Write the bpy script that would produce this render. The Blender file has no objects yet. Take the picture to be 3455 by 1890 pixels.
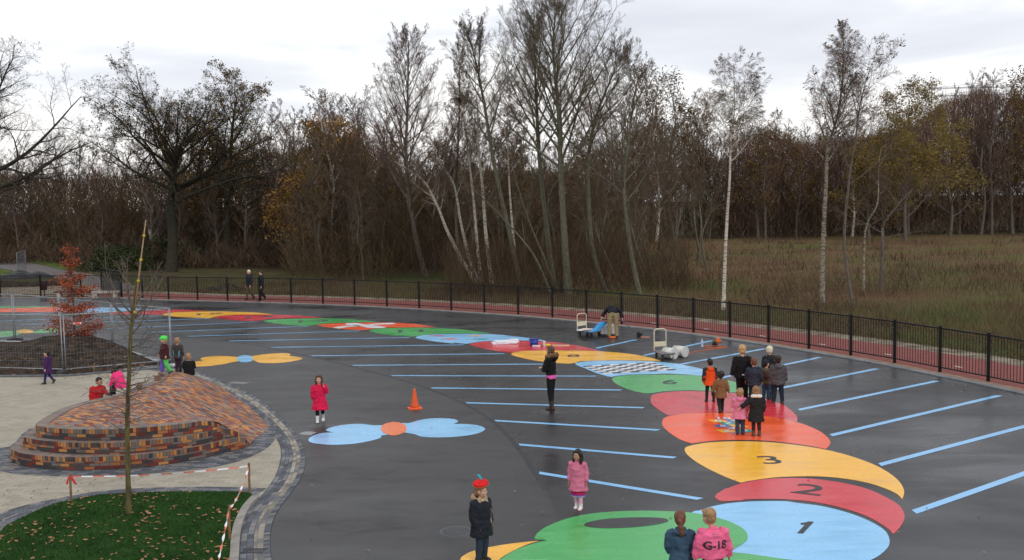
import bpy, bmesh, math, random
from mathutils import Vector, Matrix, noise
from mathutils.bvhtree import BVHTree
R = math.radians
# ------------------------------------------------------------------ camera, sky, sun, exposure
SC = bpy.context.scene
COL = SC.collection
FPX, CAMH, CX, CY = 3487.0, 5.5, 1727.5, 945.0       # focal length in pixels of the 3455 x 1890 photograph
PITCH = math.atan((945 - 677) / FPX)
ROLL = 0.02
cam_d = bpy.data.cameras.new("camera")
cam_d.sensor_width = 36.0
cam_d.lens = 36.0 * FPX / 3455.0
cam_d.clip_end = 3000
cam_d.clip_start = 0.2
cam = bpy.data.objects.new("camera", cam_d)
COL.objects.link(cam)
cam.matrix_world = Matrix.Translation((0, 0, CAMH)) @ Matrix.Rotation(R(90) - PITCH, 4, 'X') @ Matrix.Rotation(-ROLL, 4, 'Z')
SC.camera = cam
SC.view_settings.view_transform = 'Standard'
SC.view_settings.look = 'None'
SC.view_settings.exposure = 0.16
SC.view_settings.gamma = 1.0
SUN_EL, SUN_AZ = R(38), R(150)                      # azimuth measured from +Y towards +X
world = bpy.data.worlds.new("World")
SC.world = world
world.use_nodes = True


def N(nt, kind, **kw):
    n = nt.nodes.new(kind)
    for k, v in kw.items():
        if k == 'inp':
            for kk, vv in v.items():
                n.inputs[kk].default_value = vv
        else:
            setattr(n, k, v)
    return n


def ramp(nt, stops, interp='LINEAR'):
    n = nt.nodes.new('ShaderNodeValToRGB')
    cr = n.color_ramp
    cr.interpolation = interp
    while len(cr.elements) > 1:
        cr.elements.remove(cr.elements[-1])
    cr.elements[0].position = stops[0][0]
    cr.elements[0].color = (*stops[0][1], 1) if len(stops[0][1]) == 3 else stops[0][1]
    for p, c in stops[1:]:
        e = cr.elements.new(p)
        e.color = (*c, 1)
    return n


def math_node(nt, op, a, b=None):
    n = nt.nodes.new('ShaderNodeMath')
    n.operation = op
    for i, s in enumerate((a, b)):
        if s is None:
            continue
        if isinstance(s, (int, float)):
            n.inputs[i].default_value = s
        else:
            nt.links.new(s, n.inputs[i])
    return n.outputs[0]


nt = world.node_tree
nt.nodes.clear()
L = nt.links.new
tc = N(nt, 'ShaderNodeTexCoord')
sky = N(nt, 'ShaderNodeTexSky', sky_type='NISHITA', sun_disc=False, sun_elevation=SUN_EL, sun_rotation=SUN_AZ, air_density=1.2, dust_density=2.0)
mp = N(nt, 'ShaderNodeMapping')
mp.inputs['Scale'].default_value = (1.0, 1.0, 4.5)
mp.inputs['Location'].default_value = (0.35, 0.2, 0.1)
L(tc.outputs['Generated'], mp.inputs['Vector'])
nz = N(nt, 'ShaderNodeTexNoise', inp={'Scale': 2.6, 'Detail': 6.0, 'Roughness': 0.52, 'Distortion': 0.3})
L(mp.outputs[0], nz.inputs['Vector'])
sep = N(nt, 'ShaderNodeSeparateXYZ')
L(tc.outputs['Generated'], sep.inputs[0])
# cloud thickness grows with height and to the right of the view, as in the overcast of the photograph
hgt = N(nt, 'ShaderNodeMapRange', inp={'From Min': 0.02, 'From Max': 0.22, 'To Min': -0.30, 'To Max': 0.17})
L(sep.outputs['Z'], hgt.inputs['Value'])
side = math_node(nt, 'MULTIPLY', sep.outputs['X'], 0.16)
ncon = math_node(nt, 'ADD', math_node(nt, 'MULTIPLY', nz.outputs['Fac'], 1.7), -0.33)
s1 = math_node(nt, 'ADD', ncon, hgt.outputs[0])
s2 = math_node(nt, 'ADD', s1, side)
crp = ramp(nt, [(0.30, (10.6, 10.4, 10.3)), (0.46, (10.2, 10.3, 10.5)), (0.60, (8.3, 8.5, 9.1)), (0.82, (7.2, 7.4, 8.1))])
L(s2, crp.inputs[0])
mx = N(nt, 'ShaderNodeMixRGB', inp={'Fac': 0.93})
L(sky.outputs[0], mx.inputs['Color1'])
L(crp.outputs[0], mx.inputs['Color2'])
bg = N(nt, 'ShaderNodeBackground', inp={'Strength': 0.1})
L(mx.outputs[0], bg.inputs['Color'])
L(bg.outputs[0], N(nt, 'ShaderNodeOutputWorld').inputs['Surface'])

sd = bpy.data.lights.new("sun", 'SUN')
sd.energy = 0.9
sd.angle = R(14)
sd.color = (1.0, 0.96, 0.9)
sun = bpy.data.objects.new("sun", sd)
COL.objects.link(sun)
sv = Vector((math.sin(SUN_AZ) * math.cos(SUN_EL), math.cos(SUN_AZ) * math.cos(SUN_EL), math.sin(SUN_EL)))
sun.rotation_euler = (-sv).to_track_quat('-Z', 'Y').to_euler()
sun.location = sv * 60


def P(x, y, z=0.0):
    """ground point (at height z) that the photograph shows at pixel x, y"""
    u, v = x - CX, CY - y
    c, s = math.cos(ROLL), math.sin(ROLL)
    a, b = u * c + v * s, -u * s + v * c
    d = Vector((a / FPX, math.cos(PITCH) + b / FPX * math.sin(PITCH), -math.sin(PITCH) + b / FPX * math.cos(PITCH)))
    t = (z - CAMH) / d.z
    return Vector((d.x * t, d.y * t, z))


def at_depth(x, y, Y):
    """point at distance Y in front of the camera that shows at pixel x, y"""
    u, v = x - CX, CY - y
    c, s = math.cos(ROLL), math.sin(ROLL)
    a, b = u * c + v * s, -u * s + v * c
    d = Vector((a / FPX, math.cos(PITCH) + b / FPX * math.sin(PITCH), -math.sin(PITCH) + b / FPX * math.cos(PITCH)))
    t = Y / d.y
    return Vector((d.x * t, Y, CAMH + d.z * t))


def crop(ox, oy, sc, pts):
    return [(ox + p[0] / sc, oy + p[1] / sc) for p in pts]


# ------------------------------------------------------------------ materials
_M = {}


def M(name, col, rough=0.8, var=0.12, vs=6.0, bump=0.0, bs=60.0, spec=0.4, col2=None, metallic=0.0, lo=0.35, hi=0.65, rvar=0.0, detail=4.0, coat=0.0):
    if name in _M:
        return _M[name]
    m = bpy.data.materials.new(name)
    m.use_nodes = True
    t = m.node_tree
    b = t.nodes['Principled BSDF']
    tcn = N(t, 'ShaderNodeTexCoord')
    n = N(t, 'ShaderNodeTexNoise', inp={'Scale': vs, 'Detail': detail, 'Roughness': 0.6})
    t.links.new(tcn.outputs['Object'], n.inputs['Vector'])
    c1 = tuple(max(0, c * (1 - var)) for c in col)
    c2 = tuple(c * (1 + var) for c in col) if col2 is None else col2
    if col2 is not None:
        c1 = col
    r = ramp(t, [(lo, c1), (hi, c2)])
    t.links.new(n.outputs['Fac'], r.inputs[0])
    t.links.new(r.outputs[0], b.inputs['Base Color'])
    b.inputs['Roughness'].default_value = rough
    b.inputs['Specular IOR Level'].default_value = spec
    b.inputs['Metallic'].default_value = metallic
    if rvar:
        mr = N(t, 'ShaderNodeMapRange', inp={'From Min': 0.3, 'From Max': 0.7, 'To Min': rough - rvar, 'To Max': rough + rvar})
        t.links.new(n.outputs['Fac'], mr.inputs['Value'])
        t.links.new(mr.outputs[0], b.inputs['Roughness'])
    if bump:
        n2 = N(t, 'ShaderNodeTexNoise', inp={'Scale': bs, 'Detail': 3.0})
        t.links.new(tcn.outputs['Object'], n2.inputs['Vector'])
        bp = N(t, 'ShaderNodeBump', inp={'Strength': 1.0, 'Distance': bump})
        t.links.new(n2.outputs['Fac'], bp.inputs['Height'])
        t.links.new(bp.outputs[0], b.inputs['Normal'])
    _M[name] = m
    return m


def brick_mat(name, palette, bw, bh, mortar, mw=0.05, mh=0.09, rough=0.75, stain=0.25, uv=True):
    """coloured bricks, one random palette colour per brick; coordinates in metres"""
    if name in _M:
        return _M[name]
    m = bpy.data.materials.new(name)
    m.use_nodes = True
    t = m.node_tree
    b = t.nodes['Principled BSDF']
    b.inputs['Roughness'].default_value = rough
    b.inputs['Specular IOR Level'].default_value = 0.25
    tcn = N(t, 'ShaderNodeTexCoord')
    sp = N(t, 'ShaderNodeSeparateXYZ')
    t.links.new(tcn.outputs['UV' if uv else 'Object'], sp.inputs[0])
    v = math_node(t, 'DIVIDE', sp.outputs['Y'], bh)
    row = math_node(t, 'FLOOR', v)
    half = math_node(t, 'MULTIPLY', math_node(t, 'MODULO', row, 2.0), 0.5)
    u = math_node(t, 'ADD', math_node(t, 'DIVIDE', sp.outputs['X'], bw), half)
    colm = math_node(t, 'FLOOR', u)
    cmb = N(t, 'ShaderNodeCombineXYZ')
    t.links.new(colm, cmb.inputs[0])
    t.links.new(row, cmb.inputs[1])
    wn = N(t, 'ShaderNodeTexWhiteNoise', noise_dimensions='2D')
    t.links.new(cmb.outputs[0], wn.inputs['Vector'])
    n = len(palette)
    r = ramp(t, [(i / n, palette[i]) for i in range(n)], 'CONSTANT')
    t.links.new(wn.outputs['Value'], r.inputs[0])
    fu, fv = math_node(t, 'FRACT', u), math_node(t, 'FRACT', v)
    mask = math_node(t, 'MAXIMUM', math_node(t, 'LESS_THAN', fu, mw), math_node(t, 'LESS_THAN', fv, mh))
    ns = N(t, 'ShaderNodeTexNoise', inp={'Scale': 1.3, 'Detail': 6.0, 'Roughness': 0.65})
    t.links.new(tcn.outputs['Object'], ns.inputs['Vector'])
    mr = N(t, 'ShaderNodeMapRange', inp={'From Min': 0.3, 'From Max': 0.7, 'To Min': 1 - stain, 'To Max': 1 + stain})
    t.links.new(ns.outputs['Fac'], mr.inputs['Value'])
    mul = N(t, 'ShaderNodeVectorMath', operation='SCALE')
    t.links.new(r.outputs[0], mul.inputs[0])
    t.links.new(mr.outputs[0], mul.inputs['Scale'])
    mix = N(t, 'ShaderNodeMixRGB')
    t.links.new(mask, mix.inputs['Fac'])
    t.links.new(mul.outputs[0], mix.inputs['Color1'])
    mix.inputs['Color2'].default_value = (*mortar, 1)
    t.links.new(mix.outputs[0], b.inputs['Base Color'])
    bp = N(t, 'ShaderNodeBump', inp={'Strength': 0.6, 'Distance': 0.004})
    inv = math_node(t, 'SUBTRACT', 1.0, mask)
    t.links.new(inv, bp.inputs['Height'])
    t.links.new(bp.outputs[0], b.inputs['Normal'])
    _M[name] = m
    return m


def asphalt_mat(name, base, rough):
    m = bpy.data.materials.new(name)
    m.use_nodes = True
    t = m.node_tree
    b = t.nodes['Principled BSDF']
    tcn = N(t, 'ShaderNodeTexCoord')
    big = N(t, 'ShaderNodeTexNoise', inp={'Scale': 0.22, 'Detail': 5.0, 'Roughness': 0.55, 'Distortion': 0.5})
    mpn = N(t, 'ShaderNodeMapping')
    mpn.inputs['Rotation'].default_value = (0, 0, R(35))
    mpn.inputs['Scale'].default_value = (1.0, 2.2, 1.0)
    t.links.new(tcn.outputs['Object'], mpn.inputs['Vector'])
    t.links.new(mpn.outputs[0], big.inputs['Vector'])
    fine = N(t, 'ShaderNodeTexNoise', inp={'Scale': 55.0, 'Detail': 3.0, 'Roughness': 0.8})
    t.links.new(tcn.outputs['Object'], fine.inputs['Vector'])
    r = ramp(t, [(0.34, tuple(c * 0.72 for c in base)), (0.5, base), (0.68, tuple(c * 1.3 for c in base))])
    t.links.new(big.outputs['Fac'], r.inputs[0])
    r2 = ramp(t, [(0.3, (0.6, 0.6, 0.6)), (0.7, (1.35, 1.35, 1.35))])
    t.links.new(fine.outputs['Fac'], r2.inputs[0])
    st = N(t, 'ShaderNodeTexNoise', inp={'Scale': 0.7, 'Detail': 7.0, 'Roughness': 0.7, 'Distortion': 1.2})
    t.links.new(mpn.outputs[0], st.inputs['Vector'])
    r3 = ramp(t, [(0.36, (0.62, 0.62, 0.64)), (0.48, (1, 1, 1)), (0.66, (1.12, 1.12, 1.1)), (0.72, (1.35, 1.3, 1.25))])
    t.links.new(st.outputs['Fac'], r3.inputs[0])
    m3 = N(t, 'ShaderNodeMixRGB', blend_type='MULTIPLY', inp={'Fac': 1.0})
    t.links.new(r.outputs[0], m3.inputs['Color1'])
    t.links.new(r3.outputs[0], m3.inputs['Color2'])
    r = m3
    mu = N(t, 'ShaderNodeMixRGB', blend_type='MULTIPLY', inp={'Fac': 1.0})
    t.links.new(r.outputs[0], mu.inputs['Color1'])
    t.links.new(r2.outputs[0], mu.inputs['Color2'])
    t.links.new(mu.outputs[0], b.inputs['Base Color'])
    mr = N(t, 'ShaderNodeMapRange', inp={'From Min': 0.35, 'From Max': 0.65, 'To Min': rough - 0.12, 'To Max': rough + 0.16})
    t.links.new(big.outputs['Fac'], mr.inputs['Value'])
    t.links.new(mr.outputs[0], b.inputs['Roughness'])
    b.inputs['Specular IOR Level'].default_value = 0.33
    bp = N(t, 'ShaderNodeBump', inp={'Strength': 0.5, 'Distance': 0.002})
    t.links.new(fine.outputs['Fac'], bp.inputs['Height'])
    t.links.new(bp.outputs[0], b.inputs['Normal'])
    return m


def paint(name, col, rough=0.20):
    if name in _M:
        return _M[name]
    m = bpy.data.materials.new(name)
    m.use_nodes = True
    t = m.node_tree
    b = t.nodes['Principled BSDF']
    tcn = N(t, 'ShaderNodeTexCoord')
    mpn = N(t, 'ShaderNodeMapping')
    mpn.inputs['Scale'].default_value = (0.5, 1.6, 1)
    t.links.new(tcn.outputs['Object'], mpn.inputs['Vector'])
    big = N(t, 'ShaderNodeTexNoise', inp={'Scale': 1.3, 'Detail': 6.0, 'Roughness': 0.62, 'Distortion': 0.6})
    t.links.new(mpn.outputs[0], big.inputs['Vector'])
    pale = tuple(c * 0.90 + 0.05 for c in col)
    r = ramp(t, [(0.32, tuple(c * 0.86 for c in col)), (0.52, col), (0.74, pale)])
    t.links.new(big.outputs['Fac'], r.inputs[0])
    # scuffs that let the asphalt through
    sc = N(t, 'ShaderNodeTexNoise', inp={'Scale': 9.0, 'Detail': 6.0, 'Roughness': 0.8})
    t.links.new(tcn.outputs['Object'], sc.inputs['Vector'])
    sr = ramp(t, [(0.62, (0, 0, 0)), (0.76, (0.45, 0.45, 0.45))])
    t.links.new(sc.outputs['Fac'], sr.inputs[0])
    mix = N(t, 'ShaderNodeMixRGB')
    t.links.new(sr.outputs[0], mix.inputs['Fac'])
    gr = N(t, 'ShaderNodeTexNoise', inp={'Scale': 38.0, 'Detail': 4.0, 'Roughness': 0.8})
    t.links.new(tcn.outputs['Object'], gr.inputs['Vector'])
    g2 = ramp(t, [(0.32, (0.82, 0.82, 0.82)), (0.6, (1.06, 1.06, 1.06))])
    t.links.new(gr.outputs['Fac'], g2.inputs[0])
    gm = N(t, 'ShaderNodeMixRGB', blend_type='MULTIPLY', inp={'Fac': 1.0})
    t.links.new(r.outputs[0], gm.inputs['Color1'])
    t.links.new(g2.outputs[0], gm.inputs['Color2'])
    bpp = N(t, 'ShaderNodeBump', inp={'Strength': 0.4, 'Distance': 0.002})
    t.links.new(gr.outputs['Fac'], bpp.inputs['Height'])
    t.links.new(bpp.outputs[0], b.inputs['Normal'])
    t.links.new(gm.outputs[0], mix.inputs['Color1'])
    mix.inputs['Color2'].default_value = (0.08, 0.08, 0.08, 1)
    t.links.new(mix.outputs[0], b.inputs['Base Color'])
    mr = N(t, 'ShaderNodeMapRange', inp={'From Min': 0.3, 'From Max': 0.7, 'To Min': rough - 0.08, 'To Max': rough + 0.14})
    t.links.new(big.outputs['Fac'], mr.inputs['Value'])
    t.links.new(mr.outputs[0], b.inputs['Roughness'])
    b.inputs['Specular IOR Level'].default_value = 0.36
    _M[name] = m
    return m


def bark_mat(name, c1, c2, scale=(3, 3, 0.6), ns=6.0, lo=0.35, hi=0.6):
    if name in _M:
        return _M[name]
    m = bpy.data.materials.new(name)
    m.use_nodes = True
    t = m.node_tree
    b = t.nodes['Principled BSDF']
    tcn = N(t, 'ShaderNodeTexCoord')
    mpn = N(t, 'ShaderNodeMapping')
    mpn.inputs['Scale'].default_value = scale
    t.links.new(tcn.outputs['Object'], mpn.inputs['Vector'])
    n = N(t, 'ShaderNodeTexNoise', inp={'Scale': ns, 'Detail': 5.0, 'Roughness': 0.7})
    t.links.new(mpn.outputs[0], n.inputs['Vector'])
    r = ramp(t, [(lo, c1), (hi, c2)])
    t.links.new(n.outputs['Fac'], r.inputs[0])
    t.links.new(r.outputs[0], b.inputs['Base Color'])
    b.inputs['Roughness'].default_value = 0.9
    b.inputs['Specular IOR Level'].default_value = 0.15
    _M[name] = m
    return m


# ------------------------------------------------------------------ mesh helpers
class MB:
    def __init__(self):
        self.v, self.f, self.uv = [], [], []
        self.smooth = False

    def quad(self, a, b, c, d, uv=None):
        i = len(self.v)
        self.v += [tuple(a), tuple(b), tuple(c), tuple(d)]
        self.f.append((i, i + 1, i + 2, i + 3))
        self.uv.append(uv)

    def tri(self, a, b, c):
        i = len(self.v)
        self.v += [tuple(a), tuple(b), tuple(c)]
        self.f.append((i, i + 1, i + 2))
        self.uv.append(None)

    def poly(self, pts, uv=None):
        i = len(self.v)
        self.v += [tuple(p) for p in pts]
        self.f.append(tuple(range(i, i + len(pts))))
        self.uv.append(uv)

    def box(self, c, s, rz=0.0, M4=None):
        hx, hy, hz = s[0] / 2, s[1] / 2, s[2] / 2
        i = len(self.v)
        cr, sr = math.cos(rz), math.sin(rz)
        for dz in (-hz, hz):
            for dx, dy in ((-hx, -hy), (hx, -hy), (hx, hy), (-hx, hy)):
                p = Vector((c[0] + dx * cr - dy * sr, c[1] + dx * sr + dy * cr, c[2] + dz))
                if M4 is not None:
                    p = M4 @ p
                self.v.append(tuple(p))
        for q in ((0, 3, 2, 1), (4, 5, 6, 7), (0, 1, 5, 4), (1, 2, 6, 5), (2, 3, 7, 6), (3, 0, 4, 7)):
            self.f.append(tuple(i + k for k in q))
            self.uv.append(None)

    def beam(self, a, b, w, h):
        """box beam from a to b, width w across (horizontal), height h"""
        a, b = Vector(a), Vector(b)
        t = (b - a).normalized()
        s = t.cross(Vector((0, 0, 1)))
        if s.length < 1e-4:
            s = Vector((1, 0, 0))
        s.normalize()
        n = s.cross(t)
        i = len(self.v)
        for p in (a, b):
            for du, dv in ((-1, -1), (1, -1), (1, 1), (-1, 1)):
                self.v.append(tuple(p + s * du * w / 2 + n * dv * h / 2))
        for q in ((0, 1, 2, 3), (7, 6, 5, 4), (0, 4, 5, 1), (1, 5, 6, 2), (2, 6, 7, 3), (3, 7, 4, 0)):
            self.f.append(tuple(i + k for k in q))
            self.uv.append(None)

    def loft(self, pts, rad, n=8, u0=None, cap=True):
        pts = [Vector(p) for p in pts]
        tot = pts[-1] - pts[0]
        if u0 is None:
            tn = tot.normalized() if tot.length > 1e-6 else Vector((0, 0, 1))
            u0 = Vector((1, 0, 0)) if abs(tn.x) < 0.8 else Vector((0, 1, 0))
        u0 = Vector(u0)
        base = len(self.v)
        k = len(pts)
        for i, p in enumerate(pts):
            t = (pts[min(i + 1, k - 1)] - pts[max(i - 1, 0)])
            if t.length < 1e-7:
                t = Vector((0, 0, 1))
            t.normalize()
            u = u0 - t * t.dot(u0)
            if u.length < 1e-3:
                u = t.orthogonal()
            u.normalize()
            w = t.cross(u)
            r = rad[i] if isinstance(rad, (list, tuple)) else rad
            ru, rw = r if isinstance(r, (list, tuple)) else (r, r)
            for j in range(n):
                a = 2 * math.pi * j / n
                self.v.append(tuple(p + u * (math.cos(a) * ru) + w * (math.sin(a) * rw)))
        for i in range(k - 1):
            for j in range(n):
                a, b = base + i * n + j, base + i * n + (j + 1) % n
                self.f.append((a, b, b + n, a + n))
                self.uv.append(None)
        if cap:
            self.f.append(tuple(base + j for j in reversed(range(n))))
            self.f.append(tuple(base + (k - 1) * n + j for j in range(n)))
            self.uv += [None, None]

    def ell(self, c, r, rot=None, nu=14, nv=9):
        c = Vector(c)
        rot = rot or Matrix.Identity(3)
        base = len(self.v)
        for i in range(nv + 1):
            th = math.pi * i / nv
            for j in range(nu):
                ph = 2 * math.pi * j / nu
                p = Vector((r[0] * math.sin(th) * math.cos(ph), r[1] * math.sin(th) * math.sin(ph), r[2] * math.cos(th)))
                self.v.append(tuple(c + rot @ p))
        for i in range(nv):
            for j in range(nu):
                a, b = base + i * nu + j, base + i * nu + (j + 1) % nu
                self.f.append((a, a + nu, b + nu, b))
                self.uv.append(None)

    def mesh(self, name):
        me = bpy.data.meshes.new(name)
        me.from_pydata(self.v, [], self.f)
        if any(u is not None for u in self.uv):
            uvl = me.uv_layers.new(name="UVMap").data
            li = 0
            for f, u in zip(self.f, self.uv):
                for k in range(len(f)):
                    if u is not None:
                        uvl[li].uv = u[k]
                    li += 1
        return me

    def build(self, name, mat, parent=None, smooth=False):
        me = self.mesh(name)
        return link(name, me, mat, parent, smooth)


def link(name, me, mat, parent=None, smooth=False):
    if mat is not None and len(me.materials) == 0:
        me.materials.append(mat)
    if smooth and len(me.polygons):
        me.polygons.foreach_set('use_smooth', [True] * len(me.polygons))
    o = bpy.data.objects.new(name, me)
    COL.objects.link(o)
    if parent is not None:
        o.parent = parent
    return o


def tag(o, label=None, cat=None, group=None, kind=None):
    if label:
        o['label'] = label
    if cat:
        o['category'] = cat
    if group:
        o['group'] = group
    if kind:
        o['kind'] = kind
    return o


def empty(name, loc=(0, 0, 0), rz=0.0, label=None, cat=None, group=None):
    o = bpy.data.objects.new(name, None)
    o.empty_display_size = 0.2
    COL.objects.link(o)
    o.location = loc
    o.rotation_euler = (0, 0, rz)
    return tag(o, label, cat, group)


def copy_tree(o, parent=None):
    c = o.copy()
    COL.objects.link(c)
    if parent is not None:
        c.parent = parent
    for ch in list(o.children):
        copy_tree(ch, c)
    return c


def smooth_curve(pts, closed=True, n=6):
    """Catmull-Rom through the points"""
    out = []
    k = len(pts)
    rng = range(k) if closed else range(k - 1)
    for i in rng:
        if closed:
            p0, p1, p2, p3 = pts[(i - 1) % k], pts[i], pts[(i + 1) % k], pts[(i + 2) % k]
        else:
            p0, p1, p2, p3 = pts[max(i - 1, 0)], pts[i], pts[i + 1], pts[min(i + 2, k - 1)]
        for j in range(n):
            t = j / n
            out.append(0.5 * ((2 * p1) + (p2 - p0) * t + (2 * p0 - 5 * p1 + 4 * p2 - p3) * t * t + (3 * p1 - p0 - 3 * p2 + p3) * t ** 3))
    if not closed:
        out.append(pts[-1].copy())
    return out


def flat(name, pts, z, mat, parent=None, thick=0.0):
    """one flat sheet bounded by the world points"""
    a = sum((pts[i].x * pts[(i + 1) % len(pts)].y - pts[(i + 1) % len(pts)].x * pts[i].y) for i in range(len(pts)))
    if a < 0:
        pts = pts[::-1]
    b = MB()
    b.poly([(p.x, p.y, z) for p in pts], [(p.x, p.y) for p in pts])
    if thick:
        for i in range(len(pts)):
            p, q = pts[i], pts[(i + 1) % len(pts)]
            b.quad((p.x, p.y, z - thick), (q.x, q.y, z - thick), (q.x, q.y, z), (p.x, p.y, z))
    return b.build(name, mat, parent)


def offset_line(pts, d):
    """polyline moved sideways by d (to the left of its direction)"""
    out = []
    for i, p in enumerate(pts):
        t = (pts[min(i + 1, len(pts) - 1)] - pts[max(i - 1, 0)])
        t.z = 0
        t.normalize()
        out.append(p + Vector((-t.y, t.x, 0)) * d)
    return out


def ribbon(name, A, B, z, mat, parent=None, top=None):
    """strip between two polylines, UV in metres (along, across); top: makes a kerb with real sides"""
    b = MB()
    s = 0.0
    for i in range(len(A) - 1):
        a0, a1, b0, b1 = A[i], A[i + 1], B[i], B[i + 1]
        ds = ((a1 + b1) / 2 - (a0 + b0) / 2).length
        w0, w1 = (a0 - b0).length, (a1 - b1).length
        zz = z if top is None else top
        b.quad((a0.x, a0.y, zz), (b0.x, b0.y, zz), (b1.x, b1.y, zz), (a1.x, a1.y, zz), [(s, 0), (s, w0), (s + ds, w1), (s + ds, 0)])
        if top is not None:
            b.quad((a0.x, a0.y, z), (a0.x, a0.y, zz), (a1.x, a1.y, zz), (a1.x, a1.y, z), [(s, 0), (s, .1), (s + ds, .1), (s + ds, 0)])
            b.quad((b1.x, b1.y, z), (b1.x, b1.y, zz), (b0.x, b0.y, zz), (b0.x, b0.y, z), [(s, 0), (s, .1), (s + ds, .1), (s + ds, 0)])
        s += ds
    return b.build(name, mat, parent)


def resample(pts, n):
    d = [0.0]
    for i in range(len(pts) - 1):
        d.append(d[-1] + (pts[i + 1] - pts[i]).length)
    out = []
    j = 0
    for k in range(n):
        t = d[-1] * k / (n - 1)
        while j < len(pts) - 2 and d[j + 1] < t:
            j += 1
        f = (t - d[j]) / max(1e-9, d[j + 1] - d[j])
        out.append(pts[j].lerp(pts[j + 1], min(max(f, 0), 1)))
    return out


def inside(p, poly):
    c = False
    j = len(poly) - 1
    for i in range(len(poly)):
        a, b = poly[i], poly[j]
        if (a.y > p.y) != (b.y > p.y) and p.x < (b.x - a.x) * (p.y - a.y) / (b.y - a.y) + a.x:
            c = not c
        j = i
    return c


rnd = random.Random(7)
# ------------------------------------------------------------------ the ground and what is laid on it
def ground_material():
    m = bpy.data.materials.new("ground_soil")
    m.use_nodes = True
    t = m.node_tree
    b = t.nodes['Principled BSDF']
    tcn = N(t, 'ShaderNodeTexCoord')
    n1 = N(t, 'ShaderNodeTexNoise', inp={'Scale': 0.09, 'Detail': 6.0, 'Roughness': 0.6})
    n2 = N(t, 'ShaderNodeTexNoise', inp={'Scale': 3.0, 'Detail': 6.0, 'Roughness': 0.75})
    t.links.new(tcn.outputs['Object'], n1.inputs['Vector'])
    t.links.new(tcn.outputs['Object'], n2.inputs['Vector'])
    r1 = ramp(t, [(0.38, (0.050, 0.034, 0.022)), (0.5, (0.062, 0.048, 0.026)), (0.62, (0.05, 0.062, 0.02))])
    t.links.new(n1.outputs['Fac'], r1.inputs[0])
    r2 = ramp(t, [(0.3, (0.5, 0.5, 0.5)), (0.7, (1.7, 1.6, 1.5))])
    t.links.new(n2.outputs['Fac'], r2.inputs[0])
    mu = N(t, 'ShaderNodeMixRGB', blend_type='MULTIPLY', inp={'Fac': 1.0})
    t.links.new(r1.outputs[0], mu.inputs['Color1'])
    t.links.new(r2.outputs[0], mu.inputs['Color2'])
    t.links.new(mu.outputs[0], b.inputs['Base Color'])
    b.inputs['Roughness'].default_value = 1.0
    b.inputs['Specular IOR Level'].default_value = 0.1
    return m


V2 = lambda x, y: Vector((x, y, 0))
tag(flat('ground', [V2(-900, -200), V2(900, -200), V2(900, 1400), V2(-900, 1400)], 0.0, ground_material()), kind='structure')

# fence line: foot of every post, left to right, as seen
FPOST_PX = [(-950, 1012), (-810, 1009), (-675, 1007), (-540, 1005), (-405, 1004), (-270, 1003), (-134, 1003), (2, 1003), (138, 1003), (275, 1003.3), (411, 1004),
            (481, 1007), (569.5, 1011), (667, 1013.5), (768, 1016), (876, 1018.5), (983, 1022), (1090, 1025.5), (1197, 1030), (1305.7, 1035), (1414.6, 1041),
            (1523, 1047.5), (1634.7, 1055), (1748.5, 1062.5), (1864, 1072), (1979, 1083), (2098, 1095), (2218.6, 1108), (2340, 1123), (2462.5, 1139),
            (2593, 1157), (2729, 1178), (2870.5, 1200.6), (3018, 1226.3), (3171, 1256.6), (3334, 1288.6), (3510, 1326), (3702, 1370), (3915, 1421)]
FP = [P(*p) for p in FPOST_PX]
last = FP[-1]
FP += [last + Vector((1.0, -1.9, 0)) * k for k in range(1, 9)]
FC = smooth_curve(FP, closed=False, n=3)
IN = lambda d: offset_line(FC, -d)                     # towards the playground
OUT = lambda d: offset_line(FC, d)                     # away from it
asphalt = asphalt_mat("asphalt", (0.030, 0.029, 0.029), 0.33)
kin = IN(0.62)
edge = [p for p in kin]
asph = edge + [V2(30, -12), V2(-45, -12), V2(-60, 62)]
tag(flat('asphalt_surface', asph, 0.004, asphalt), kind='structure')
kerb_m = M("kerb_concrete", (0.17, 0.18, 0.19), 0.75, 0.25, 2.5, 0.003, 40)
tag(ribbon('kerb', IN(0.62), IN(0.36), 0.0, kerb_m, top=0.035), kind='structure')
sand_m = M("sandy_soil", (0.085, 0.065, 0.045), 0.95, 0, 1.6, 0.02, 12, 0.1, col2=(0.30, 0.25, 0.19), lo=0.33, hi=0.62)
tag(ribbon('sand_strip', IN(0.36), OUT(0.02), 0.010, M("sandy_strip", (0.30, 0.16, 0.12), 0.95, 0, 3.0, 0.01, 20, 0.1, col2=(0.36, 0.26, 0.17))), kind='structure')
i0 = next(i for i, p in enumerate(FC) if (p - FP[9]).length < 0.01)
def sub(curve, a):
    return curve[a:]
path_m = M("red_path_tiles", (0.21, 0.062, 0.050), 0.8, 0.2, 4.0, 0.002, 60, 0.25)
cyc = [p for p in sub(OUT(2.9), i0)]
cyc2 = [p for p in sub(OUT(0.02), i0)]
tag(ribbon('cycle_path', cyc, cyc2, 0.014, path_m), kind='structure')
tag(ribbon('sand_verge', OUT(3.9), OUT(2.9), 0.012, sand_m), kind='structure')
# white dashes down the middle of the cycle path
dash_m = M("dash_white", (0.62, 0.55, 0.5), 0.7, 0.2, 20)
mid = resample(sub(OUT(1.15), i0), 420)
acc, b = 0.0, MB()
dashes = 0
for i in range(len(mid) - 1):
    acc += (mid[i + 1] - mid[i]).length
    if acc > 2.9:
        acc = 0
        t = (mid[i + 1] - mid[i]).normalized()
        s = Vector((-t.y, t.x, 0))
        p = mid[i]
        q = [p - t * .15 - s * .05, p + t * .15 - s * .05, p + t * .15 + s * .05, p - t * .15 + s * .05]
        b.poly([(a.x, a.y, 0.019) for a in q])
tag(b.build('path_markings', dash_m), kind='structure')
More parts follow.
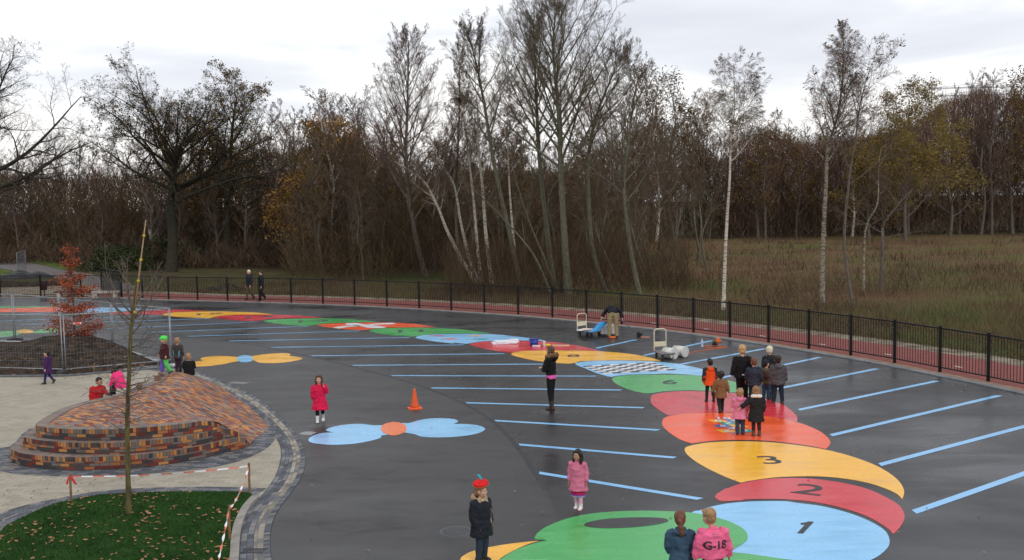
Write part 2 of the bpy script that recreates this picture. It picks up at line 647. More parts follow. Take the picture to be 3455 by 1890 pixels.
# bare sandy yard beyond the left fence, and the road that leaves it
yard = [P(-1300, 1004), P(-600, 1002), P(275, 1000), P(411, 1001), P(470, 1002), P(455, 965), P(330, 950), P(240, 957), P(160, 962), P(95, 968), P(55, 963), P(-60, 966), P(-600, 970), P(-1300, 975)]
tag(flat('sandy_yard', yard, 0.006, sand_m), kind='structure')
road_m = M("road_asphalt", (0.14, 0.125, 0.12), 0.85, 0.2, 1.5, 0.004, 40, 0.2)
road = [P(-700, 795), P(-300, 833), P(0, 867), P(58, 880), P(109, 887), P(175, 903), P(240, 915), P(330, 930), P(420, 955), P(500, 990), P(400, 985), P(300, 960), P(175, 936), P(105, 928), P(52, 921), P(0, 906), P(-300, 868), P(-700, 815)]
tag(flat('road', smooth_curve(road, n=3), 0.009, road_m), kind='structure')
grass_m = M("verge_grass", (0.055, 0.06, 0.018), 1.0, 0, 0.8, 0.05, 6, 0.1, col2=(0.10, 0.145, 0.03), lo=0.38, hi=0.6)
g1 = [P(-700, 780), P(-300, 820), P(0, 852), P(60, 864), P(130, 872), P(200, 888), P(265, 905), P(245, 914), P(175, 902), P(109, 886), P(58, 879), P(0, 866), P(-300, 832), P(-700, 794)]
tag(flat('grass_verge', smooth_curve(g1, n=3), 0.011, grass_m), kind='structure')
g2 = [P(-700, 818), P(-300, 872), P(0, 909), P(30, 914), P(56, 925), P(35, 933), P(0, 936), P(-300, 925), P(-700, 870)]
tag(flat('grass_verge.001', smooth_curve(g2, n=3), 0.011, grass_m), kind='structure')
g3 = [P(560, 912), P(700, 905), P(1000, 915), P(1150, 930), P(1000, 955), P(700, 950), P(600, 940)]
tag(flat('grass_verge.002', smooth_curve(g3, n=4), 0.011, M("verge_dry", (0.05, 0.035, 0.02), 1.0, 0, 0.8, 0.05, 6, 0.1, col2=(0.085, 0.08, 0.03))), kind='structure')
# the open meadow on the right
def meadow_material():
    m = bpy.data.materials.new("meadow")
    m.use_nodes = True
    t = m.node_tree
    b = t.nodes['Principled BSDF']
    tcn = N(t, 'ShaderNodeTexCoord')
    mp_ = N(t, 'ShaderNodeMapping')
    mp_.inputs['Scale'].default_value = (0.6, 1.0, 1)
    n1 = N(t, 'ShaderNodeTexNoise', inp={'Scale': 0.13, 'Detail': 5.0, 'Roughness': 0.6})
    n2 = N(t, 'ShaderNodeTexNoise', inp={'Scale': 2.0, 'Detail': 6.0, 'Roughness': 0.8})
    t.links.new(tcn.outputs['Object'], mp_.inputs['Vector'])
    t.links.new(mp_.outputs[0], n1.inputs['Vector'])
    t.links.new(tcn.outputs['Object'], n2.inputs['Vector'])
    r1 = ramp(t, [(0.36, (0.10, 0.060, 0.038)), (0.50, (0.13, 0.088, 0.05)), (0.60, (0.105, 0.095, 0.04)), (0.68, (0.085, 0.13, 0.035))])
    t.links.new(n1.outputs['Fac'], r1.inputs[0])
    r2 = ramp(t, [(0.3, (0.55, 0.55, 0.55)), (0.7, (1.6, 1.5, 1.4))])
    t.links.new(n2.outputs['Fac'], r2.inputs[0])
    mu = N(t, 'ShaderNodeMixRGB', blend_type='MULTIPLY', inp={'Fac': 1.0})
    t.links.new(r1.outputs[0], mu.inputs['Color1'])
    t.links.new(r2.outputs[0], mu.inputs['Color2'])
    t.links.new(mu.outputs[0], b.inputs['Base Color'])
    b.inputs['Roughness'].default_value = 1.0
    b.inputs['Specular IOR Level'].default_value = 0.05
    return m


mead = [P(1950, 985), P(1900, 900), P(1950, 830), P(2500, 792), P(2800, 788), P(3455, 795), P(4200, 800), P(4700, 1000), P(4200, 1300), P(3560, 1180), P(3180, 1120), P(2880, 1075), P(2560, 1035), P(2300, 1010)]
tag(flat('meadow_ground', smooth_curve(mead, n=4), 0.010, meadow_material()), kind='structure')

# ------------------------------------------------------------------ paving on the left
RC = lambda pts: [P(*q) for q in crop(500, 1200, 2.0417, pts)]
C2 = lambda pts, z=0.0: [P(q[0], q[1], z) for q in crop(0, 1350, 2.576, pts)]
outer = [P(430, 1225), P(520, 1235)] + RC([(150, 85), (250, 100), (350, 118), (450, 152), (560, 197), (700, 262), (830, 350), (920, 430), (1000, 512), (1050, 590), (1080, 660), (1086, 715), (1072, 800), (1040, 870), (980, 955), (915, 1040), (862, 1140), (845, 1230), (843, 1330), (855, 1409)]) + [P(930, 1960), P(1000, 2100), P(1150, 2500)]
inner = [P(430, 1240), P(520, 1252)] + RC([(120, 120), (260, 160), (380, 205), (490, 262), (600, 325), (680, 380), (750, 440), (820, 500), (868, 560), (905, 620), (914, 690), (900, 760), (870, 840), (815, 925), (760, 990), (700, 1060), (655, 1130), (622, 1210), (610, 1300), (606, 1409)]) + [P(795, 1960), P(800, 2100), P(830, 2500)]
outer_s, inner_s = smooth_curve(outer, closed=False, n=5), smooth_curve(inner, closed=False, n=5)
outer_s, inner_s = resample(outer_s, 120), resample(inner_s, 120)
beige_m = brick_mat("beige_tiles", [(0.345, 0.31, 0.24), (0.375, 0.34, 0.27), (0.315, 0.285, 0.225), (0.36, 0.32, 0.25)], 0.30, 0.15, (0.22, 0.195, 0.15), 0.03, 0.05, stain=0.13)
# the beige paved yard fills everything left of the band
beige = [p for p in inner_s] + [V2(-12, -2), V2(-50, -2), V2(-50, 34.2)] + [P(-300, 1276), P(0, 1274), P(213, 1272), P(284, 1267), P(400, 1258)]
tag(flat('paved_yard', beige, 0.008, beige_m), kind='structure')
grey_pal = [(0.115, 0.125, 0.14), (0.085, 0.095, 0.11), (0.16, 0.17, 0.185), (0.10, 0.105, 0.115), (0.07, 0.075, 0.09), (0.20, 0.19, 0.18)]
grey_m = brick_mat("grey_pavers", grey_pal, 0.21, 0.105, (0.04, 0.042, 0.045), 0.05, 0.09, stain=0.3)
grey2 = brick_mat("grey_kerb_pavers", grey_pal, 0.10, 0.21, (0.045, 0.045, 0.05), 0.08, 0.05, stain=0.25)
sandy_pav = brick_mat("sanded_pavers", [(0.27, 0.24, 0.19), (0.34, 0.31, 0.26), (0.16, 0.16, 0.16), (0.20, 0.18, 0.15), (0.30, 0.27, 0.22), (0.13, 0.135, 0.145)], 0.21, 0.105, (0.15, 0.13, 0.10), 0.05, 0.09, stain=0.3)
lerpc = lambda A, B, t: [a.lerp(b_, t) for a, b_ in zip(A, B)]
tag(ribbon('paver_strip', outer_s, lerpc(outer_s, inner_s, .2), 0.012, grey2), kind='structure')
tag(ribbon('paver_strip.001', lerpc(outer_s, inner_s, .2), lerpc(outer_s, inner_s, .5), 0.013, sandy_pav), kind='structure')
tag(ribbon('paver_strip.002', lerpc(outer_s, inner_s, .5), inner_s, 0.012, grey_m), kind='structure')
# dark seam between two lanes of asphalt
seam_px = [(600, 1143), (768, 1153), (910, 1175), (1045, 1204), (1185, 1237), (1316, 1272), (1450, 1314), (1568, 1364), (1664, 1424), (1744, 1505), (1806, 1595), (1845, 1655)]
sm = smooth_curve([P(*p) for p in seam_px], closed=False, n=6)
lane = [p for p in sm] + [P(1880, 1760), P(1900, 1900), P(1900, 2600), P(1150, 2500)] + list(reversed(outer_s))[1:-14]
tag(flat('asphalt_lane', lane, 0.0055, asphalt_mat("asphalt_old", (0.044, 0.043, 0.042), 0.42)), kind='structure')
pud = [P(1042 + 30 * math.cos(a) * (1 + .1 * math.sin(3 * a)), 1463 + 6 * math.sin(a)) for a in [i * math.pi / 14 for i in range(28)]]
wm = M("puddle_water", (.02, .02, .022), .04, .1, 2, spec=.6)
tag(flat('puddle_water', pud, 0.0065, wm), kind='structure')
tag(ribbon('asphalt_seam', offset_line(sm, .05), offset_line(sm, -.07), 0.0065, M("seam_tar", (0.022, 0.022, 0.023), 0.55, .2, 3)), kind='structure')
# grey ring of pavers round the foot of the mound
ring_o = RC([(838, 508), (868, 560), (862, 600), (785, 662), (650, 722), (500, 762), (300, 792), (0, 824)])
ring_o = ring_o[:-1] + C2([(1200, 652), (900, 666), (500, 667), (200, 652), (0, 622), (-160, 585), (-260, 530), (-200, 470), (0, 420), (110, 390)])
ring = smooth_curve(ring_o + [P(140, 1440), P(500, 1470)], n=4)
tag(flat('paver_ring', ring, 0.0105, grey_m), kind='structure')
# lawn with its grey border
lawn_top = C2([(-700, 1500), (-350, 1350), (-100, 1230), (0, 1172), (60, 1110), (200, 1040), (400, 948), (650, 882), (900, 840), (1200, 825), (1600, 815), (2000, 815), (2150, 824), (2200, 848)])
lawn_r = RC([(712, 985), (650, 1055), (610, 1130), (585, 1200), (570, 1290), (562, 1409)]) + [P(765, 1960), P(770, 2200), P(780, 2500)]
lawn = smooth_curve(lawn_top, closed=False, n=5) + smooth_curve(lawn_r, closed=False, n=5)
lawn_b = lawn + [P(-900, 2500)]
border_t = C2([(-700, 1330), (-350, 1160), (-100, 1045), (0, 990), (150, 938), (300, 900), (600, 840), (900, 793), (1300, 767), (1800, 758), (2320, 772)])
bt = resample(smooth_curve(border_t, closed=False, n=5), 70)
lt = resample(smooth_curve(lawn_top, closed=False, n=5), 70)
tag(ribbon('lawn_border', bt, lt, 0.0125, grey_m), kind='structure')
lawn_mat = M("turf", (0.015, 0.048, 0.008), 1.0, 0, 1.2, 0.03, 80, 0.1, col2=(0.032, 0.088, 0.016), lo=0.3, hi=0.7)
tag(flat('lawn', lawn_b, 0.05, lawn_mat, thick=0.05), kind='structure')
klr = smooth_curve(lawn_r, closed=False, n=5)
tag(ribbon('lawn_kerb', offset_line(klr, .0), offset_line(klr, .14), 0.0, M("kerb_beige", (0.27, 0.25, 0.22), .8, .2, 4), top=0.06), kind='structure')
# blades of the turf and fallen leaves
bm_ = MB()
lb = [p for p in lawn_b]
xs, ys = [p.x for p in lb], [p.y for p in lb]
x0, x1, y0, y1 = max(min(xs), -13), max(xs), 13.0, max(ys)
n_ = 0
while n_ < 26000:
    x, y = rnd.uniform(x0, x1), rnd.uniform(y0, y1)
    if not inside(V2(x, y), lb):
        n_ += 0.3
        continue
    n_ += 1
    a = rnd.uniform(0, 6.28)
    w, h = .006, rnd.uniform(.02, .05)
    dx, dy = math.cos(a) * w, math.sin(a) * w
    ex, ey = rnd.uniform(-.02, .02), rnd.uniform(-.02, .02)
    bm_.tri((x - dx, y - dy, .049), (x + dx, y + dy, .049), (x + ex, y + ey, .05 + h))
tag(bm_.build('lawn_grass', lawn_mat), 'dense dark green turf of the corner lawn', 'grass', kind='stuff')
lf = MB()


def leaf(b, x, y, z, s):
    a = rnd.uniform(0, 6.28)
    c, sn = math.cos(a), math.sin(a)
    lift = [rnd.uniform(0.0, .03) for _ in range(4)]
    pts = []
    for (u, v), l in zip(((-1, 0), (0, -.6), (1.1, 0), (0, .6)), lift):
        pts.append((x + (u * c - v * sn) * s, y + (u * sn + v * c) * s, z + l))
    b.quad(*pts)


k = 0
while k < 560:
    x, y = rnd.uniform(x0, x1), rnd.uniform(y0, y1)
    dens = 0.25 + 0.75 * max(0, min(1, (-8.0 - x) / 3.5))
    dens *= max(.12, min(1.6, 1.0 + 2.6 * noise.noise(Vector((x * .8, y * .8, 5)))))
    if inside(V2(x, y), lb) and rnd.random() < dens:
        k += 1
        leaf(lf, x, y, .055, rnd.uniform(.022, .055))
for _ in range(180):
    x, y = rnd.uniform(-12.5, -7), rnd.uniform(17.0, 22.5)
    if not inside(V2(x, y), lb):
        leaf(lf, x, y, .016, rnd.uniform(.015, .035))
leafm = M("fallen_leaf", (0.20, 0.075, 0.035), .8, 0, 7.0, 0, 1, .2, col2=(0.42, 0.25, 0.13))
tag(lf.build('fallen_leaves', leafm), 'fallen brown leaves scattered over the corner lawn and paving', 'leaves', kind='stuff')

# ------------------------------------------------------------------ painted play markings
blue = paint("paint_blue", (0.24, 0.54, 0.86))
skyb = paint("paint_light_blue", (0.28, 0.60, 0.90))
red = paint("paint_red", (0.66, 0.035, 0.05))
oran = paint("paint_orange", (0.93, 0.11, 0.022))
yel = paint("paint_yellow", (0.97, 0.50, 0.04))
grn = paint("paint_green", (0.07, 0.42, 0.11))
white_p = paint("paint_white", (0.86, 0.88, 0.90))
black_p = M("paint_black", (0.035, 0.037, 0.04), .5, .3, 8)
c7 = lambda p: crop(2455, 1450, 2.576, p)
c6 = lambda p: crop(1500, 1450, 2.576, p)
c5 = lambda p: crop(2150, 1100, 3.0306, p)
c4 = lambda p: crop(1500, 1000, 3.131, p)
c3 = lambda p: crop(800, 900, 2.818, p)
c35 = lambda p: crop(700, 850, 3.523, p)
c1 = lambda p: crop(0, 850, 2.818, p)
cb = lambda p: crop(1000, 1350, 3.68, p)
cg = lambda p: crop(1500, 1650, 2.1467, p)


def corner_curve(px, corners=(), n=5, z=0):
    """smooth closed outline that keeps the listed corner indices sharp"""
    pts = [P(*p) for p in px]
    if not corners:
        return smooth_curve(pts, n=n)
    out = []
    cs = sorted(corners)
    k = len(pts)
    for a, b_ in zip(cs, cs[1:] + [cs[0] + k]):
        seg = [pts[i % k] for i in range(a, b_ + 1)]
        out += smooth_curve(seg, closed=False, n=n)[:-1]
    return out


def number(parent, txt, bot, top, mat, z=0.013, wide=1.0, name='painted_number'):
    """painted digit standing on image point bot with its top at image point top"""
    pb, pt = P(*bot), P(*top)
    up = pt - pb
    size = up.length
    cu = bpy.data.curves.new('t', 'FONT')
    cu.body = txt
    cu.align_x = 'CENTER'
    cu.size = size / 0.7
    cu.offset = size * 0.008
    cu.resolution_u = 3
    o = bpy.data.objects.new('t', cu)
    COL.objects.link(o)
    dg = bpy.context.evaluated_depsgraph_get()
    me = bpy.data.meshes.new_from_object(o.evaluated_get(dg))
    bpy.data.objects.remove(o)
    bpy.data.curves.remove(cu)
    ang = math.atan2(-up.x, up.y)
    me.transform(Matrix.Translation((pb.x, pb.y, z)) @ Matrix.Rotation(ang, 4, 'Z') @ Matrix.Diagonal((wide, 1, 1, 1)))
    me.materials.clear()
    return link(name, me, mat, parent)


def painted(name, label, px, mat, corners=(), z=0.009, cat='painted marking', group='segments of the painted caterpillar'):
    o = flat(name, corner_curve(px, corners), z, mat)
    return tag(o, label, cat, group)


SEG = 'caterpillar_segment'
s1o = [(2330.7, 1733.4)] + cg([(1850, 158), (1930, 132), (2050, 108), (2200, 95), (2350, 91), (2480, 93)]) + c7([(600, 640), (800, 665), (1000, 712), (1150, 762), (1280, 822), (1370, 885), (1405, 950), (1400, 1015), (1340, 1080), (1250, 1135), (1050, 1210), (700, 1280), (300, 1300), (0, 1290), (-250, 1240), (-400, 1100), (-500, 900)])
s = painted(SEG, 'large light blue painted circle carrying the number 1, next to the green head', s1o, skyb)
flat('painted_number', [P(*q) for q in c7([(603, 906), (655, 908), (750, 806), (702, 803), (680, 811), (632, 817), (640, 832), (672, 831)])], .013, black_p, s)
s = painted(SEG, 'red painted crescent carrying the number 2', c6([(2600, 617), (2510, 622), (2420, 626), (2380, 615), (2352, 590), (2370, 560), (2450, 512)]) + c7([(0, 514), (120, 470), (300, 437), (500, 424), (700, 427), (900, 449), (1100, 486), (1250, 532), (1400, 603), (1490, 662), (1530, 722), (1536, 782), (1500, 850), (1440, 914), (1390, 862), (1250, 776), (1100, 716), (900, 661), (700, 626), (500, 609), (300, 606), (150, 610)]), red, corners=(20,))
number(s, '2', (2715, 1669), (2745, 1637), black_p, wide=1.25)
s = painted(SEG, 'wide yellow painted oval carrying the number 3', c6([(2576, 465), (2450, 418), (2300, 348), (2180, 278), (2110, 220), (2088, 180), (2110, 150), (2250, 120), (2400, 108), (2500, 105)]) + c7([(50, 104), (150, 104), (350, 111), (600, 136), (850, 177), (1050, 227), (1250, 297), (1400, 377), (1490, 452), (1530, 520), (1533, 560), (1518, 610), (1470, 562), (1350, 507), (1200, 462), (1000, 427), (800, 410), (600, 410), (400, 420), (200, 447)]), yel, corners=(0, 21))
number(s, '3', (2614, 1566), (2581, 1540), black_p, wide=1.2)
seg4 = painted(SEG, 'orange painted oval with the small coloured hopscotch on it', c5([(255, 985), (290, 937), (420, 907), (600, 892), (900, 890), (1200, 912), (1450, 947), (1650, 992), (1800, 1047), (1900, 1102), (1960, 1160), (1975, 1200), (1960, 1230), (1930, 1262), (1800, 1237), (1600, 1207), (1400, 1184), (1150, 1170), (900, 1171), (700, 1186), (560, 1206), (450, 1170), (350, 1110), (270, 1040)]), oran, corners=(13, 20))
hop_cells = [((2485, 1465), .30, 'pink', '1'), ((2452, 1456), .36, 'yellow', '2'), ((2514, 1455.5), .34, 'teal', '3'), ((2470, 1447.3), .30, 'pink', '4'), ((2439, 1439), .36, 'bluecell', '5'), ((2492, 1438.5), .35, 'yellow', '6'), ((2457, 1430), .34, 'teal', '7'), ((2423, 1422), .37, 'yellow', '8'), ((2476, 1421.5), .34, 'bluecell', '9'), ((2439, 1413), .32, 'pink', '10')]
hopc = {'pink': paint("paint_pink", (0.62, 0.10, 0.12)), 'yellow': yel, 'teal': paint("paint_teal", (0.03, 0.36, 0.28)), 'bluecell': paint("paint_dark_blue", (0.04, 0.14, 0.42))}
for (px, py), w, cc, tx in hop_cells:
    p = P(px, py)
    q = [p + Vector((sx * w / 2 - sy * .05, sy * .148, 0)) for sx, sy in ((-1, -1), (1, -1), (1, 1), (-1, 1))]
    c_ = flat('hopscotch_cell', q, .0125, hopc[cc], seg4)
    number(c_, tx, (px, py + 3.0), (px - .5, py - 3.4), white_p, z=.016, wide=1.25)
painted(SEG, 'red painted oval under the feet of the group of children', c5([(137, 760), (142, 730), (165, 705), (280, 682), (450, 670), (700, 672), (1000, 690), (1300, 745), (1480, 802), (1580, 872), (1635, 932), (1635, 985), (1500, 957), (1300, 922), (1100, 897), (900, 887), (700, 887), (500, 897), (320, 920), (220, 862), (150, 802)]), red, corners=(11, 18))
s = painted(SEG, 'green painted oval carrying the number 6, between the chessboard and the red oval', c4([(2130, 1030), (2000, 1005), (1900, 970), (1800, 920), (1772, 880), (1800, 855), (1950, 835), (2200, 830)]) + c5([(200, 500), (400, 501), (650, 513), (900, 552), (1050, 592), (1150, 640), (1180, 700), (1000, 684), (900, 680), (700, 667), (500, 662), (300, 670), (160, 688)]), grn, corners=(0, 14))
number(s, '6', (2259, 1297), (2259, 1283), black_p, wide=1.0)
seg7 = painted(SEG, 'light blue painted oval carrying the black and white chessboard', c4([(1382, 712), (1420, 692), (1550, 684), (1800, 681), (2100, 686), (2300, 698), (2505, 720)]) + c5([(450, 397), (600, 427), (680, 450), (760, 490), (775, 518), (630, 510), (500, 499), (300, 490)]) + c4([(2200, 825), (1950, 830), (1790, 848), (1740, 852), (1600, 812), (1480, 762), (1400, 732)]), skyb, corners=(11, 17))
# chessboard
A_, B_, C_, D_ = P(1965, 1236.5), P(2201, 1223.5), P(2284, 1249.5), P(2038, 1263)
w_, k_ = MB(), MB()
NX, NY = 8, 8
bil = lambda u, v: (A_.lerp(B_, u)).lerp(D_.lerp(C_, u), v)
for i in range(NX):
    for j in range(NY):
        q = [bil(i / NX, j / NY), bil(i / NX, (j + 1) / NY), bil((i + 1) / NX, (j + 1) / NY), bil((i + 1) / NX, j / NY)]
        (w_ if (i + j) % 2 else k_).poly([(p.x, p.y, .013) for p in q])
board = w_.build('chessboard', white_p, seg7)
kb = k_.build('chessboard_dark_square', black_p, board)
s = painted(SEG, 'yellow painted oval carrying the number 8, behind the woman in black', c4([(705, 615), (740, 592), (850, 579), (1100, 574), (1500, 577), (1800, 594), (2000, 617), (2200, 657), (2290, 688), (2000, 680), (1700, 680), (1500, 689), (1320, 715), (1100, 701), (900, 671), (750, 636)]), yel, corners=(8, 12))
number(s, '8', (1935, 1205.5), (1935, 1197), black_p, wide=1.2)
painted(SEG, 'red painted oval with the white papers and the blue bucket on it', c4([(270, 512), (320, 492), (480, 477), (800, 472), (1150, 487), (1400, 522), (1560, 557), (1640, 582), (1400, 573), (1100, 570), (850, 577), (700, 601), (550, 581), (350, 541)]), red, corners=(7, 11))
seg10 = painted(SEG, 'light blue painted oval with four small coloured fish on it', c3([(1697, 677), (1750, 657), (1900, 645), (2150, 640), (2350, 641)]) + c4([(600, 410), (850, 437), (1000, 457), (1085, 478), (900, 470), (480, 473), (320, 489), (235, 505), (110, 495)]) + c3([(2050, 732), (1900, 716), (1750, 692)]), skyb, corners=(8, 12))
for (fx, fy), mm in zip(c3([(1910, 660), (2030, 691), (2270, 660), (2330, 691)]), (paint("paint_pink", (.6, .1, .12)), oran, yel, paint("paint_teal", (.03, .36, .28)))):
    pts = [P(fx + 20 * math.cos(a) + (6 if abs(a) < .1 else 0), fy + 1.9 * math.sin(a)) for a in [i * math.pi / 6 for i in range(12)]]
    body = flat('painted_fish', pts, .0125, mm, seg10)
    flat('painted_tail', [P(fx - 18, fy), P(fx - 30, fy - 2.2), P(fx - 26, fy), P(fx - 30, fy + 2.2)], .0125, mm, body)
s = painted(SEG, 'green painted oval carrying the number 11, beside the orange one with the white cross', c3([(1258, 612), (1300, 594), (1450, 584), (1700, 581), (2000, 589), (2200, 606), (2420, 636), (2150, 637), (1900, 641), (1750, 656), (1680, 668), (1500, 656), (1350, 638)]), grn, corners=(6, 10))
number(s, '11', (1385, 1121.5), (1385, 1114), black_p, wide=1.6)
seg12 = painted(SEG, 'orange painted oval with the white cross figure', c3([(768, 562), (800, 549), (950, 540), (1250, 533), (1500, 535), (1700, 547), (1890, 577), (1700, 579), (1450, 581), (1300, 591), (1200, 606), (1050, 598), (900, 583)]), oran, corners=(6, 10))
wx = MB()
for q in ([(1485, 907), (1560, 889), (1760, 872), (1830, 884), (1640, 900), (1560, 914)], [(1635, 868), (1650, 852), (1760, 850), (1990, 880), (2130, 897), (2080, 910), (1900, 904), (1800, 884)], [(1900, 866), (1990, 856), (2200, 846), (2245, 860), (2050, 868), (1960, 876)]):
    p = [P(*x) for x in c35(q)]
    wx.poly([(a.x, a.y, .013) for a in p])
wx.build('painted_cross', white_p, seg12)
s = painted(SEG, 'green painted oval carrying the number 13, farther than the white cross', c3([(255, 524), (300, 510), (450, 499), (700, 493), (1000, 497), (1200, 512), (1360, 527), (1200, 528), (950, 536), (800, 546), (700, 564), (600, 563), (400, 546)]), grn, corners=(6, 10))
number(s, '13', (1048, 1087.5), (1048, 1081), black_p, wide=1.6)
s = painted(SEG, 'red painted oval carrying the number 14, beside the yellow oval behind the mesh fence end', c35([(75, 787), (150, 767), (300, 754), (600, 747), (900, 752), (1200, 767), (1380, 787), (1100, 789), (900, 791), (720, 801), (600, 821), (450, 823), (250, 806)]), red, corners=(6, 10))
number(s, '14', (868, 1073), (868, 1067.5), black_p, wide=1.6)
s = painted(SEG, 'yellow painted oval carrying the number 15, farthest yellow one', c1([(1545, 602), (1600, 582), (1800, 570), (2100, 568), (2400, 577)]) + c35([(700, 735), (790, 747), (400, 748), (150, 763), (20, 792)]) + c1([(1900, 630), (1700, 620)]), yel, corners=(6, 9))
number(s, '15', (700, 1062.5), (700, 1057.5), black_p, wide=1.6)
painted(SEG, 'thin red painted oval next to the farthest yellow one, seen through the mesh fence', c1([(1020, 582), (1300, 567), (1550, 554), (1750, 551), (2000, 564), (1780, 568), (1600, 580), (1535, 602), (1250, 599), (1100, 594)]), red, corners=(4, 7))
painted(SEG, 'light blue painted oval behind the copper beech sapling', c1([(790, 592), (850, 537), (1100, 532), (1400, 546), (1555, 551), (1250, 567), (1000, 581), (830, 586)]), skyb)
painted(SEG, 'long orange painted oval left of the copper beech sapling', c1([(-350, 560), (-100, 543), (0, 540), (560, 526), (950, 527), (860, 534), (790, 560), (550, 572), (0, 574), (-250, 570)]), oran)
painted(SEG, 'farthest green painted oval, only a thin sliver at the left edge', c1([(-350, 530), (0, 519), (300, 519), (560, 525), (0, 538), (-300, 552)]), grn)
# the caterpillar head
hd = cg([(655, 372), (655, 350), (690, 310), (760, 268), (880, 222), (1020, 190), (1180, 172), (1400, 163), (1600, 166), (1780, 176), (1920, 200), (2040, 232), (2130, 272), (2180, 310), (2196, 350), (2180, 385), (2130, 420), (2065, 462), (2200, 476), (2400, 505), (2576, 545), (2500, 700), (2100, 820), (1500, 860), (900, 800), (500, 700), (380, 560), (420, 505), (520, 445), (640, 402), (745, 376)])
head = painted('painted_caterpillar', 'large green painted caterpillar head with a dark eye at the bottom of the play area', hd, grn, corners=(0, 17, 30), z=.014, group=None)
eye = cg([(1012, 268), (1040, 248), (1150, 226), (1300, 215), (1450, 212), (1580, 218), (1622, 234), (1590, 252), (1480, 272), (1330, 286), (1180, 291), (1060, 284)])
flat('painted_eye', corner_curve(eye), .018, asphalt, head)
painted('painted_cheek', 'yellow painted crescent beside the green head, under the boy in the beret', cg([(690, 378), (500, 397), (330, 424), (200, 455), (140, 485), (115, 520), (150, 620), (300, 640), (350, 590), (400, 512), (500, 450), (600, 405)]), yel, corners=(0, 6, 8), z=.009, group=None)

# butterflies
def butterfly(label, wings, body, wm, bmat):
    root = empty('painted_butterfly', P(*body[0]), 0, label, 'painted marking', 'painted butterflies on the asphalt')
    off = -root.location
    for wpx, cor in wings:
        o = flat('painted_wing', corner_curve(wpx, cor), .009, wm, root)
        o.matrix_parent_inverse = Matrix.Translation(off)
    (bx, by), rx, ry = body
    pts = [P(bx + rx * math.cos(a) * (1 + rnd.uniform(-.05, .05)), by + ry * math.sin(a) * (1 + rnd.uniform(-.05, .05))) for a in [i * math.pi / 14 for i in range(28)]]
    o = flat('painted_body', pts, .013, bmat, root)
    o.matrix_parent_inverse = Matrix.Translation(off)


butterfly('light blue painted butterfly with an orange body, nearest the camera',
          [(cb([(150, 500), (170, 470), (250, 430), (350, 412), (465, 407), (375, 385), (385, 362), (480, 330), (620, 308), (800, 300), (950, 317), (1080, 318), (1150, 350), (1150, 425), (1060, 445), (1040, 475), (900, 515), (700, 548), (450, 560), (250, 545), (170, 525)]), (4,)),
           (cb([(1300, 298), (1400, 290), (1520, 255), (1650, 235), (1800, 230), (1950, 240), (2008, 270), (1950, 302), (2100, 302), (2250, 318), (2340, 355), (2300, 400), (2150, 440), (1950, 462), (1750, 468), (1560, 460), (1480, 432), (1350, 408), (1290, 400)]), (7,))],
          ((1000 + 1210 / 3.68, 1350 + 360 / 3.68), 43, 23), skyb, paint("paint_soft_orange", (0.90, 0.20, 0.055)))
butterfly('yellow painted butterfly with a light blue body, beside the brick mound',
          [(c1([(1735, 1078), (1765, 1063), (1850, 1045), (1930, 1038), (1905, 1020), (1950, 1003), (2100, 992), (2270, 1003), (2300, 1020), (2270, 1040), (2200, 1053), (2100, 1075), (1950, 1090), (1800, 1092)]), (3,)),
           (c3([(100, 862), (180, 846), (300, 831), (420, 825), (490, 827), (512, 838), (495, 852), (580, 861), (622, 875), (560, 896), (400, 918), (220, 916), (165, 895), (100, 884)]), (6,))],
          ((827, 1212), 28, 12.5), yel, skyb)
butterfly('green painted butterfly with a yellow body at the left edge behind the mesh fence',
          [(c1([(-260, 790), (-120, 770), (0, 760), (130, 752), (200, 755), (222, 770), (150, 795), (0, 818), (-150, 830), (-240, 815)]), ()),
           (c1([(260, 752), (330, 757), (400, 738), (500, 726), (600, 730), (650, 745), (620, 760), (500, 766), (380, 775), (300, 772)]), ())],
          ((240 / 2.818, 850 + 759 / 2.818), 29, 7), grn, yel)

# parking style stripes on both sides of the caterpillar
LS = [((1812.5, 1595.6), (2367.6, 1686)), ((1744.6, 1500.5), (2282, 1546)), ((1664.5, 1420), (2226.4, 1452.5)), ((1567.5, 1360), (2177, 1377)), ((1450, 1310), (2100.4, 1317)), ((1316, 1268.3), (2014, 1270.2)), ((1185, 1233.6), (1845, 1229.3)), ((1044.9, 1201.6), (1706, 1194.2)), ((910, 1173), (1566.5, 1164.4)), ((768, 1151.6), (1383.8, 1139.5)), ((628, 1135.7), (1217, 1117)), ((493, 1122.5), (1041, 1101.6)), ((358, 1110.8), (872.7, 1086.3)), ((64, 1097), (709.7, 1075)), ((-200, 1090), (546, 1066)), ((-400, 1083), (180, 1056))]
RS = [((3091.6, 1726.4), (3640, 1535)), ((2975, 1567.6), (3540, 1418)), ((2810, 1468.6), (3370, 1336)), ((2701, 1382.8), (3158, 1287)), ((2598, 1318), (2957, 1245.4)), ((2437, 1275), (2765, 1207)), ((2301.8, 1229.3), (2580.6, 1177.5)), ((2176, 1199.6), (2399, 1151)), ((2015, 1175), (2143.6, 1147.6))]
ORD = ['nearest', 'second nearest', 'third nearest', 'fourth nearest', 'fifth nearest', 'sixth nearest', 'seventh nearest', 'eighth nearest', 'ninth nearest', 'tenth nearest', 'eleventh nearest', 'twelfth nearest', 'fourth farthest', 'third farthest', 'second farthest', 'farthest']
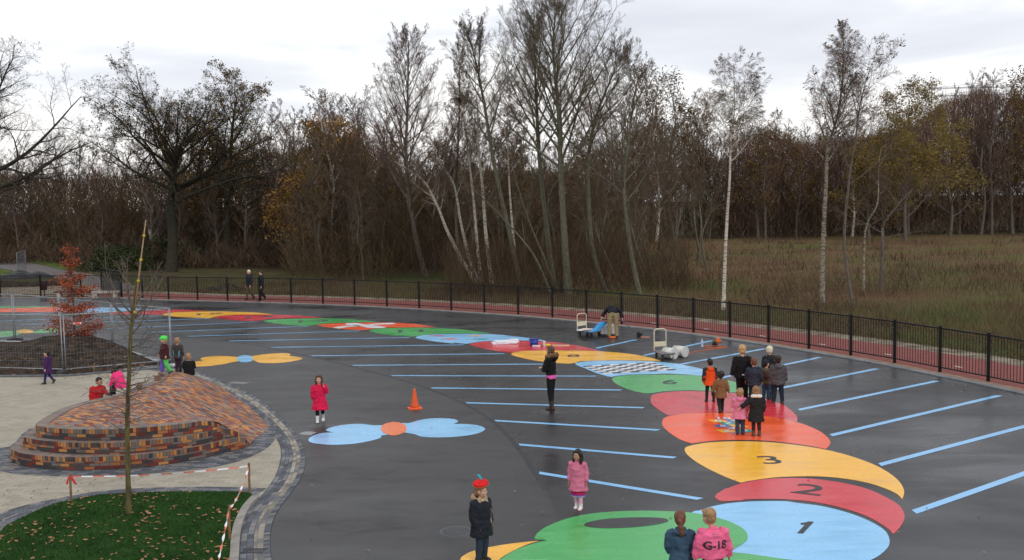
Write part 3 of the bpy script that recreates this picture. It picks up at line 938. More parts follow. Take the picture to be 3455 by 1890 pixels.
for arr, side_, w in ((LS, 'left of', .165), (RS, 'right of', .175)):
    for i, (a, b_) in enumerate(arr):
        pa, pb = P(*a), P(*b_)
        t = (pb - pa).normalized()
        s = Vector((-t.y, t.x, 0)) * w / 2
        sk = t * (.10 if side_ == 'left of' else -.13)
        o_ = ORD[i] if (side_ == 'left of' or i < 8) else 'farthest'
        ww = MB()
        q = [pa - s + sk, pb - s - sk * .6, pb + s, pa + s]
        ww.poly([(p.x, p.y, .0085) for p in q])
        tag(ww.build('painted_stripe', blue), 'light blue painted stripe, the %s to the camera %s the caterpillar' % (o_, side_) if 'far' not in o_ else 'light blue painted stripe, the %s from the camera %s the caterpillar' % (o_, side_), 'painted marking', 'blue stripes %s the caterpillar' % side_)

lf = MB()
for _ in range(230):
    x, y = rnd.uniform(-6.5, 12), rnd.uniform(14, 45)
    leaf(lf, x, y, .014, rnd.uniform(.012, .035))
for _ in range(420):
    i = rnd.randrange(len(FC) - 20)
    p = IN(rnd.uniform(.65, 1.5))[i] if _ % 2 else IN(.7)[i]
    leaf(lf, p.x + rnd.uniform(-.6, .6), p.y + rnd.uniform(-.6, .6), .016, rnd.uniform(.015, .04))
tag(lf.build('fallen_leaves', leafm), 'stray leaves blown over the asphalt and along the kerb by the fence', 'leaves', kind='stuff')
# ------------------------------------------------------------------ trees and other vegetation
import numpy as np
nrg = np.random.default_rng(11)


def island_mat(name, stops, rough=.9, spec=.1, patch=None):
    """each blade, leaf or twig takes its own shade"""
    if name in _M:
        return _M[name]
    m = bpy.data.materials.new(name)
    m.use_nodes = True
    t = m.node_tree
    b = t.nodes['Principled BSDF']
    g = N(t, 'ShaderNodeNewGeometry')
    r = ramp(t, stops)
    out = g.outputs['Random Per Island']
    if patch:
        tcn = N(t, 'ShaderNodeTexCoord')
        n = N(t, 'ShaderNodeTexNoise', inp={'Scale': patch, 'Detail': 4.0})
        t.links.new(tcn.outputs['Object'], n.inputs['Vector'])
        a = math_node(t, 'MULTIPLY', g.outputs['Random Per Island'], 0.5)
        mr = N(t, 'ShaderNodeMapRange', inp={'From Min': 0.36, 'From Max': 0.64, 'To Min': -.1, 'To Max': 0.6})
        t.links.new(n.outputs['Fac'], mr.inputs['Value'])
        out = math_node(t, 'ADD', a, mr.outputs[0])
    t.links.new(out, r.inputs[0])
    t.links.new(r.outputs[0], b.inputs['Base Color'])
    b.inputs['Roughness'].default_value = rough
    b.inputs['Specular IOR Level'].default_value = spec
    _M[name] = m
    return m


def strips(name, C, D, Ln, W, mat, bend=0.15):
    """many thin tapering blades or twigs in one mesh: base C, direction D, length, width"""
    n = len(C)
    side = np.cross(D, nrg.normal(size=(n, 3)))
    side /= np.linalg.norm(side, axis=1)[:, None] + 1e-9
    b_ = nrg.normal(size=(n, 3)) * bend
    tip = C + (D + b_) * Ln[:, None]
    mid = C + D * Ln[:, None] * .5
    w = side * W[:, None] / 2
    V = np.stack([C - w, C + w, mid + w * .7, mid - w * .7, tip], 1).reshape(-1, 3)
    base = np.arange(n)[:, None] * 5
    me = bpy.data.meshes.new(name)
    me.vertices.add(n * 5)
    me.vertices.foreach_set('co', V.astype(np.float32).ravel())
    loops = np.concatenate([base + np.array([0, 1, 2, 3]), base + np.array([3, 2, 4])], 1)
    me.loops.add(n * 7)
    me.loops.foreach_set('vertex_index', loops.astype(np.int32).ravel())
    me.polygons.add(n * 2)
    st = (np.arange(n)[:, None] * 7 + np.array([0, 4])).astype(np.int32).ravel()
    me.polygons.foreach_set('loop_start', st)
    me.update(calc_edges=True)
    me.validate()
    return link(name, me, mat)


class Tubes:
    def __init__(self):
        self.v, self.f = [], []

    def tube(self, pts, rads, n):
        V, F = self.v, self.f
        base = len(V)
        k = len(pts)
        t = (pts[-1] - pts[0])
        if t.length < 1e-6:
            return
        t.normalize()
        u = t.orthogonal().normalized()
        w = t.cross(u)
        cs = [(math.cos(2 * math.pi * j / n), math.sin(2 * math.pi * j / n)) for j in range(n)]
        for p, r in zip(pts, rads):
            for c, s in cs:
                V.append((p.x + (u.x * c + w.x * s) * r, p.y + (u.y * c + w.y * s) * r, p.z + (u.z * c + w.z * s) * r))
        for i in range(k - 1):
            a = base + i * n
            for j in range(n):
                j2 = (j + 1) % n
                F.append((a + j, a + j2, a + n + j2, a + n + j))

    def mesh(self, name):
        me = bpy.data.meshes.new(name)
        me.from_pydata(self.v, [], self.f)
        return me


def rand_perp(rng, d):
    a = d.orthogonal().normalized()
    b = d.cross(a)
    th = rng.uniform(0, 2 * math.pi)
    return a * math.cos(th) + b * math.sin(th)


def grow(rng, T, tips, p, d, length, rad, lvl, S):
    """one branch and all that leaves it. S[lvl] = (segments, wiggle, upward pull, children, angle, length ratio, first child at, sides)"""
    nseg, wig, up, nch, ang, lr, st, sides = S[lvl]
    pts, rads = [p.copy()], [rad]
    seg = length / nseg
    d = d.copy()
    dirs = [d.copy()]
    for i in range(nseg):
        d = (d + Vector((rng.gauss(0, wig), rng.gauss(0, wig), rng.gauss(0, wig) + up))).normalized()
        p = p + d * seg
        pts.append(p)
        dirs.append(d.copy())
        rads.append(max(rad * (1 - 0.88 * ((i + 1) / nseg)), 0.0035))
    T[0 if lvl <= 1 else 1].tube(pts, rads, sides)
    if lvl + 1 >= len(S):
        tips.append((pts[-1], dirs[-1]))
        tips.append((pts[len(pts) // 2], dirs[-1]))
        return
    n = nch if isinstance(nch, int) else rng.randint(*nch)
    for c in range(n):
        t = st + (1 - st) * ((c + rng.random()) / n)
        t = min(t, .99)
        i = min(int(t * nseg), nseg - 1)
        q = pts[i].lerp(pts[i + 1], t * nseg - i)
        dd = dirs[i + 1]
        a = R(ang * rng.uniform(.65, 1.3))
        nd = dd * math.cos(a) + rand_perp(rng, dd) * math.sin(a)
        l2 = length * lr * (1.15 - .75 * t) * rng.uniform(.7, 1.25)
        r2 = max(min(rads[i] * .55, rad * .45 * (1.2 - t * .6)), .0042)
        grow(rng, T, tips, q, nd.normalized(), l2, r2, lvl + 1, S)


def tree_meshes(seed, path, rad, prim, env, S, ang, leaves=None, start=.3, name='tree', topr=.12, azbias=None):
    """trunk along path (local points); prim primaries from fraction start to the top, length env(t); returns trunk, crown and foliage meshes"""
    rng = random.Random(seed)
    T = [Tubes(), Tubes()]
    tips = []
    pts = smooth_curve(path, closed=False, n=5) if len(path) > 2 else resample(path, 10)
    k = len(pts)
    rads = [rad * (1.25 - .25 * min(1, i / 3)) * (1 - (1 - topr) * (i / (k - 1)) ** 1.05) for i in range(k)]
    T[0].tube(pts, rads, 9)
    for c in range(prim):
        t = start + (1 - start) * (c + rng.random() * .8) / prim
        t = min(t, .985)
        f = t * (k - 1)
        i = int(f)
        q = pts[i].lerp(pts[i + 1], f - i)
        dd = (pts[i + 1] - pts[i]).normalized()
        a = R(ang(t) if callable(ang) else ang) * rng.uniform(.8, 1.2)
        az = c * 2.399 + rng.uniform(-.5, .5)
        side = Vector((math.cos(az), math.sin(az), 0))
        nd = (dd * math.cos(a) + side * math.sin(a)).normalized()
        grow(rng, T, tips, q, nd, env(t) * rng.uniform(.8, 1.15), max(rads[i] * .55, .012), 0, S)
    fol = None
    if leaves:
        cnt, size, spread = leaves
        b = MB()
        for _ in range(cnt):
            p, d = tips[rng.randrange(len(tips))]
            c = p + Vector((rng.gauss(0, spread), rng.gauss(0, spread), rng.gauss(0, spread * .8)))
            s = size * rng.uniform(.6, 1.4)
            u = Vector((rng.gauss(0, 1), rng.gauss(0, 1), rng.gauss(0, 1))).normalized()
            w = u.orthogonal().normalized()
            b.quad(c - u * s, c - w * s * .5, c + u * s, c + w * s * .5)
        fol = b.mesh('foliage')
    return T[0].mesh('trunk'), T[1].mesh('crown'), fol


def put_tree(name, loc, meshes, mats, label, cat='tree', group=None, rz=0, sc=1.0, sz=None):
    root = empty(name, loc, rz, label, cat, group)
    root.scale = (sc, sc, sc if sz is None else sz)
    link('trunk', meshes[0], mats[0], root, True)
    link('crown', meshes[1], mats[1], root)
    if meshes[2] is not None:
        link('foliage', meshes[2], mats[2], root)
    return root


oakbark = bark_mat("bark_oak", (0.020, 0.018, 0.014), (0.055, 0.050, 0.036))
greybark = bark_mat("bark_grey_green", (0.06, 0.056, 0.038), (0.16, 0.15, 0.105))
darkbark = bark_mat("bark_dark", (0.06, 0.048, 0.04), (0.17, 0.14, 0.115))
birchbark = bark_mat("bark_birch", (0.07, 0.06, 0.045), (0.54, 0.49, 0.41), (1.2, 1.2, 5.0), 3.2, .38, .50)
birchdull = bark_mat("bark_birch_dull", (0.06, 0.05, 0.035), (0.30, 0.26, 0.20), (1.2, 1.2, 4.0), 2.6, .38, .56)
tw_brown = island_mat("twig_brown", [(0, (0.075, 0.050, 0.034)), (1, (0.185, 0.13, 0.088))])
tw_purple = island_mat("twig_purple", [(0, (0.085, 0.050, 0.040)), (1, (0.205, 0.125, 0.098))])
tw_grey = island_mat("twig_grey", [(0, (0.085, 0.062, 0.042)), (1, (0.19, 0.145, 0.10))])
tw_oak = island_mat("twig_oak", [(0, (0.022, 0.018, 0.014)), (1, (0.055, 0.045, 0.034))])
lv_oak = island_mat("leaf_oak", [(0, (0.060, 0.032, 0.010)), (.6, (0.13, 0.075, 0.018)), (1, (0.17, 0.13, 0.03))])
lv_orange = island_mat("leaf_orange", [(0, (0.13, 0.06, 0.02)), (.6, (0.25, 0.13, 0.03)), (1, (0.34, 0.22, 0.06))])
lv_yellow = island_mat("leaf_yellow", [(0, (0.08, 0.055, 0.018)), (.6, (0.165, 0.115, 0.028)), (1, (0.25, 0.18, 0.045))])
lv_copper = island_mat("leaf_copper", [(0, (0.11, 0.022, 0.012)), (.5, (0.26, 0.06, 0.030)), (1, (0.40, 0.12, 0.055))])
lv_green = island_mat("leaf_dark_green", [(0, (0.022, 0.032, 0.014)), (1, (0.075, 0.09, 0.04))])

# level tables: (segments, wiggle, up, children, angle, ratio, first child at, sides)
S_OAK = [(10, .13, .025, 11, 48, .46, .22, 6), (6, .18, .03, 8, 46, .50, .15, 4), (4, .22, .04, 6, 44, .55, .15, 3), (3, .25, .05, 5, 42, .6, .2, 3), (2, .2, .04, 0, 40, .5, .2, 3)]
S_ASC = [(8, .06, .045, 10, 34, .40, .18, 5), (5, .09, .06, 8, 36, .5, .15, 4), (4, .10, .04, 8, 36, .62, .12, 3), (2, .1, .02, 0, 32, .6, .2, 3)]
S_BIR = [(8, .07, .05, 9, 36, .46, .15, 4), (5, .09, .0, 7, 34, .62, .1, 3), (4, .08, -.09, 6, 28, .8, .1, 3), (4, .06, -.17, 0, 30, .6, .2, 3)]
S_BG = [(6, .10, .05, 8, 40, .46, .2, 4), (4, .12, .05, 7, 40, .55, .15, 3), (3, .14, .03, 6, 38, .62, .15, 3), (2, .12, 0, 0, 30, .6, .2, 3)]
S_LEAF = [(5, .12, .07, 6, 40, .46, .2, 4), (4, .14, .03, 5, 40, .52, .15, 3), (3, .15, 0, 0, 36, .6, .15, 3)]


def px_path(Y, pts):
    w = [at_depth(x, y, Y) for x, y in pts]
    base = Vector((w[0].x, Y, 0))
    out = [p - base for p in w]
    out[0].z = -.05
    return base, out


def hero(name, label, Y, px, rad, prim, env, S, ang, mats, seed, leaves=None, start=.3, topr=.12, group=None):
    base, path = px_path(Y, px)
    jit = random.Random(seed + 99)
    for i in range(1, len(path)):
        path[i] = path[i] + Vector((0, jit.uniform(-.25, .25), 0))
    ms = tree_meshes(seed, path, rad, prim, env, S, ang, leaves, start, name, topr)
    return put_tree(name, base, ms, mats, label, 'tree', group)


# --- the two oaks on the left and the one whose trunk is outside the frame
hero('oak_tree', 'large spreading oak with dark limbs and a few brown leaves, left of the centre', 88, [(578, 918), (580, 800), (572, 700), (585, 600), (588, 545), (592, 505)], .47, 24,
     lambda t: 12.4 - 5.2 * t, S_OAK, lambda t: 92 - 64 * t, (oakbark, tw_oak, lv_oak), 5, (4600, .09, .13), start=.40, topr=.3)
hero('oak_tree', 'bare oak cut by the left edge, its limbs reaching over the road', 74, [(-190, 960), (-190, 800), (-180, 640), (-170, 500), (-150, 400)], .55, 18,
     lambda t: 15.0 - 8.5 * t, S_OAK, lambda t: 70 - 48 * t, (oakbark, tw_oak, lv_oak), 8, None, start=.30, topr=.3)
hero('oak_tree', 'narrower half bare oak standing just right of the large spreading oak', 100, [(768, 915), (765, 780), (768, 660), (775, 540), (785, 420), (800, 320)], .42, 18,
     lambda t: 9.6 - 6.0 * t, S_OAK, lambda t: 62 - 30 * t, (oakbark, tw_oak, lv_oak), 21, (3200, .10, .15), start=.26)
# --- ascending trees of the middle
hero('alder_tree', 'cone shaped bare tree with purplish twigs, left of the white leaning birches', 76, [(1440, 960), (1400, 790), (1372, 560), (1375, 330), (1378, 135)], .22, 42,
     lambda t: 8.6 * (1.02 - t) ** .62, S_ASC, lambda t: 56 - 30 * t, (darkbark, tw_purple, None), 31, start=.30)
hero('poplar_tree', 'tallest bare tree with fan shaped crown near the middle of the photo', 60, [(1918, 1010), (1905, 820), (1893, 600), (1885, 380), (1868, 180), (1872, 60)], .24, 34,
     lambda t: 10.6 * (1.02 - t) ** .62, S_ASC, lambda t: 54 - 28 * t, (greybark, tw_grey, None), 33, start=.40)
hero('poplar_tree', 'bare tree with its leader just left of the tallest one, reaching the top edge', 62, [(1872, 985), (1850, 820), (1822, 560), (1812, 380), (1805, 220), (1800, 85)], .19, 26,
     lambda t: 6.8 * (1.02 - t) ** .6, S_ASC, lambda t: 50 - 26 * t, (greybark, tw_grey, None), 34, start=.42)
hero('poplar_tree', 'bare tree curving left to a tall top between the conical and the tallest tree', 63, [(1760, 990), (1722, 800), (1668, 560), (1630, 330), (1605, 210), (1585, 130)], .17, 24,
     lambda t: 6.4 * (1.02 - t) ** .6, S_ASC, lambda t: 52 - 26 * t, (greybark, tw_grey, None), 35, start=.42)
hero('poplar_tree', 'bare tree leaning right, just right of the tallest one', 61, [(2045, 1015), (1998, 830), (1985, 560), (2010, 400), (2060, 270), (2090, 200)], .16, 26,
     lambda t: 6.6 * (1.02 - t) ** .6, S_ASC, lambda t: 54 - 24 * t, (greybark, tw_grey, None), 36, start=.38)
hero('poplar_tree', 'bushy bare tree with grey forked limbs left of the lone white birch', 58, [(2160, 1030), (2130, 850), (2105, 640), (2120, 480), (2140, 330), (2155, 260)], .15, 28,
     lambda t: 5.6 * (1.02 - t) ** .6, S_BG, lambda t: 56 - 24 * t, (greybark, tw_grey, None), 37, start=.34)
hero('alder_tree', 'slim bare tree with dense reddish top directly left of the fan shaped crown', 72, [(1560, 965), (1540, 760), (1545, 520), (1550, 330), (1548, 160)], .13, 30,
     lambda t: 3.8 * (1.02 - t) ** .6, S_ASC, lambda t: 46 - 20 * t, (darkbark, tw_purple, None), 38, start=.36)
# --- white birches
bw = [('white birch leaning left from the thicket, the most slanting of the clump', 70, [(1608, 965), (1560, 880), (1510, 780), (1470, 680), (1420, 600), (1330, 545)], .16, 1.7, 41),
      ('white birch of the clump, second from the left, its stem bending at the top', 71, [(1612, 968), (1580, 860), (1555, 750), (1530, 620), (1480, 540), (1440, 420)], .13, 1.8, 42),
      ('thin white birch in the middle of the clump, rising nearly straight', 70, [(1625, 968), (1612, 850), (1600, 700), (1585, 560), (1570, 440), (1560, 330)], .13, 1.9, 43),
      ('straight white birch at the right side of the clump', 69, [(1660, 972), (1640, 800), (1628, 640), (1615, 500), (1612, 380), (1600, 240)], .14, 2.0, 44),
      ('single thin white birch between the clump and the tallest bare tree', 68, [(1750, 980), (1736, 840), (1722, 680), (1715, 540), (1712, 420), (1720, 300)], .10, 1.9, 45)]
for lab, Y, px, r_, ln, sd in bw:
    hero('birch_tree', lab, Y, px, r_, 18, (lambda ln: (lambda t: ln * 1.5 * (1.3 - t)))(ln), S_BIR, 42, (birchbark, tw_brown, None), sd, start=.52, group='white birches of the left clump')
hero('birch_tree', 'lone slender white birch with drooping twigs, straight behind the fence right of centre', 50, [(2441, 1047), (2448, 900), (2456, 740), (2460, 600), (2465, 470), (2478, 370), (2472, 215)], .10, 24,
     lambda t: 4.0 * (1.05 - t) ** .5, S_BIR, 50, (birchbark, tw_grey, None), 51, start=.56)
hero('birch_tree', 'tall birch with a dense pointed crown rising above the right woodland', 51, [(2775, 1035), (2778, 850), (2790, 640), (2798, 500), (2825, 400), (2840, 260), (2850, 85)], .13, 34,
     lambda t: 4.4 * (1.03 - t) ** .65, S_BIR, lambda t: 54 - 26 * t, (birchdull, tw_purple, None), 52, start=.42)
hero('alder_tree', 'dark bare tree forking beside the tall pointed birch, with sparse leaves on its right limbs', 50, [(2880, 1010), (2855, 830), (2860, 640), (2885, 450), (2910, 340), (2935, 240)], .09, 16,
     lambda t: 5.2 - 3.0 * t, S_BG, 46, (darkbark, tw_brown, lv_oak), 53, (240, .09, .1), start=.40)
hero('birch_tree', 'crooked thin pale stem leaning over the meadow, right of the tall pointed birch', 56, [(2915, 900), (2925, 780), (2955, 690), (2962, 580), (2975, 500)], .07, 6,
     lambda t: 1.1, S_BIR, 40, (birchdull, tw_brown, None), 54, start=.5)
hero('willow_tree', 'low forked shrubby tree with an arching limb at the meadow edge', 58, [(2972, 960), (2975, 830), (2985, 760), (3030, 690), (3090, 630)], .11, 10,
     lambda t: 3.6 - 1.5 * t, S_BG, 55, (darkbark, tw_brown, None), 55, start=.3)
# slim leaning stems in the thicket
for i, (lab, px) in enumerate([('slim grey stem leaning left from the foot of the tallest bare tree', [(1860, 1000), (1800, 860), (1700, 740), (1620, 660), (1560, 600)]),
                               ('slim grey stem leaning left, second one beside the tallest bare tree', [(1880, 1005), (1840, 880), (1790, 760), (1750, 640), (1720, 520)]),
                               ('pale forked stem right of the tallest bare tree with a light broken top', [(2090, 1020), (2060, 900), (2010, 780), (1980, 660), (1955, 600)]),
                               ('slim stem leaning left beneath the bushy tree near the lone birch', [(2215, 1035), (2170, 900), (2135, 780), (2115, 660), (2100, 560)])]):
    hero('thicket_tree', lab, 60 + i, px, .075, 12, lambda t: 1.9 - 1.0 * t, S_BG, 40, (greybark, tw_grey, None), 60 + i, start=.4)

# --- trees with autumn leaves
def auto(seed, H, rad, prim, e0, e1, S, ang, leaves=None, start=.3, wob=.25):
    rg = random.Random(seed)
    path = [Vector((0, 0, -.05))] + [Vector((rg.uniform(-wob, wob) * k, rg.uniform(-wob, wob) * k, H * k / 4)) for k in range(1, 5)]
    return tree_meshes(seed, path, rad, prim, lambda t: e0 * (1 - t) + e1 * t, S, ang, leaves, start)


def topY(xs, ytop, Y):
    return at_depth(xs, ytop, Y)


for nm, lab, xs, yt, Y, e0, lv, sd, cnt in [
        ('maple_tree', 'orange leaved tree at the wood edge between the oaks and the conical tree', 1130, 455, 92, 5.6, lv_orange, 71, 9000),
        ('maple_tree', 'smaller orange leaved tree just left of the bigger orange one', 985, 620, 90, 4.0, lv_orange, 72, 3600),
        ('willow_tree', 'rounded yellow brown leafy tree beyond the meadow on the right', 3060, 350, 118, 9.0, lv_yellow, 73, 15000),
        ('willow_tree', 'lower yellow brown leafy tree left of the rounded one beyond the meadow', 2935, 520, 122, 6.0, lv_yellow, 76, 6000),
        ('willow_tree', 'brown yellow leafy tree right of the rounded one beyond the meadow', 3210, 430, 126, 6.0, lv_yellow, 77, 4200),
        ('maple_tree', 'brown leaved tree under the left limbs of the large oak', 700, 520, 106, 5.6, lv_oak, 74, 8000),
        ('maple_tree', 'small orange leaved tree beyond the road at the far left', 385, 690, 112, 3.2, lv_orange, 75, 2200)]:
    tp = topY(xs, yt, Y)
    ms = auto(sd, tp.z, .2, 20, e0, e0 * .35, S_LEAF, 52, (cnt, .12, .45), start=.16)
    put_tree(nm, (tp.x, Y, 0), ms, (darkbark, tw_brown, lv), lab)

# --- background woodland trees: six patterns, copied
BG = []
for sd, H, S, tw, e0, e1, ang, lv in [(101, 14, S_BG, tw_brown, 3.6, 1.0, 44, None), (102, 15, S_ASC, tw_purple, 3.6, .9, 34, None), (103, 13, S_BIR, tw_purple, 3.2, .8, 40, None),
                                      (104, 15, S_BG, tw_purple, 4.2, 1.1, 40, None), (105, 12, S_LEAF, tw_brown, 3.6, 1.2, 48, (2600, .09, .4)), (106, 14, S_ASC, tw_brown, 3.4, 1.0, 38, None)]:
    ms = auto(sd, H, .16, 24, e0, e1, S, ang, lv, start=.20, wob=.3)
    BG.append((ms, H, (birchbark if sd == 103 else darkbark, tw, lv_oak)))
LABS = ['bare brown tree in the dense background woodland', 'bare tree with upright purplish branches in the background woodland', 'pale stemmed birch with fine twigs in the background woodland',
        'broad bare tree with purple haze of twigs in the background woodland', 'tree keeping some brown leaves in the background woodland', 'bare tree with upright brown branches in the background woodland']
GRP = ['bare brown background trees', 'upright purplish background trees', 'background birches', 'broad purple background trees', 'brown leaved background trees', 'upright brown background trees']
KN = ['woodland_tree', 'alder_tree', 'birch_tree', 'woodland_tree', 'oak_tree', 'poplar_tree']
SKY_PTS = [(-400, 440), (0, 470), (250, 490), (420, 480), (640, 460), (800, 420), (900, 370), (1010, 385), (1080, 300), (1150, 330), (1250, 330), (1400, 520), (1560, 440), (1700, 470), (1900, 480), (2020, 380), (2200, 270), (2330, 300), (2420, 430), (2600, 400), (2700, 440), (2900, 420), (3080, 380), (3180, 300), (3300, 265), (3400, 285), (3560, 255), (3900, 255)]


def skyl(x):
    for (a, ya), (b, yb) in zip(SKY_PTS, SKY_PTS[1:]):
        if a <= x <= b:
            return ya + (yb - ya) * (x - a) / (b - a)
    return 420


def edgeY(xs):
    """distance of the near edge of the wood at image column xs"""
    if xs < 250:
        return 112
    if xs < 1000:
        return 98
    if xs < 1850:
        return 84
    if xs < 2300:
        return 84 + (xs - 1850) / 450 * 46
    return 130


protos = []
for (ms, H, mats), lb_, gp, kn in zip(BG, LABS, GRP, KN):
    protos.append([ms, H, mats, lb_, gp, kn, None])
rg = random.Random(2024)
nbg = 0
for row, (dY, cnt, frac) in enumerate([(3, 60, .80), (12, 60, .9), (22, 56, 1.0), (34, 50, 1.04)]):
    for i in range(cnt):
        xs = -330 + (i + rg.random()) * 4150 / cnt
        Y = edgeY(xs) + dY + rg.uniform(-4, 4)
        yt = skyl(xs) + rg.uniform(-25, 55) + (1 - frac) * 260 * rg.random()
        tp = at_depth(xs, yt, Y)
        k = rg.choices(range(6), [3, 3, 2.4, 3, 1.3, 2.4])[0]
        if xs > 2300 and k in (0, 5):
            k = 3
        pr = protos[k]
        sz = tp.z / pr[1]
        sc = min(1.35, max(.75, sz)) * rg.uniform(.9, 1.15)
        if pr[6] is None:
            o = put_tree(pr[5], (0, 0, 0), pr[0], pr[2], pr[3], 'tree', pr[4])
            pr[6] = o
        else:
            o = copy_tree(pr[6])
        o.location = (tp.x, Y, 0)
        o.rotation_euler = (0, 0, rg.uniform(0, 6.28))
        o.scale = (sc, sc, sz)
        nbg += 1

# --- undergrowth and the dense fill of the wood
def fill(name, n, xr, yfun, hfun, ln, wd, mat, label, cat, up=.9, spread=.5, zpow=1.0):
    C, D, Ls, Ws = [], [], [], []
    r = random.Random(hash(name) % 1000 if False else len(name) * 31 + n)
    for _ in range(n):
        xs = r.uniform(*xr)
        Y = yfun(xs, r)
        H = hfun(xs, Y)
        z = H * (r.random() ** zpow)
        C.append(((xs - CX) / FPX * Y, Y, z))
        D.append((r.gauss(0, spread), r.gauss(0, spread), up + r.gauss(0, spread * .5)))
        Ls.append(r.uniform(*ln))
        Ws.append(r.uniform(*wd))
    C, D = np.array(C), np.array(D)
    D /= np.linalg.norm(D, axis=1)[:, None]
    o = strips(name, C, D, np.array(Ls), np.array(Ws), mat)
    return tag(o, label, cat, kind='stuff')


und = island_mat("undergrowth", [(0, (0.036, 0.024, 0.016)), (.4, (0.088, 0.056, 0.036)), (.7, (0.078, 0.062, 0.032)), (1, (0.15, 0.088, 0.045))], patch=.07)
und_r = island_mat("undergrowth_russet", [(0, (0.05, 0.032, 0.024)), (.6, (0.10, 0.066, 0.046)), (1, (0.15, 0.105, 0.065))])
hz = lambda xs, Y, f=.62: max(2.0, at_depth(xs, skyl(xs) + 60, Y).z * f)
SL = []
for sd, H in ((201, 9), (202, 7.5)):
    SL.append((auto(sd, H, .06, 16, 2.2, .6, S_BIR if sd == 201 else S_BG, 34, None, start=.3, wob=.35), H))
first = [None, None]
for i in range(85):
    xs = rg.uniform(1000, 2400)
    Y = rg.uniform(74, 98)
    k = i % 2
    hh = rg.uniform(6, 12.5)
    o = put_tree('thicket_tree', (0, 0, 0), SL[k][0], (greybark, tw_brown, None), ['slim bare tree with spreading twigs in the thicket behind the cycle path', 'slim crooked bare tree in the thicket behind the cycle path'][k], 'tree', ['slim thicket trees', 'slim crooked thicket trees'][k]) if first[k] is None else copy_tree(first[k])
    first[k] = first[k] or o
    o.location = ((xs - CX) / FPX * Y, Y, 0)
    sc = hh / SL[k][1]
    o.scale = (sc, sc, sc)
    o.rotation_euler = (rg.uniform(-.12, .12), rg.uniform(-.12, .12), rg.uniform(0, 6.28))
fill('woodland_mass', 120000, (-450, 3950), lambda x, r: edgeY(x) + 2 + abs(r.gauss(0, 17)), lambda x, Y: hz(x, Y, .80 if x < 2600 else 1.0), (.9, 2.6), (.03, .075), und, 'mass of bare twigs and stems deep in the background woodland', 'woodland', zpow=1.15)
thk = lambda x, Y: 1.2 + 4.6 * max(0, .45 + noise.noise(Vector((x * .012, Y * .25, 1))))
fill('woodland_mass.001', 46000, (2450, 3950), lambda x, r: edgeY(x) + 1 + abs(r.gauss(0, 12)), lambda x, Y: hz(x, Y, 1.0), (1.0, 2.6), (.03, .06), tw_purple, 'haze of purplish twigs in the wood beyond the meadow', 'woodland', up=1.2, spread=.45, zpow=.75)
fill('thicket', 13500, (960, 2130), lambda x, r: r.uniform(73, 94), thk, (.8, 2.6), (.015, .035), und, 'dense bare thicket behind the cycle path in the middle', 'thicket', spread=.55, zpow=1.3)
fill('thicket.001', 6500, (1500, 2330), lambda x, r: r.uniform(59, 68), lambda x, Y: 2.6, (.6, 2.0), (.012, .03), und, 'low bare brush at the foot of the middle trees', 'thicket', spread=.35, zpow=1.6)
fill('thicket.002', 14000, (-350, 1000), lambda x, r: edgeY(x) - 4 + r.uniform(-3, 8), lambda x, Y: .7 + 3.4 * max(0, .4 + noise.noise(Vector((x * .013, Y * .1, 7)))), (.5, 1.6), (.03, .06), und_r, 'russet bramble and brush at the wood edge on the left', 'thicket', spread=.6, zpow=1.5)
# meadow plants
md = island_mat("meadow_plants", [(0, (0.105, 0.060, 0.040)), (.38, (0.19, 0.122, 0.075)), (.60, (0.15, 0.13, 0.06)), (.9, (0.095, 0.165, 0.045))], patch=.09)
C, D, Ls, Ws = [], [], [], []
mp_poly = [V2(p.x, p.y) for p in smooth_curve(mead, n=4)]
r = random.Random(3)
while len(C) < 70000:
    xs = r.uniform(2130, 3900)
    ys = 780 + 560 * r.random() ** .8
    p = P(xs, ys)
    if p.y > 150 or p.y < 25 or not inside(p, mp_poly):
        continue
    C.append((p.x, p.y, 0))
    D.append((r.gauss(0, .3), r.gauss(0, .3), 1))
    tall = max(0, noise.noise(Vector((p.x * .07, p.y * .07, 3))) + .35)
    sc_ = min(2.0, p.y / 45)
    Ls.append(r.uniform(.10, .30) + tall * .30)
    Ws.append(r.uniform(.008, .02) * sc_)
C, D = np.array(C), np.array(D)
D /= np.linalg.norm(D, axis=1)[:, None]
tag(strips('meadow_grass', C, D, np.array(Ls), np.array(Ws), md, .25), 'rough brown and green meadow plants beyond the fence on the right', 'meadow plants', kind='stuff')
# taller dead weeds and brambles standing in clumps over the meadow
C, D, Ls, Ws = [], [], [], []
for _ in range(260):
    xs, ys = r.uniform(2200, 3800), 790 + 440 * r.random()
    q = P(xs, ys)
    if q.y > 150 or not inside(q, mp_poly):
        continue
    for _k in range(r.randint(25, 60)):
        C.append((q.x + r.gauss(0, 1.1), q.y + r.gauss(0, .8), 0))
        D.append((r.gauss(0, .35), r.gauss(0, .35), 1))
        Ls.append(r.uniform(.4, 1.15))
        Ws.append(r.uniform(.012, .03) * min(2, q.y / 45))
C, D = np.array(C), np.array(D)
D /= np.linalg.norm(D, axis=1)[:, None]
tag(strips('meadow_weeds', C, D, np.array(Ls), np.array(Ws), und_r, .3), 'clumps of tall dead weeds standing in the meadow', 'weeds', kind='stuff')
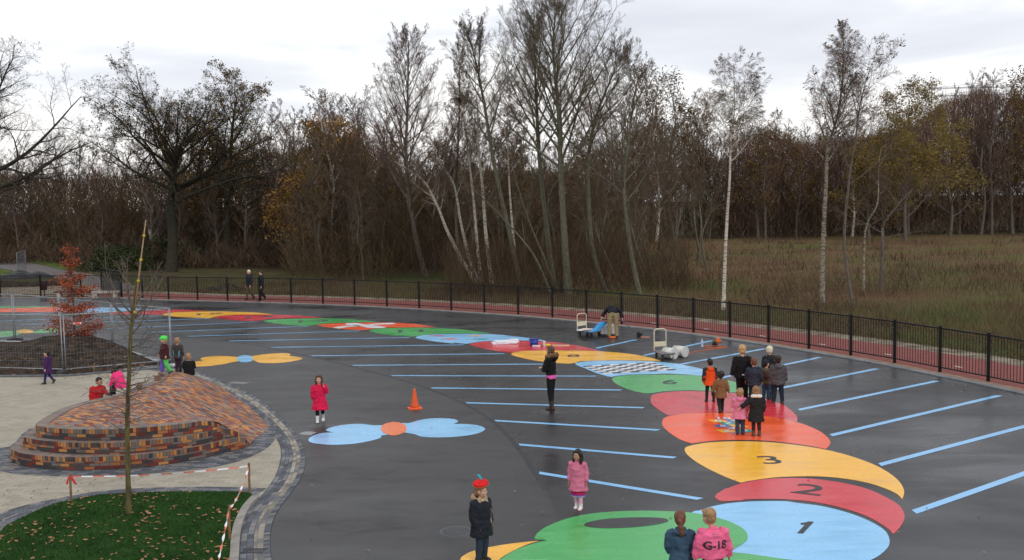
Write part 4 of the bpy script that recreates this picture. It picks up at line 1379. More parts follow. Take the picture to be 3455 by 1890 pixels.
# grass and litter strip between the cycle path verge and the trees
vg = island_mat("verge_plants", [(0, (0.07, 0.045, 0.028)), (.5, (0.13, 0.09, 0.05)), (1, (0.11, 0.12, 0.04))], patch=.2)
C, D, Ls, Ws = [], [], [], []
for _ in range(26000):
    k = r.randrange(i0, len(FC) - 12)
    a, b_ = FC[k], FC[k + 1]
    t = (b_ - a).normalized()
    p = a.lerp(b_, r.random()) + Vector((-t.y, t.x, 0)) * (3.8 + 9.0 * r.random() ** 1.4)
    C.append((p.x, p.y, 0))
    D.append((r.gauss(0, .4), r.gauss(0, .4), 1))
    Ls.append(r.uniform(.08, .34))
    Ws.append(r.uniform(.012, .035))
C, D = np.array(C), np.array(D)
D /= np.linalg.norm(D, axis=1)[:, None]
tag(strips('verge_grass', C, D, np.array(Ls), np.array(Ws), vg, .25), 'dry grass and weeds between the sandy verge and the trees', 'grass', kind='stuff')

# evergreen bush under the large oak
def bush(label, loc, rx, ry, rz_, n, size, mat, seed, name='evergreen_bush'):
    rg_ = random.Random(seed)
    T = Tubes()
    b = MB()
    root = empty(name, loc, 0, label, 'bush')
    for _ in range(40):
        a = rg_.uniform(0, 6.28)
        e = Vector((math.cos(a) * rx * .7 * rg_.random(), math.sin(a) * ry * .7 * rg_.random(), rz_ * rg_.uniform(.5, .95)))
        T.tube([Vector((e.x * .2, e.y * .2, 0)), e * .6, e], [.04, .025, .008], 4)
    for _ in range(n):
        a, u = rg_.uniform(0, 6.28), rg_.uniform(-.1, 1)
        rr = rg_.uniform(.55, 1.0) ** .6
        lump = 1 + .22 * noise.noise(Vector((math.cos(a) * 2 + seed, math.sin(a) * 2, u * 3)))
        s = math.sqrt(max(0, 1 - u * u))
        c = Vector((math.cos(a) * s * rx * rr * lump, math.sin(a) * s * ry * rr * lump, max(.05, u * rz_ * rr * lump)))
        uu = Vector((rg_.gauss(0, 1), rg_.gauss(0, 1), rg_.gauss(0, 1))).normalized()
        w = uu.orthogonal().normalized()
        z = size * rg_.uniform(.6, 1.3)
        b.quad(c - uu * z, c - w * z * .5, c + uu * z, c + w * z * .5)
    link('branches', T.mesh('branches'), darkbark, root)
    b.build('foliage', mat, root)
    return root


p = at_depth(410, 912, 92)
bush('wide dark evergreen bush left of the large oak', (p.x, 92, 0), 3.4, 2.2, 2.3, 7000, .10, lv_green, 1)
p = at_depth(560, 912, 95)
bush('lower dark evergreen bush behind the trunk of the large oak', (p.x, 96, 0), 3.4, 2.2, 2.7, 5000, .16, lv_green, 2)

# ---- copper beech sapling on the soil bank
BE = P(252, 1141, .76)
def beech():
    rg_ = random.Random(9)
    root = empty('copper_beech_sapling', BE, 0, 'young copper beech with rust red leaves in tiers on the soil bank', 'tree')
    T = Tubes()
    T.tube([Vector((0, 0, -.1)), Vector((.02, 0, 1.2)), Vector((0, .02, 2.4)), Vector((.05, 0, 3.5))], [.045, .036, .022, .006], 7)
    link('trunk', T.mesh('trunk'), darkbark, root, True)
    T2 = Tubes()
    b = MB()
    prof = [(.0, .62), (.3, .95), (.62, 1.12), (.9, .85), (1.12, .72), (1.3, .85), (1.42, .12), (1.62, .12), (1.72, .72), (2.0, .85), (2.25, .55), (2.42, .16), (2.62, .14), (2.75, .38), (3.0, .22), (3.2, .36), (3.5, .10)]
    def rad(z):
        for (a, ra), (c, rb) in zip(prof, prof[1:]):
            if a <= z <= c:
                return ra + (rb - ra) * (z - a) / (c - a)
        return .1
    for i in range(170):
        z = rg_.uniform(.0, 3.45)
        rr = rad(z)
        if rr < .2 and rg_.random() < .6:
            continue
        a = rg_.uniform(0, 6.28)
        e = Vector((math.cos(a) * rr, math.sin(a) * rr, z + rg_.uniform(-.04, .12))) * 1.0
        s = Vector((0, 0, max(0.05, z - rr * .25)))
        m_ = s.lerp(e, .5) + Vector((0, 0, .05))
        T2.tube([s, m_, e], [.011, .007, .003], 3)
        for _ in range(int(34 * rr + 6)):
            t = rg_.uniform(.25, 1.08)
            c = s.lerp(e, t) + Vector((rg_.gauss(0, .07), rg_.gauss(0, .07), rg_.gauss(0, .05)))
            uu = Vector((rg_.gauss(0, 1), rg_.gauss(0, 1), rg_.gauss(0, .7))).normalized()
            w = uu.orthogonal().normalized()
            q = rg_.uniform(.028, .05)
            b.quad(c - uu * q, c - w * q * .55, c + uu * q, c + w * q * .55)
    link('branches', T2.mesh('branches'), darkbark, root)
    b.build('foliage', lv_copper, root)


beech()

# ---- bare young tree staked in the lawn
def young():
    base = P(435, 1742)
    Yb = base.y
    root = empty('young_tree', (base.x, base.y, .05), 0, 'bare young tree with mossy trunk standing in the corner lawn, tied to a cane', 'tree')
    T = Tubes()
    path = [at_depth(x, y, Yb) - Vector((base.x, Yb, .05)) for x, y in [(435, 1745), (431, 1550), (430, 1400), (436, 1250), (441, 1130), (447, 1060), (455, 1000), (462, 945)]]
    path[0].z = -.05
    pts = smooth_curve(path, closed=False, n=3)
    k = len(pts)
    T.tube(pts, [.045 - .028 * (i / k) ** 1.2 + (.012 if i < 2 else 0) for i in range(k)], 9)
    mossy = bark_mat("bark_mossy", (0.05, 0.04, 0.03), (0.14, 0.12, 0.045), (4, 4, .8), 5.0)
    link('trunk', T.mesh('trunk'), mossy, root, True)
    Tb = [Tubes(), Tubes()]
    tips = []
    rg_ = random.Random(77)
    S = [(7, .10, .16, 4, 34, .42, .3, 5), (4, .12, .12, 3, 34, .5, .2, 3), (3, .12, .05, 0, 30, .5, .2, 3)]
    zt = lambda y: at_depth(440, y, Yb).z - .05
    for ys, az, ln, a in [(1065, 175, 1.15, 52), (1072, 5, .95, 55), (1080, 60, .9, 50), (1085, 200, .95, 55), (1068, 290, .8, 48), (1050, 120, .85, 45), (1095, 150, .9, 62), (1040, 340, .75, 50), (1130, 20, .7, 60), (985, 190, .5, 45), (975, 20, .45, 45)]:
        z = zt(ys)
        q = min(pts, key=lambda p: abs(p.z - z))
        d = Vector((math.cos(R(az)) * math.sin(R(a)), math.sin(R(az)) * math.sin(R(a)), math.cos(R(a))))
        grow(rg_, Tb, tips, q.copy(), d, ln * 1.25, .019, 0, S)
    S2 = [(5, .16, -.01, 3, 40, .45, .3, 3), (3, .15, 0, 0, 30, .5, .2, 3)]
    for i in range(80):
        z = rg_.uniform(zt(1460), zt(1080))
        q = min(pts, key=lambda p: abs(p.z - z)).copy()
        q.z = z
        az = rg_.uniform(0, 6.28)
        d = Vector((math.cos(az), math.sin(az), rg_.uniform(.0, .35))).normalized()
        grow(rg_, Tb, tips, q, d, rg_.uniform(.3, .8), .008, 0, S2)
    cr = Tubes()
    cr.v, cr.f = Tb[0].v + Tb[1].v, Tb[0].f + [tuple(i + len(Tb[0].v) for i in f) for f in Tb[1].f]
    link('crown', cr.mesh('crown'), darkbark, root)
    c = empty('bamboo_cane', (0, 0, 0), 0, 'straight pale cane tied to the top of the young tree in the corner lawn', 'cane')
    a, b_ = at_depth(449, 1095, Yb - .06), at_depth(492, 742, Yb - .06)
    bb = MB()
    bb.loft([a, a.lerp(b_, .5), b_], [.017, .014, .010], 7)
    bb.build('pole', M("bamboo", (0.30, 0.20, 0.11), .6, .25, 30), c, True)
    tie = M("tie_yellow", (0.55, 0.38, 0.03), .6)
    for f in (.12, .42, .62, .85):
        p_ = a.lerp(b_, f)
        tb = MB()
        tb.loft([p_ + Vector((0, 0, -.015)), p_ + Vector((0, 0, .02))], .026, 8)
        tb.build('tie', tie, c)


young()
# ------------------------------------------------------------------ fence, brick mound, site fence and loose objects
black = M("fence_black", (0.007, 0.0075, 0.008), .5, .2, 5, spec=.22)
FH = 1.36
root = empty('playground_fence', (0, 0, 0), 0, 'long black metal bar fence curving round the playground along the cycle path', 'fence')
for i, p in enumerate(FP):
    t = (FP[min(i + 1, len(FP) - 1)] - FP[max(i - 1, 0)]).normalized()
    ang = math.atan2(t.y, t.x)
    h = FH + .06 if i != 10 else 1.72
    b = MB()
    b.box((p.x, p.y, h / 2), (.072, .072, h), ang)
    b.box((p.x, p.y, h + .008), (.084, .084, .016), ang)
    b.build('post', black, root)
for i in range(len(FP) - 1):
    a, c = FP[i], FP[i + 1]
    t = (c - a)
    ln = t.length
    t = t / ln
    b = MB()
    up = Vector((0, 0, 1))
    b.beam(a + t * .045 + up * FH, c - t * .045 + up * FH, .045, .045)
    b.beam(a + t * .045 + up * .16, c - t * .045 + up * .16, .04, .035)
    n = max(6, int(round(ln / .115)))
    for k in range(1, n):
        q = a + t * (ln * k / n)
        b.box((q.x, q.y, (FH + .16) / 2), (.013, .013, FH - .20), math.atan2(t.y, t.x))
    b.build('bar_panel', black, root)
# open gate leaf at the left
g = empty('fence_gate', FP[10], 0, 'black bar gate leaf standing open at the bend of the fence on the left', 'gate')
ga = Vector((0, 0, 0))
gd = Vector((-2.9, 4.2, 0))
b = MB()
for z in (.12, 1.62):
    b.beam(gd * .02 + Vector((0, 0, z)), gd + Vector((0, 0, z)), .045, .05)
for k in range(1, 42):
    q = gd * (k / 42)
    b.box((q.x, q.y, .87), (.017, .017, 1.5), .5)
b.build('bar_panel', black, g)
b = MB()
b.box((gd.x, gd.y, .85), (.07, .07, 1.66), .5)
b.build('gate_post', black, g)

# ---------- brick mound
orange_b, red_b, dark_b, grey_b = (0.40, 0.19, 0.065), (0.19, 0.045, 0.032), (0.045, 0.042, 0.045), (0.15, 0.12, 0.105)
pal = [orange_b, red_b, dark_b, grey_b, (0.33, 0.12, 0.045), (0.13, 0.028, 0.022), grey_b, (0.08, 0.055, 0.05)]
wall_b = brick_mat("brick_wall", pal, .215, .068, (0.035, 0.033, 0.032), .04, .12)
cope_b = brick_mat("brick_coping", pal, .072, .30, (0.035, 0.033, 0.032), .12, .02)
tread_b = brick_mat("brick_tread", [(0.20, 0.16, 0.14), (0.23, 0.18, 0.155), (0.17, 0.14, 0.13), (0.26, 0.19, 0.14)], .07, .22, (0.10, 0.085, 0.075), .1, .03, stain=.2)
slope_b = brick_mat("brick_slope", [(0.52, 0.235, 0.07), (0.25, 0.06, 0.04), (0.085, 0.072, 0.075), (0.23, 0.18, 0.16), (0.46, 0.19, 0.065), (0.21, 0.165, 0.15), (0.27, 0.10, 0.055)], .17, .055, (0.10, 0.085, 0.08), .03, .08)
t1 = [P(x, y, .29) for x, y in crop(0, 1350, 2.576, [(105, 400), (128, 440), (190, 462), (300, 478), (450, 491), (600, 497), (750, 496), (900, 490), (1050, 484), (1200, 474), (1350, 460), (1500, 440), (1650, 416), (1800, 385), (1920, 358), (2000, 338), (2078, 322)])]
t2 = [P(x, y, .54) for x, y in crop(0, 1350, 2.576, [(213, 298), (240, 328), (320, 345), (400, 354), (550, 366), (700, 371), (850, 373), (1000, 371), (1150, 363), (1300, 350), (1450, 336), (1600, 315), (1750, 288), (1860, 264), (1930, 246)])]
t3 = [P(x, y, .79) for x, y in crop(0, 1350, 2.576, [(315, 205), (340, 226), (410, 238), (500, 246), (620, 252), (750, 255), (900, 254), (1000, 252), (1150, 244), (1300, 234), (1430, 222), (1550, 210), (1660, 196), (1760, 180)])]
lefte = [P(180, 1392, .80), P(232, 1370, .81), P(291, 1354, .83), P(350, 1340, .85), P(400, 1328, .87), P(450, 1310, .90), P(490, 1295, .92), P(515, 1285, .93), P(540, 1262, .95)]
back = [P(590, 1254, .93), P(644, 1267, .75), P(724, 1294, .5), P(765, 1318, .36), P(805, 1348, .24), P(840, 1370, .15), P(872, 1399, .07), P(895, 1422, .02), P(908, 1446, 0.012)]
front_r = [P(870, 1473, 0.012), P(819, 1503, .012)]
def run_out(t, steps):
    e = t[-1]
    return t + [Vector((e.x + a, e.y + b_, e.z + c)) for a, b_, c in steps]


t3 = run_out(t3, [(.20, .10, -.05), (.34, .32, -.20), (.40, .55, -.42)])
t2 = run_out(t2, [(.17, .10, -.05), (.28, .30, -.18), (.32, .50, -.34)])
t1 = run_out(t1, [(.09, .12, -.06), (.13, .30, -.18), (.14, .45, -.26)])
mound = empty('brick_mound', (-8.6, 24.8, 0), 0, 'sloping mound of mottled orange and grey brick with three curved brick steps in front', 'play mound')
mloc = Matrix.Translation((8.6, -24.8, 0))
def under(o):
    o.parent = mound
    o.matrix_parent_inverse = mloc
    return o


def brick_wall(path, zlo, ztop, depth=.30):
    """curved brick step face with a rowlock coping; path = top outer edge"""
    path = resample(smooth_curve(path, closed=False, n=4), 90)
    ins = offset_line(path, depth)
    zc = [p.z for p in path]
    w, c, tr = MB(), MB(), MB()
    s = 0
    for i in range(len(path) - 1):
        a, b_ = path[i], path[i + 1]
        ds = (Vector((b_.x, b_.y, 0)) - Vector((a.x, a.y, 0))).length
        za, zb = a.z, b_.z
        pr = .004
        na = (ins[i] - a).normalized() * pr
        nb = (ins[i + 1] - b_).normalized() * pr
        w.quad((a.x, a.y, zlo), (b_.x, b_.y, zlo), (b_.x, b_.y, zb - .10), (a.x, a.y, za - .10), [(s, 0), (s + ds, 0), (s + ds, zb - zlo - .10), (s, za - zlo - .10)])
        c.quad((a.x - na.x, a.y - na.y, za - .10), (b_.x - nb.x, b_.y - nb.y, zb - .10), (b_.x - nb.x, b_.y - nb.y, zb), (a.x - na.x, a.y - na.y, za), [(s, .1), (s + ds, .1), (s + ds, .2), (s, .2)])
        c.quad((a.x - na.x, a.y - na.y, za - .10), (a.x, a.y, za - .10), (b_.x, b_.y, zb - .10), (b_.x - nb.x, b_.y - nb.y, zb - .10))
        q0, q1 = ins[i], ins[i + 1]
        tr.quad((a.x - na.x, a.y - na.y, za), (b_.x - nb.x, b_.y - nb.y, zb), (q1.x, q1.y, zb), (q0.x, q0.y, za), [(s, 0), (s + ds, 0), (s + ds, depth), (s, depth)])
        w.quad((q0.x, q0.y, za), (q1.x, q1.y, zb), (q1.x, q1.y, zb - .3), (q0.x, q0.y, za - .3), [(s, 0), (s + ds, 0), (s + ds, .3), (s, .3)])
        s += ds
    a, q = path[-1], ins[-1]
    w.quad((a.x, a.y, zlo), (q.x, q.y, zlo), (q.x, q.y, q.z - .004), (a.x, a.y, a.z - .004), [(0, 0), (depth, 0), (depth, .3), (0, .3)])
    o = under(w.build('step', wall_b))
    o2 = c.build('coping', cope_b, o)
    o3 = tr.build('tread', tread_b, o)
    return path, ins


back1 = [V2(-11.0, 26.6), V2(-11.3, 25.4)]
tl = lambda pts, z: [Vector((p.x, p.y, z)) for p in pts]
# the two lower steps run back along the left side and die into the ground
w1, i1 = brick_wall(tl([V2(-11.05, 26.0), V2(-11.45, 24.9)], .29) + t1, .012, .29, .42)
w2, i2 = brick_wall(tl([V2(-10.85, 26.0), V2(-11.1, 24.8)], .54) + t2, .25, .54, .42)
w3, i3 = brick_wall(list(reversed(lefte)) + t3, .0, .79, .27)
# sloping surface: boundary with heights, filled by a weighted mean
nL = len(w3)
rimin = [Vector((p.x, p.y, w3[i].z - .012)) for i, p in enumerate(i3)]
bound = rimin + [Vector((t3[-1].x, t3[-1].y, t3[-1].z - .01)), Vector((t2[-1].x, t2[-1].y, t2[-1].z)), Vector((t1[-1].x, t1[-1].y, t1[-1].z + .01))] + [front_r[0]] + list(reversed(back))
bs = resample(bound + [bound[0]], 260)[:-1]
poly2 = [V2(p.x, p.y) for p in bs]
xs0, xs1, ys0, ys1 = min(p.x for p in bs), max(p.x for p in bs), min(p.y for p in bs), max(p.y for p in bs)
bmm = bmesh.new()
vs_ = [bmm.verts.new(p) for p in bs]
from mathutils.geometry import delaunay_2d_cdt
pts2 = [Vector((p.x, p.y)) for p in bs]
nB = len(pts2)
step_ = .16
gx = xs0
while gx < xs1:
    gy = ys0
    while gy < ys1:
        q = V2(gx + .03, gy + .03)
        if inside(q, poly2) and min((q.x - p.x) ** 2 + (q.y - p.y) ** 2 for p in bs[::2]) > .010:
            pts2.append(Vector((q.x, q.y)))
        gy += step_
    gx += step_
bmm.free()
res = delaunay_2d_cdt(pts2, [(i, (i + 1) % nB) for i in range(nB)], [], 1, 1e-5)
ov, of = res[0], res[2]
def zat(x, y):
    sw = sz = 0
    for p in bs[::2]:
        d2 = (p.x - x) ** 2 + (p.y - y) ** 2 + 1e-4
        w = 1 / d2 ** 1.3
        sw += w
        sz += w * p.z
    return sz / sw
verts = []
for i, v in enumerate(ov):
    if i < nB:
        verts.append((v.x, v.y, bs[i].z))
    else:
        dmin = math.sqrt(min((v.x - p.x) ** 2 + (v.y - p.y) ** 2 for p in bs))
        verts.append((v.x, v.y, zat(v.x, v.y) + .20 * (1 - math.exp(-dmin / .8)) + .015 * noise.noise(Vector((v.x, v.y, 0)))))
me = bpy.data.meshes.new('slope')
me.from_pydata(verts, [], of)
uvl = me.uv_layers.new(name='UVMap').data
ca, sa = math.cos(R(28)), math.sin(R(28))
for poly in me.polygons:
    for li in poly.loop_indices:
        v = me.vertices[me.loops[li].vertex_index].co
        uvl[li].uv = (v.x * ca - v.y * sa, v.x * sa + v.y * ca)
if sum(p.normal.z for p in me.polygons) < 0:
    me.flip_normals()
under(link('slope', me, slope_b, None, True))
fil = MB()
for pth, z_ in ((w1, .26), (w2, .50), (w3, .50)):
    pp = [(p.x, p.y, z_) for p in pth]
    fil.poly(pp, [(p[0], p[1]) for p in pp])
under(fil.build('core', slope_b))
# ragged blocks at the crest
blk = MB()
for (x, y), s_ in (((517, 1283), .16), ((528, 1272), .14), ((455, 1308), .12)):
    p = P(x, y, .93)
    blk.box((p.x + .12, p.y, .99), (s_, s_ * 1.4, .12), .4)
under(blk.build('coping_block', M("block_brown", (0.18, 0.10, 0.07), .9, .3, 9)))

# ---------- soil bank with the sapling
def soil():
    b = MB()
    nx, ny = 80, 46
    X0, X1, Y0, Y1 = -29.0, -12.6, 34.6, 41.6
    far = [P(*p) for p in [(-500, 1150), (-200, 1154), (0, 1156), (100, 1158), (200, 1150), (330, 1165), (420, 1192), (525, 1222), (590, 1240)]]
    def top(x):
        for a, c in zip(far, far[1:]):
            if a.x <= x <= c.x:
                return a.y + (c.y - a.y) * (x - a.x) / (c.x - a.x)
        return far[0].y if x < far[0].x else far[-1].y
    g_ = {}
    for i in range(nx + 1):
        x = X0 + (X1 - X0) * i / nx
        yt = top(x) - .1
        yb = 34.25 + max(0, (x + 14.5)) * .9
        yb = min(yb, yt - .3)
        for j in range(ny + 1):
            v = j / ny
            y = yb + (yt - yb) * v
            e = math.sin(math.pi * v) ** .6
            d2 = ((x - BE.x) / 2.6) ** 2 + ((y - BE.y) / 1.8) ** 2
            z = (.30 + .62 * math.exp(-d2)) * e * min(1, (X1 - x) / 2.0 + .15) + .09 * noise.fractal(Vector((x * 1.4, y * 1.4, 2)), 1, 2, 4) * e
            g_[i, j] = (x, y, max(.012, z + .012))
    for i in range(nx):
        for j in range(ny):
            b.quad(g_[i, j], g_[i + 1, j], g_[i + 1, j + 1], g_[i, j + 1])
    o = b.build('soil_bank', M("dark_soil", (0.018, 0.013, 0.010), 1.0, 0, 4.0, .05, 14, .1, col2=(0.085, 0.062, 0.045), lo=.35, hi=.72), None, True)
    tag(o, kind='structure')
    return far


far = soil()
kc = smooth_curve(far, closed=False, n=4)
tag(ribbon('bank_kerb', offset_line(kc, .28), offset_line(kc, -.02), 0.0, M("kerb_light", (0.36, 0.37, 0.38), .8, .2, 3), top=.05), kind='structure')
nk = smooth_curve([P(-300, 1277), P(0, 1274), P(213, 1272), P(284, 1267), P(400, 1257), P(497, 1249), P(560, 1245)], closed=False, n=4)
tag(ribbon('bank_kerb.001', offset_line(nk, .16), offset_line(nk, -.02), 0.0, M("kerb_dark", (0.11, 0.12, 0.13), .8, .3, 5), top=.06), kind='structure')
lf = MB()
for _ in range(260):
    x, y = rnd.uniform(-24, -12.6), rnd.uniform(33.0, 35.4)
    leaf(lf, x, y, .03 if y < 34.3 else .14, rnd.uniform(.03, .07))
for _ in range(160):
    x, y = rnd.gauss(-16, 2.2), rnd.uniform(35, 38)
    leaf(lf, x, y, .35, rnd.uniform(.03, .06))
tag(lf.build('fallen_leaves', leafm), 'fallen brown leaves on the soil bank behind the mesh fence', 'leaves', kind='stuff')

# ---------- mobile mesh fence panels
galv = M("galvanised", (0.27, 0.29, 0.31), .5, .15, 8, metallic=.4)
def mesh_panel(a, c, label, group='mesh fence panels round the soil bank', H=2.0):
    a, c = Vector(a), Vector(c)
    root = empty('mesh_fence_panel', a, 0, label, 'site fence', group)
    d = c - a
    ln = d.length
    t = d / ln
    up = Vector((0, 0, 1))
    b = MB()
    e = t * .05
    for q in (e, d - e):
        b.loft([q + up * .05, q + up * H], .021, 8)
    for z in (.16, H - .02):
        b.loft([e + up * z, d - e + up * z], .019, 8)
    b.build('frame', galv, root, True)
    m = MB()
    n = int(ln / .105)
    for k in range(1, n):
        q = t * (ln * k / n)
        m.box((q.x, q.y, H / 2 + .07), (.004, .004, H - .2), 0)
    for z in (.42, .68, .94, 1.2, 1.46, 1.72):
        m.beam(e + up * z, d - e + up * z, .005, .006)
    m.build('wire_mesh', M("wire", (0.15, 0.165, 0.18), .5, .1, 8, metallic=.3), root)
    return root


cone_m = M("foot_rubber", (0.05, 0.05, 0.052), .9, .3, 10, .004, 30)
def foot(p, ang, label):
    b = MB()
    b.box((0, 0, .065), (.70, .22, .13))
    b.box((0, 0, .14), (.30, .16, .03))
    o = b.build('concrete_block', cone_m)
    o.location = (p.x, p.y, .0)
    o.rotation_euler = (0, 0, ang)
    bev = o.modifiers.new('b', 'BEVEL')
    bev.width = .02
    tag(o, label, 'fence foot', 'block feet of the mesh fence')


j0 = P(218, 1262)
j1 = P(583, 1230)
jl = P(-160, 1252)
mesh_panel(j0, j1, 'mesh fence panel between the junction by the sapling and the children on the mound')
mesh_panel(jl, j0, 'mesh fence panel behind the child in purple at the left edge')
jf = P(51, 1150)
n3 = 3
names3 = ['nearest', 'middle', 'farthest']
for k in range(n3):
    mesh_panel(j1.lerp(jf, k / n3), j1.lerp(jf, (k + 1) / n3), '%s of the three mesh fence panels running back behind the copper beech' % names3[k])
mesh_panel(jf, jf + Vector((-3.4, .3, 0)), 'mesh fence panel at the left edge in front of the green butterfly')
foot(j0, 1.5, 'dark block foot of the mesh fence beside the child in purple')
foot(j1 + Vector((-.1, .0, 0)), .6, 'dark block foot of the mesh fence behind the children on the mound')
foot(jf, 1.2, 'dark block foot of the mesh fence near the green butterfly')
sgn = MB()
p = at_depth(261, 1091, j0.lerp(j1, .12).y - .03)
sgn.box((0, 0, 0), (.27, .012, .075), .42)
o = sgn.build('fence_sign', M("sign_red", (0.62, 0.10, 0.07), .5, .1, 5))
o.location = p
tag(o, 'small red and white plate fixed to the mesh fence in front of the copper beech', 'sign')
b = MB()
for q in ((-.1, .03), (.1, .03)):
    b.box((q[0] * .9, q[0] * .42 - .012, 0), (.03, .006, .05), .42)
b.build('white_mark', white_p, o)
# far mesh panels by the road
f0, f1, f2 = P(60, 934), P(144, 895), P(-60, 985)
mesh_panel(f0, f0.lerp(f1, .3), 'single far mesh fence panel beside the road at the far left', None)
# dark tarp heap beside the road
def heap(name, label, cat, c, rx, ry, h, mat, seed, n=20):
    b = MB()
    g_ = {}
    for i in range(n + 1):
        for j in range(n * 2):
            r_ = i / n
            a = math.pi * j / n
            z = h * (1 - r_ ** 2) ** .8 * (1 + .5 * noise.noise(Vector((math.cos(a) * r_ * 2.5 + seed, math.sin(a) * r_ * 2.5, 0)))) if r_ < 1 else 0
            g_[i, j] = (rx * r_ * math.cos(a), ry * r_ * math.sin(a), max(0, z) + (-.02 if i == n else 0))
    for i in range(n):
        for j in range(n * 2):
            k = (j + 1) % (n * 2)
            b.quad(g_[i, j], g_[i + 1, j], g_[i + 1, k], g_[i, k])
    o = b.build(name, mat, None, True)
    o.location = c
    return tag(o, label, cat)


dark_t = M("tarp_dark", (0.02, 0.02, 0.022), .6, .4, 3, .02, 9)
p = P(84, 938)
heap('tarp_heap', 'dark heap of tarpaulin beside the road at the far left', 'heap', (p.x, p.y, 0), 2.4, 1.3, .55, dark_t, 1)
soilm = M("dark_soil", (0, 0, 0))
p = P(60, 965)
heap('soil_heap', 'low dark soil heap just behind the fence at the far left', 'heap', (p.x, p.y, 0), 4.6, 1.4, .32, soilm, 4)
p = P(760, 985)
heap('soil_heap', 'small dark soil heap behind the fence left of the walking couple', 'heap', (p.x, p.y, 0), 1.5, .9, .45, soilm, 9)
# litter bin and bench by the gate
p = at_depth(149, 983, FP[8].y + .35)
r_ = empty('litter_bin', (p.x, p.y, 0), 0, 'dark red litter bin hanging on the fence post at the far left', 'bin')
b = MB()
b.loft([(0, 0, .42), (0, 0, .46), (0, 0, .98), (0, 0, 1.02)], [.15, .19, .23, .22], 14)
b.build('body', M("bin_red", (0.045, 0.018, 0.02), .6, .2, 4), r_, True)
b = MB()
b.loft([(0, 0, 0), (0, 0, .44)], .035, 8)
b.build('pole', black, r_)
p = P(357, 1005)
r_ = empty('concrete_bench', (p.x, p.y, 0), -.02, 'low pale concrete bench beside the gate in front of the black fence', 'bench')
con = M("concrete_pale", (0.34, 0.30, 0.27), .85, .15, 5)
b = MB()
b.box((0, 0, .36), (1.7, .42, .12))
b.build('seat', con, r_)
for sx in (-.62, .62):
    b = MB()
    b.box((sx, 0, .15), (.30, .36, .30))
    b.build('leg', con, r_)
p = P(255, 1002)
r_ = empty('concrete_bench', (p.x, p.y, 0), -.02, 'dark topped low bench behind the trunk of the copper beech', 'bench')
b = MB()
b.box((0, 0, .34), (2.6, .42, .07))
b.build('seat', M("slat_dark", (0.035, 0.03, 0.028), .7), r_)
for sx in (-1.0, 1.0):
    b = MB()
    b.box((sx, 0, .152), (.22, .36, .304))
    b.build('leg', con, r_)

# ---------- stakes and barrier tape round the lawn
wood = M("stake_wood", (0.21, 0.115, 0.055), .8, .3, 12)
stk = []
for px, top, lab in [((240.7, 1691.6), .49, 'wooden stake at the upper left of the corner lawn with a red tape knot'), ((843, 1668), .56, 'wooden stake at the upper right tip of the corner lawn'), ((776, 1829), .52, 'wooden stake on the right side of the corner lawn')]:
    p = P(*px)
    b = MB()
    b.loft([(0, 0, -.05), (0, 0, top * .5), (.006, 0, top)], [.024, .023, .022], 7)
    b.loft([(0.006, 0, top), (.006, 0, top + .012)], [.022, .015], 7)
    o = b.build('wooden_stake', wood)
    o.location = (p.x, p.y, .04)
    tag(o, lab, 'stake', 'stakes round the corner lawn')
    stk.append(Vector((p.x, p.y, .04 + top)))
tape_m = bpy.data.materials.new('tape_red_white')
tape_m.use_nodes = True
t_ = tape_m.node_tree
u_ = N(t_, 'ShaderNodeTexCoord')
s_ = N(t_, 'ShaderNodeSeparateXYZ')
t_.links.new(u_.outputs['UV'], s_.inputs[0])
f_ = math_node(t_, 'FRACT', math_node(t_, 'DIVIDE', s_.outputs['X'], .42))
g_ = math_node(t_, 'LESS_THAN', f_, .5)
mxx = N(t_, 'ShaderNodeMixRGB', inp={'Color1': (.75, .76, .78, 1), 'Color2': (.66, .17, .11, 1)})
t_.links.new(g_, mxx.inputs['Fac'])
t_.links.new(mxx.outputs[0], t_.nodes['Principled BSDF'].inputs['Base Color'])
t_.nodes['Principled BSDF'].inputs['Roughness'].default_value = .45
def tape(a, c, sag, twist, label, w=.028, off=0.0, seed=0):
    n = 60
    ln = (c - a).length
    b = MB()
    rows = []
    sd = (c - a).normalized()
    sh = Vector((-sd.y, sd.x, 0)).normalized()
    for i in range(n + 1):
        t = i / n
        p = a.lerp(c, t) - Vector((0, 0, sag * 4 * t * (1 - t)))
        an = twist * t * 2 * math.pi + .4 * math.sin(t * 9 + seed)
        u = Vector((0, 0, 1)) * math.cos(an) + sh * math.sin(an)
        rows.append((p + u * w, p - u * w, t * ln + off))
    for i in range(n):
        r0, r1 = rows[i], rows[i + 1]
        b.quad(r0[0], r0[1], r1[1], r1[0], [(r0[2], 0), (r0[2], 1), (r1[2], 1), (r1[2], 0)])
    o = b.build('barrier_tape', tape_m)
    sol = o.modifiers.new('s', 'SOLIDIFY')
    sol.thickness = .001
    return tag(o, label, 'tape', 'red and white tape round the corner lawn')


dn = Vector((0, 0, .05))
tape(stk[0] - dn, stk[1] - dn, .06, 0, 'long red and white tape along the upper side of the corner lawn', .013)
tape(stk[1] - dn * 1.2, stk[2] - dn * .4, .10, 2, 'twisted red and white tape down the right side of the corner lawn', .019)
tape(stk[2] - dn * .6, P(728, 1925, .08), .03, 3, 'red and white tape falling from the right stake to the bottom edge', .019)
b = MB()
k0 = stk[0] + Vector((0, -.02, -.05))
b.quad(k0, k0 + Vector((.05, 0, .01)), k0 + Vector((.15, -.02, -.16)), k0 + Vector((.08, 0, -.14)))
b.quad(k0, k0 + Vector((-.03, 0, .0)), k0 + Vector((-.07, -.02, -.14)), k0 + Vector((-.04, 0, -.15)))
tag(b.build('tape_knot', M("tape_red", (.6, .03, .04), .5)), 'red tape ends knotted on the upper left stake', 'tape')
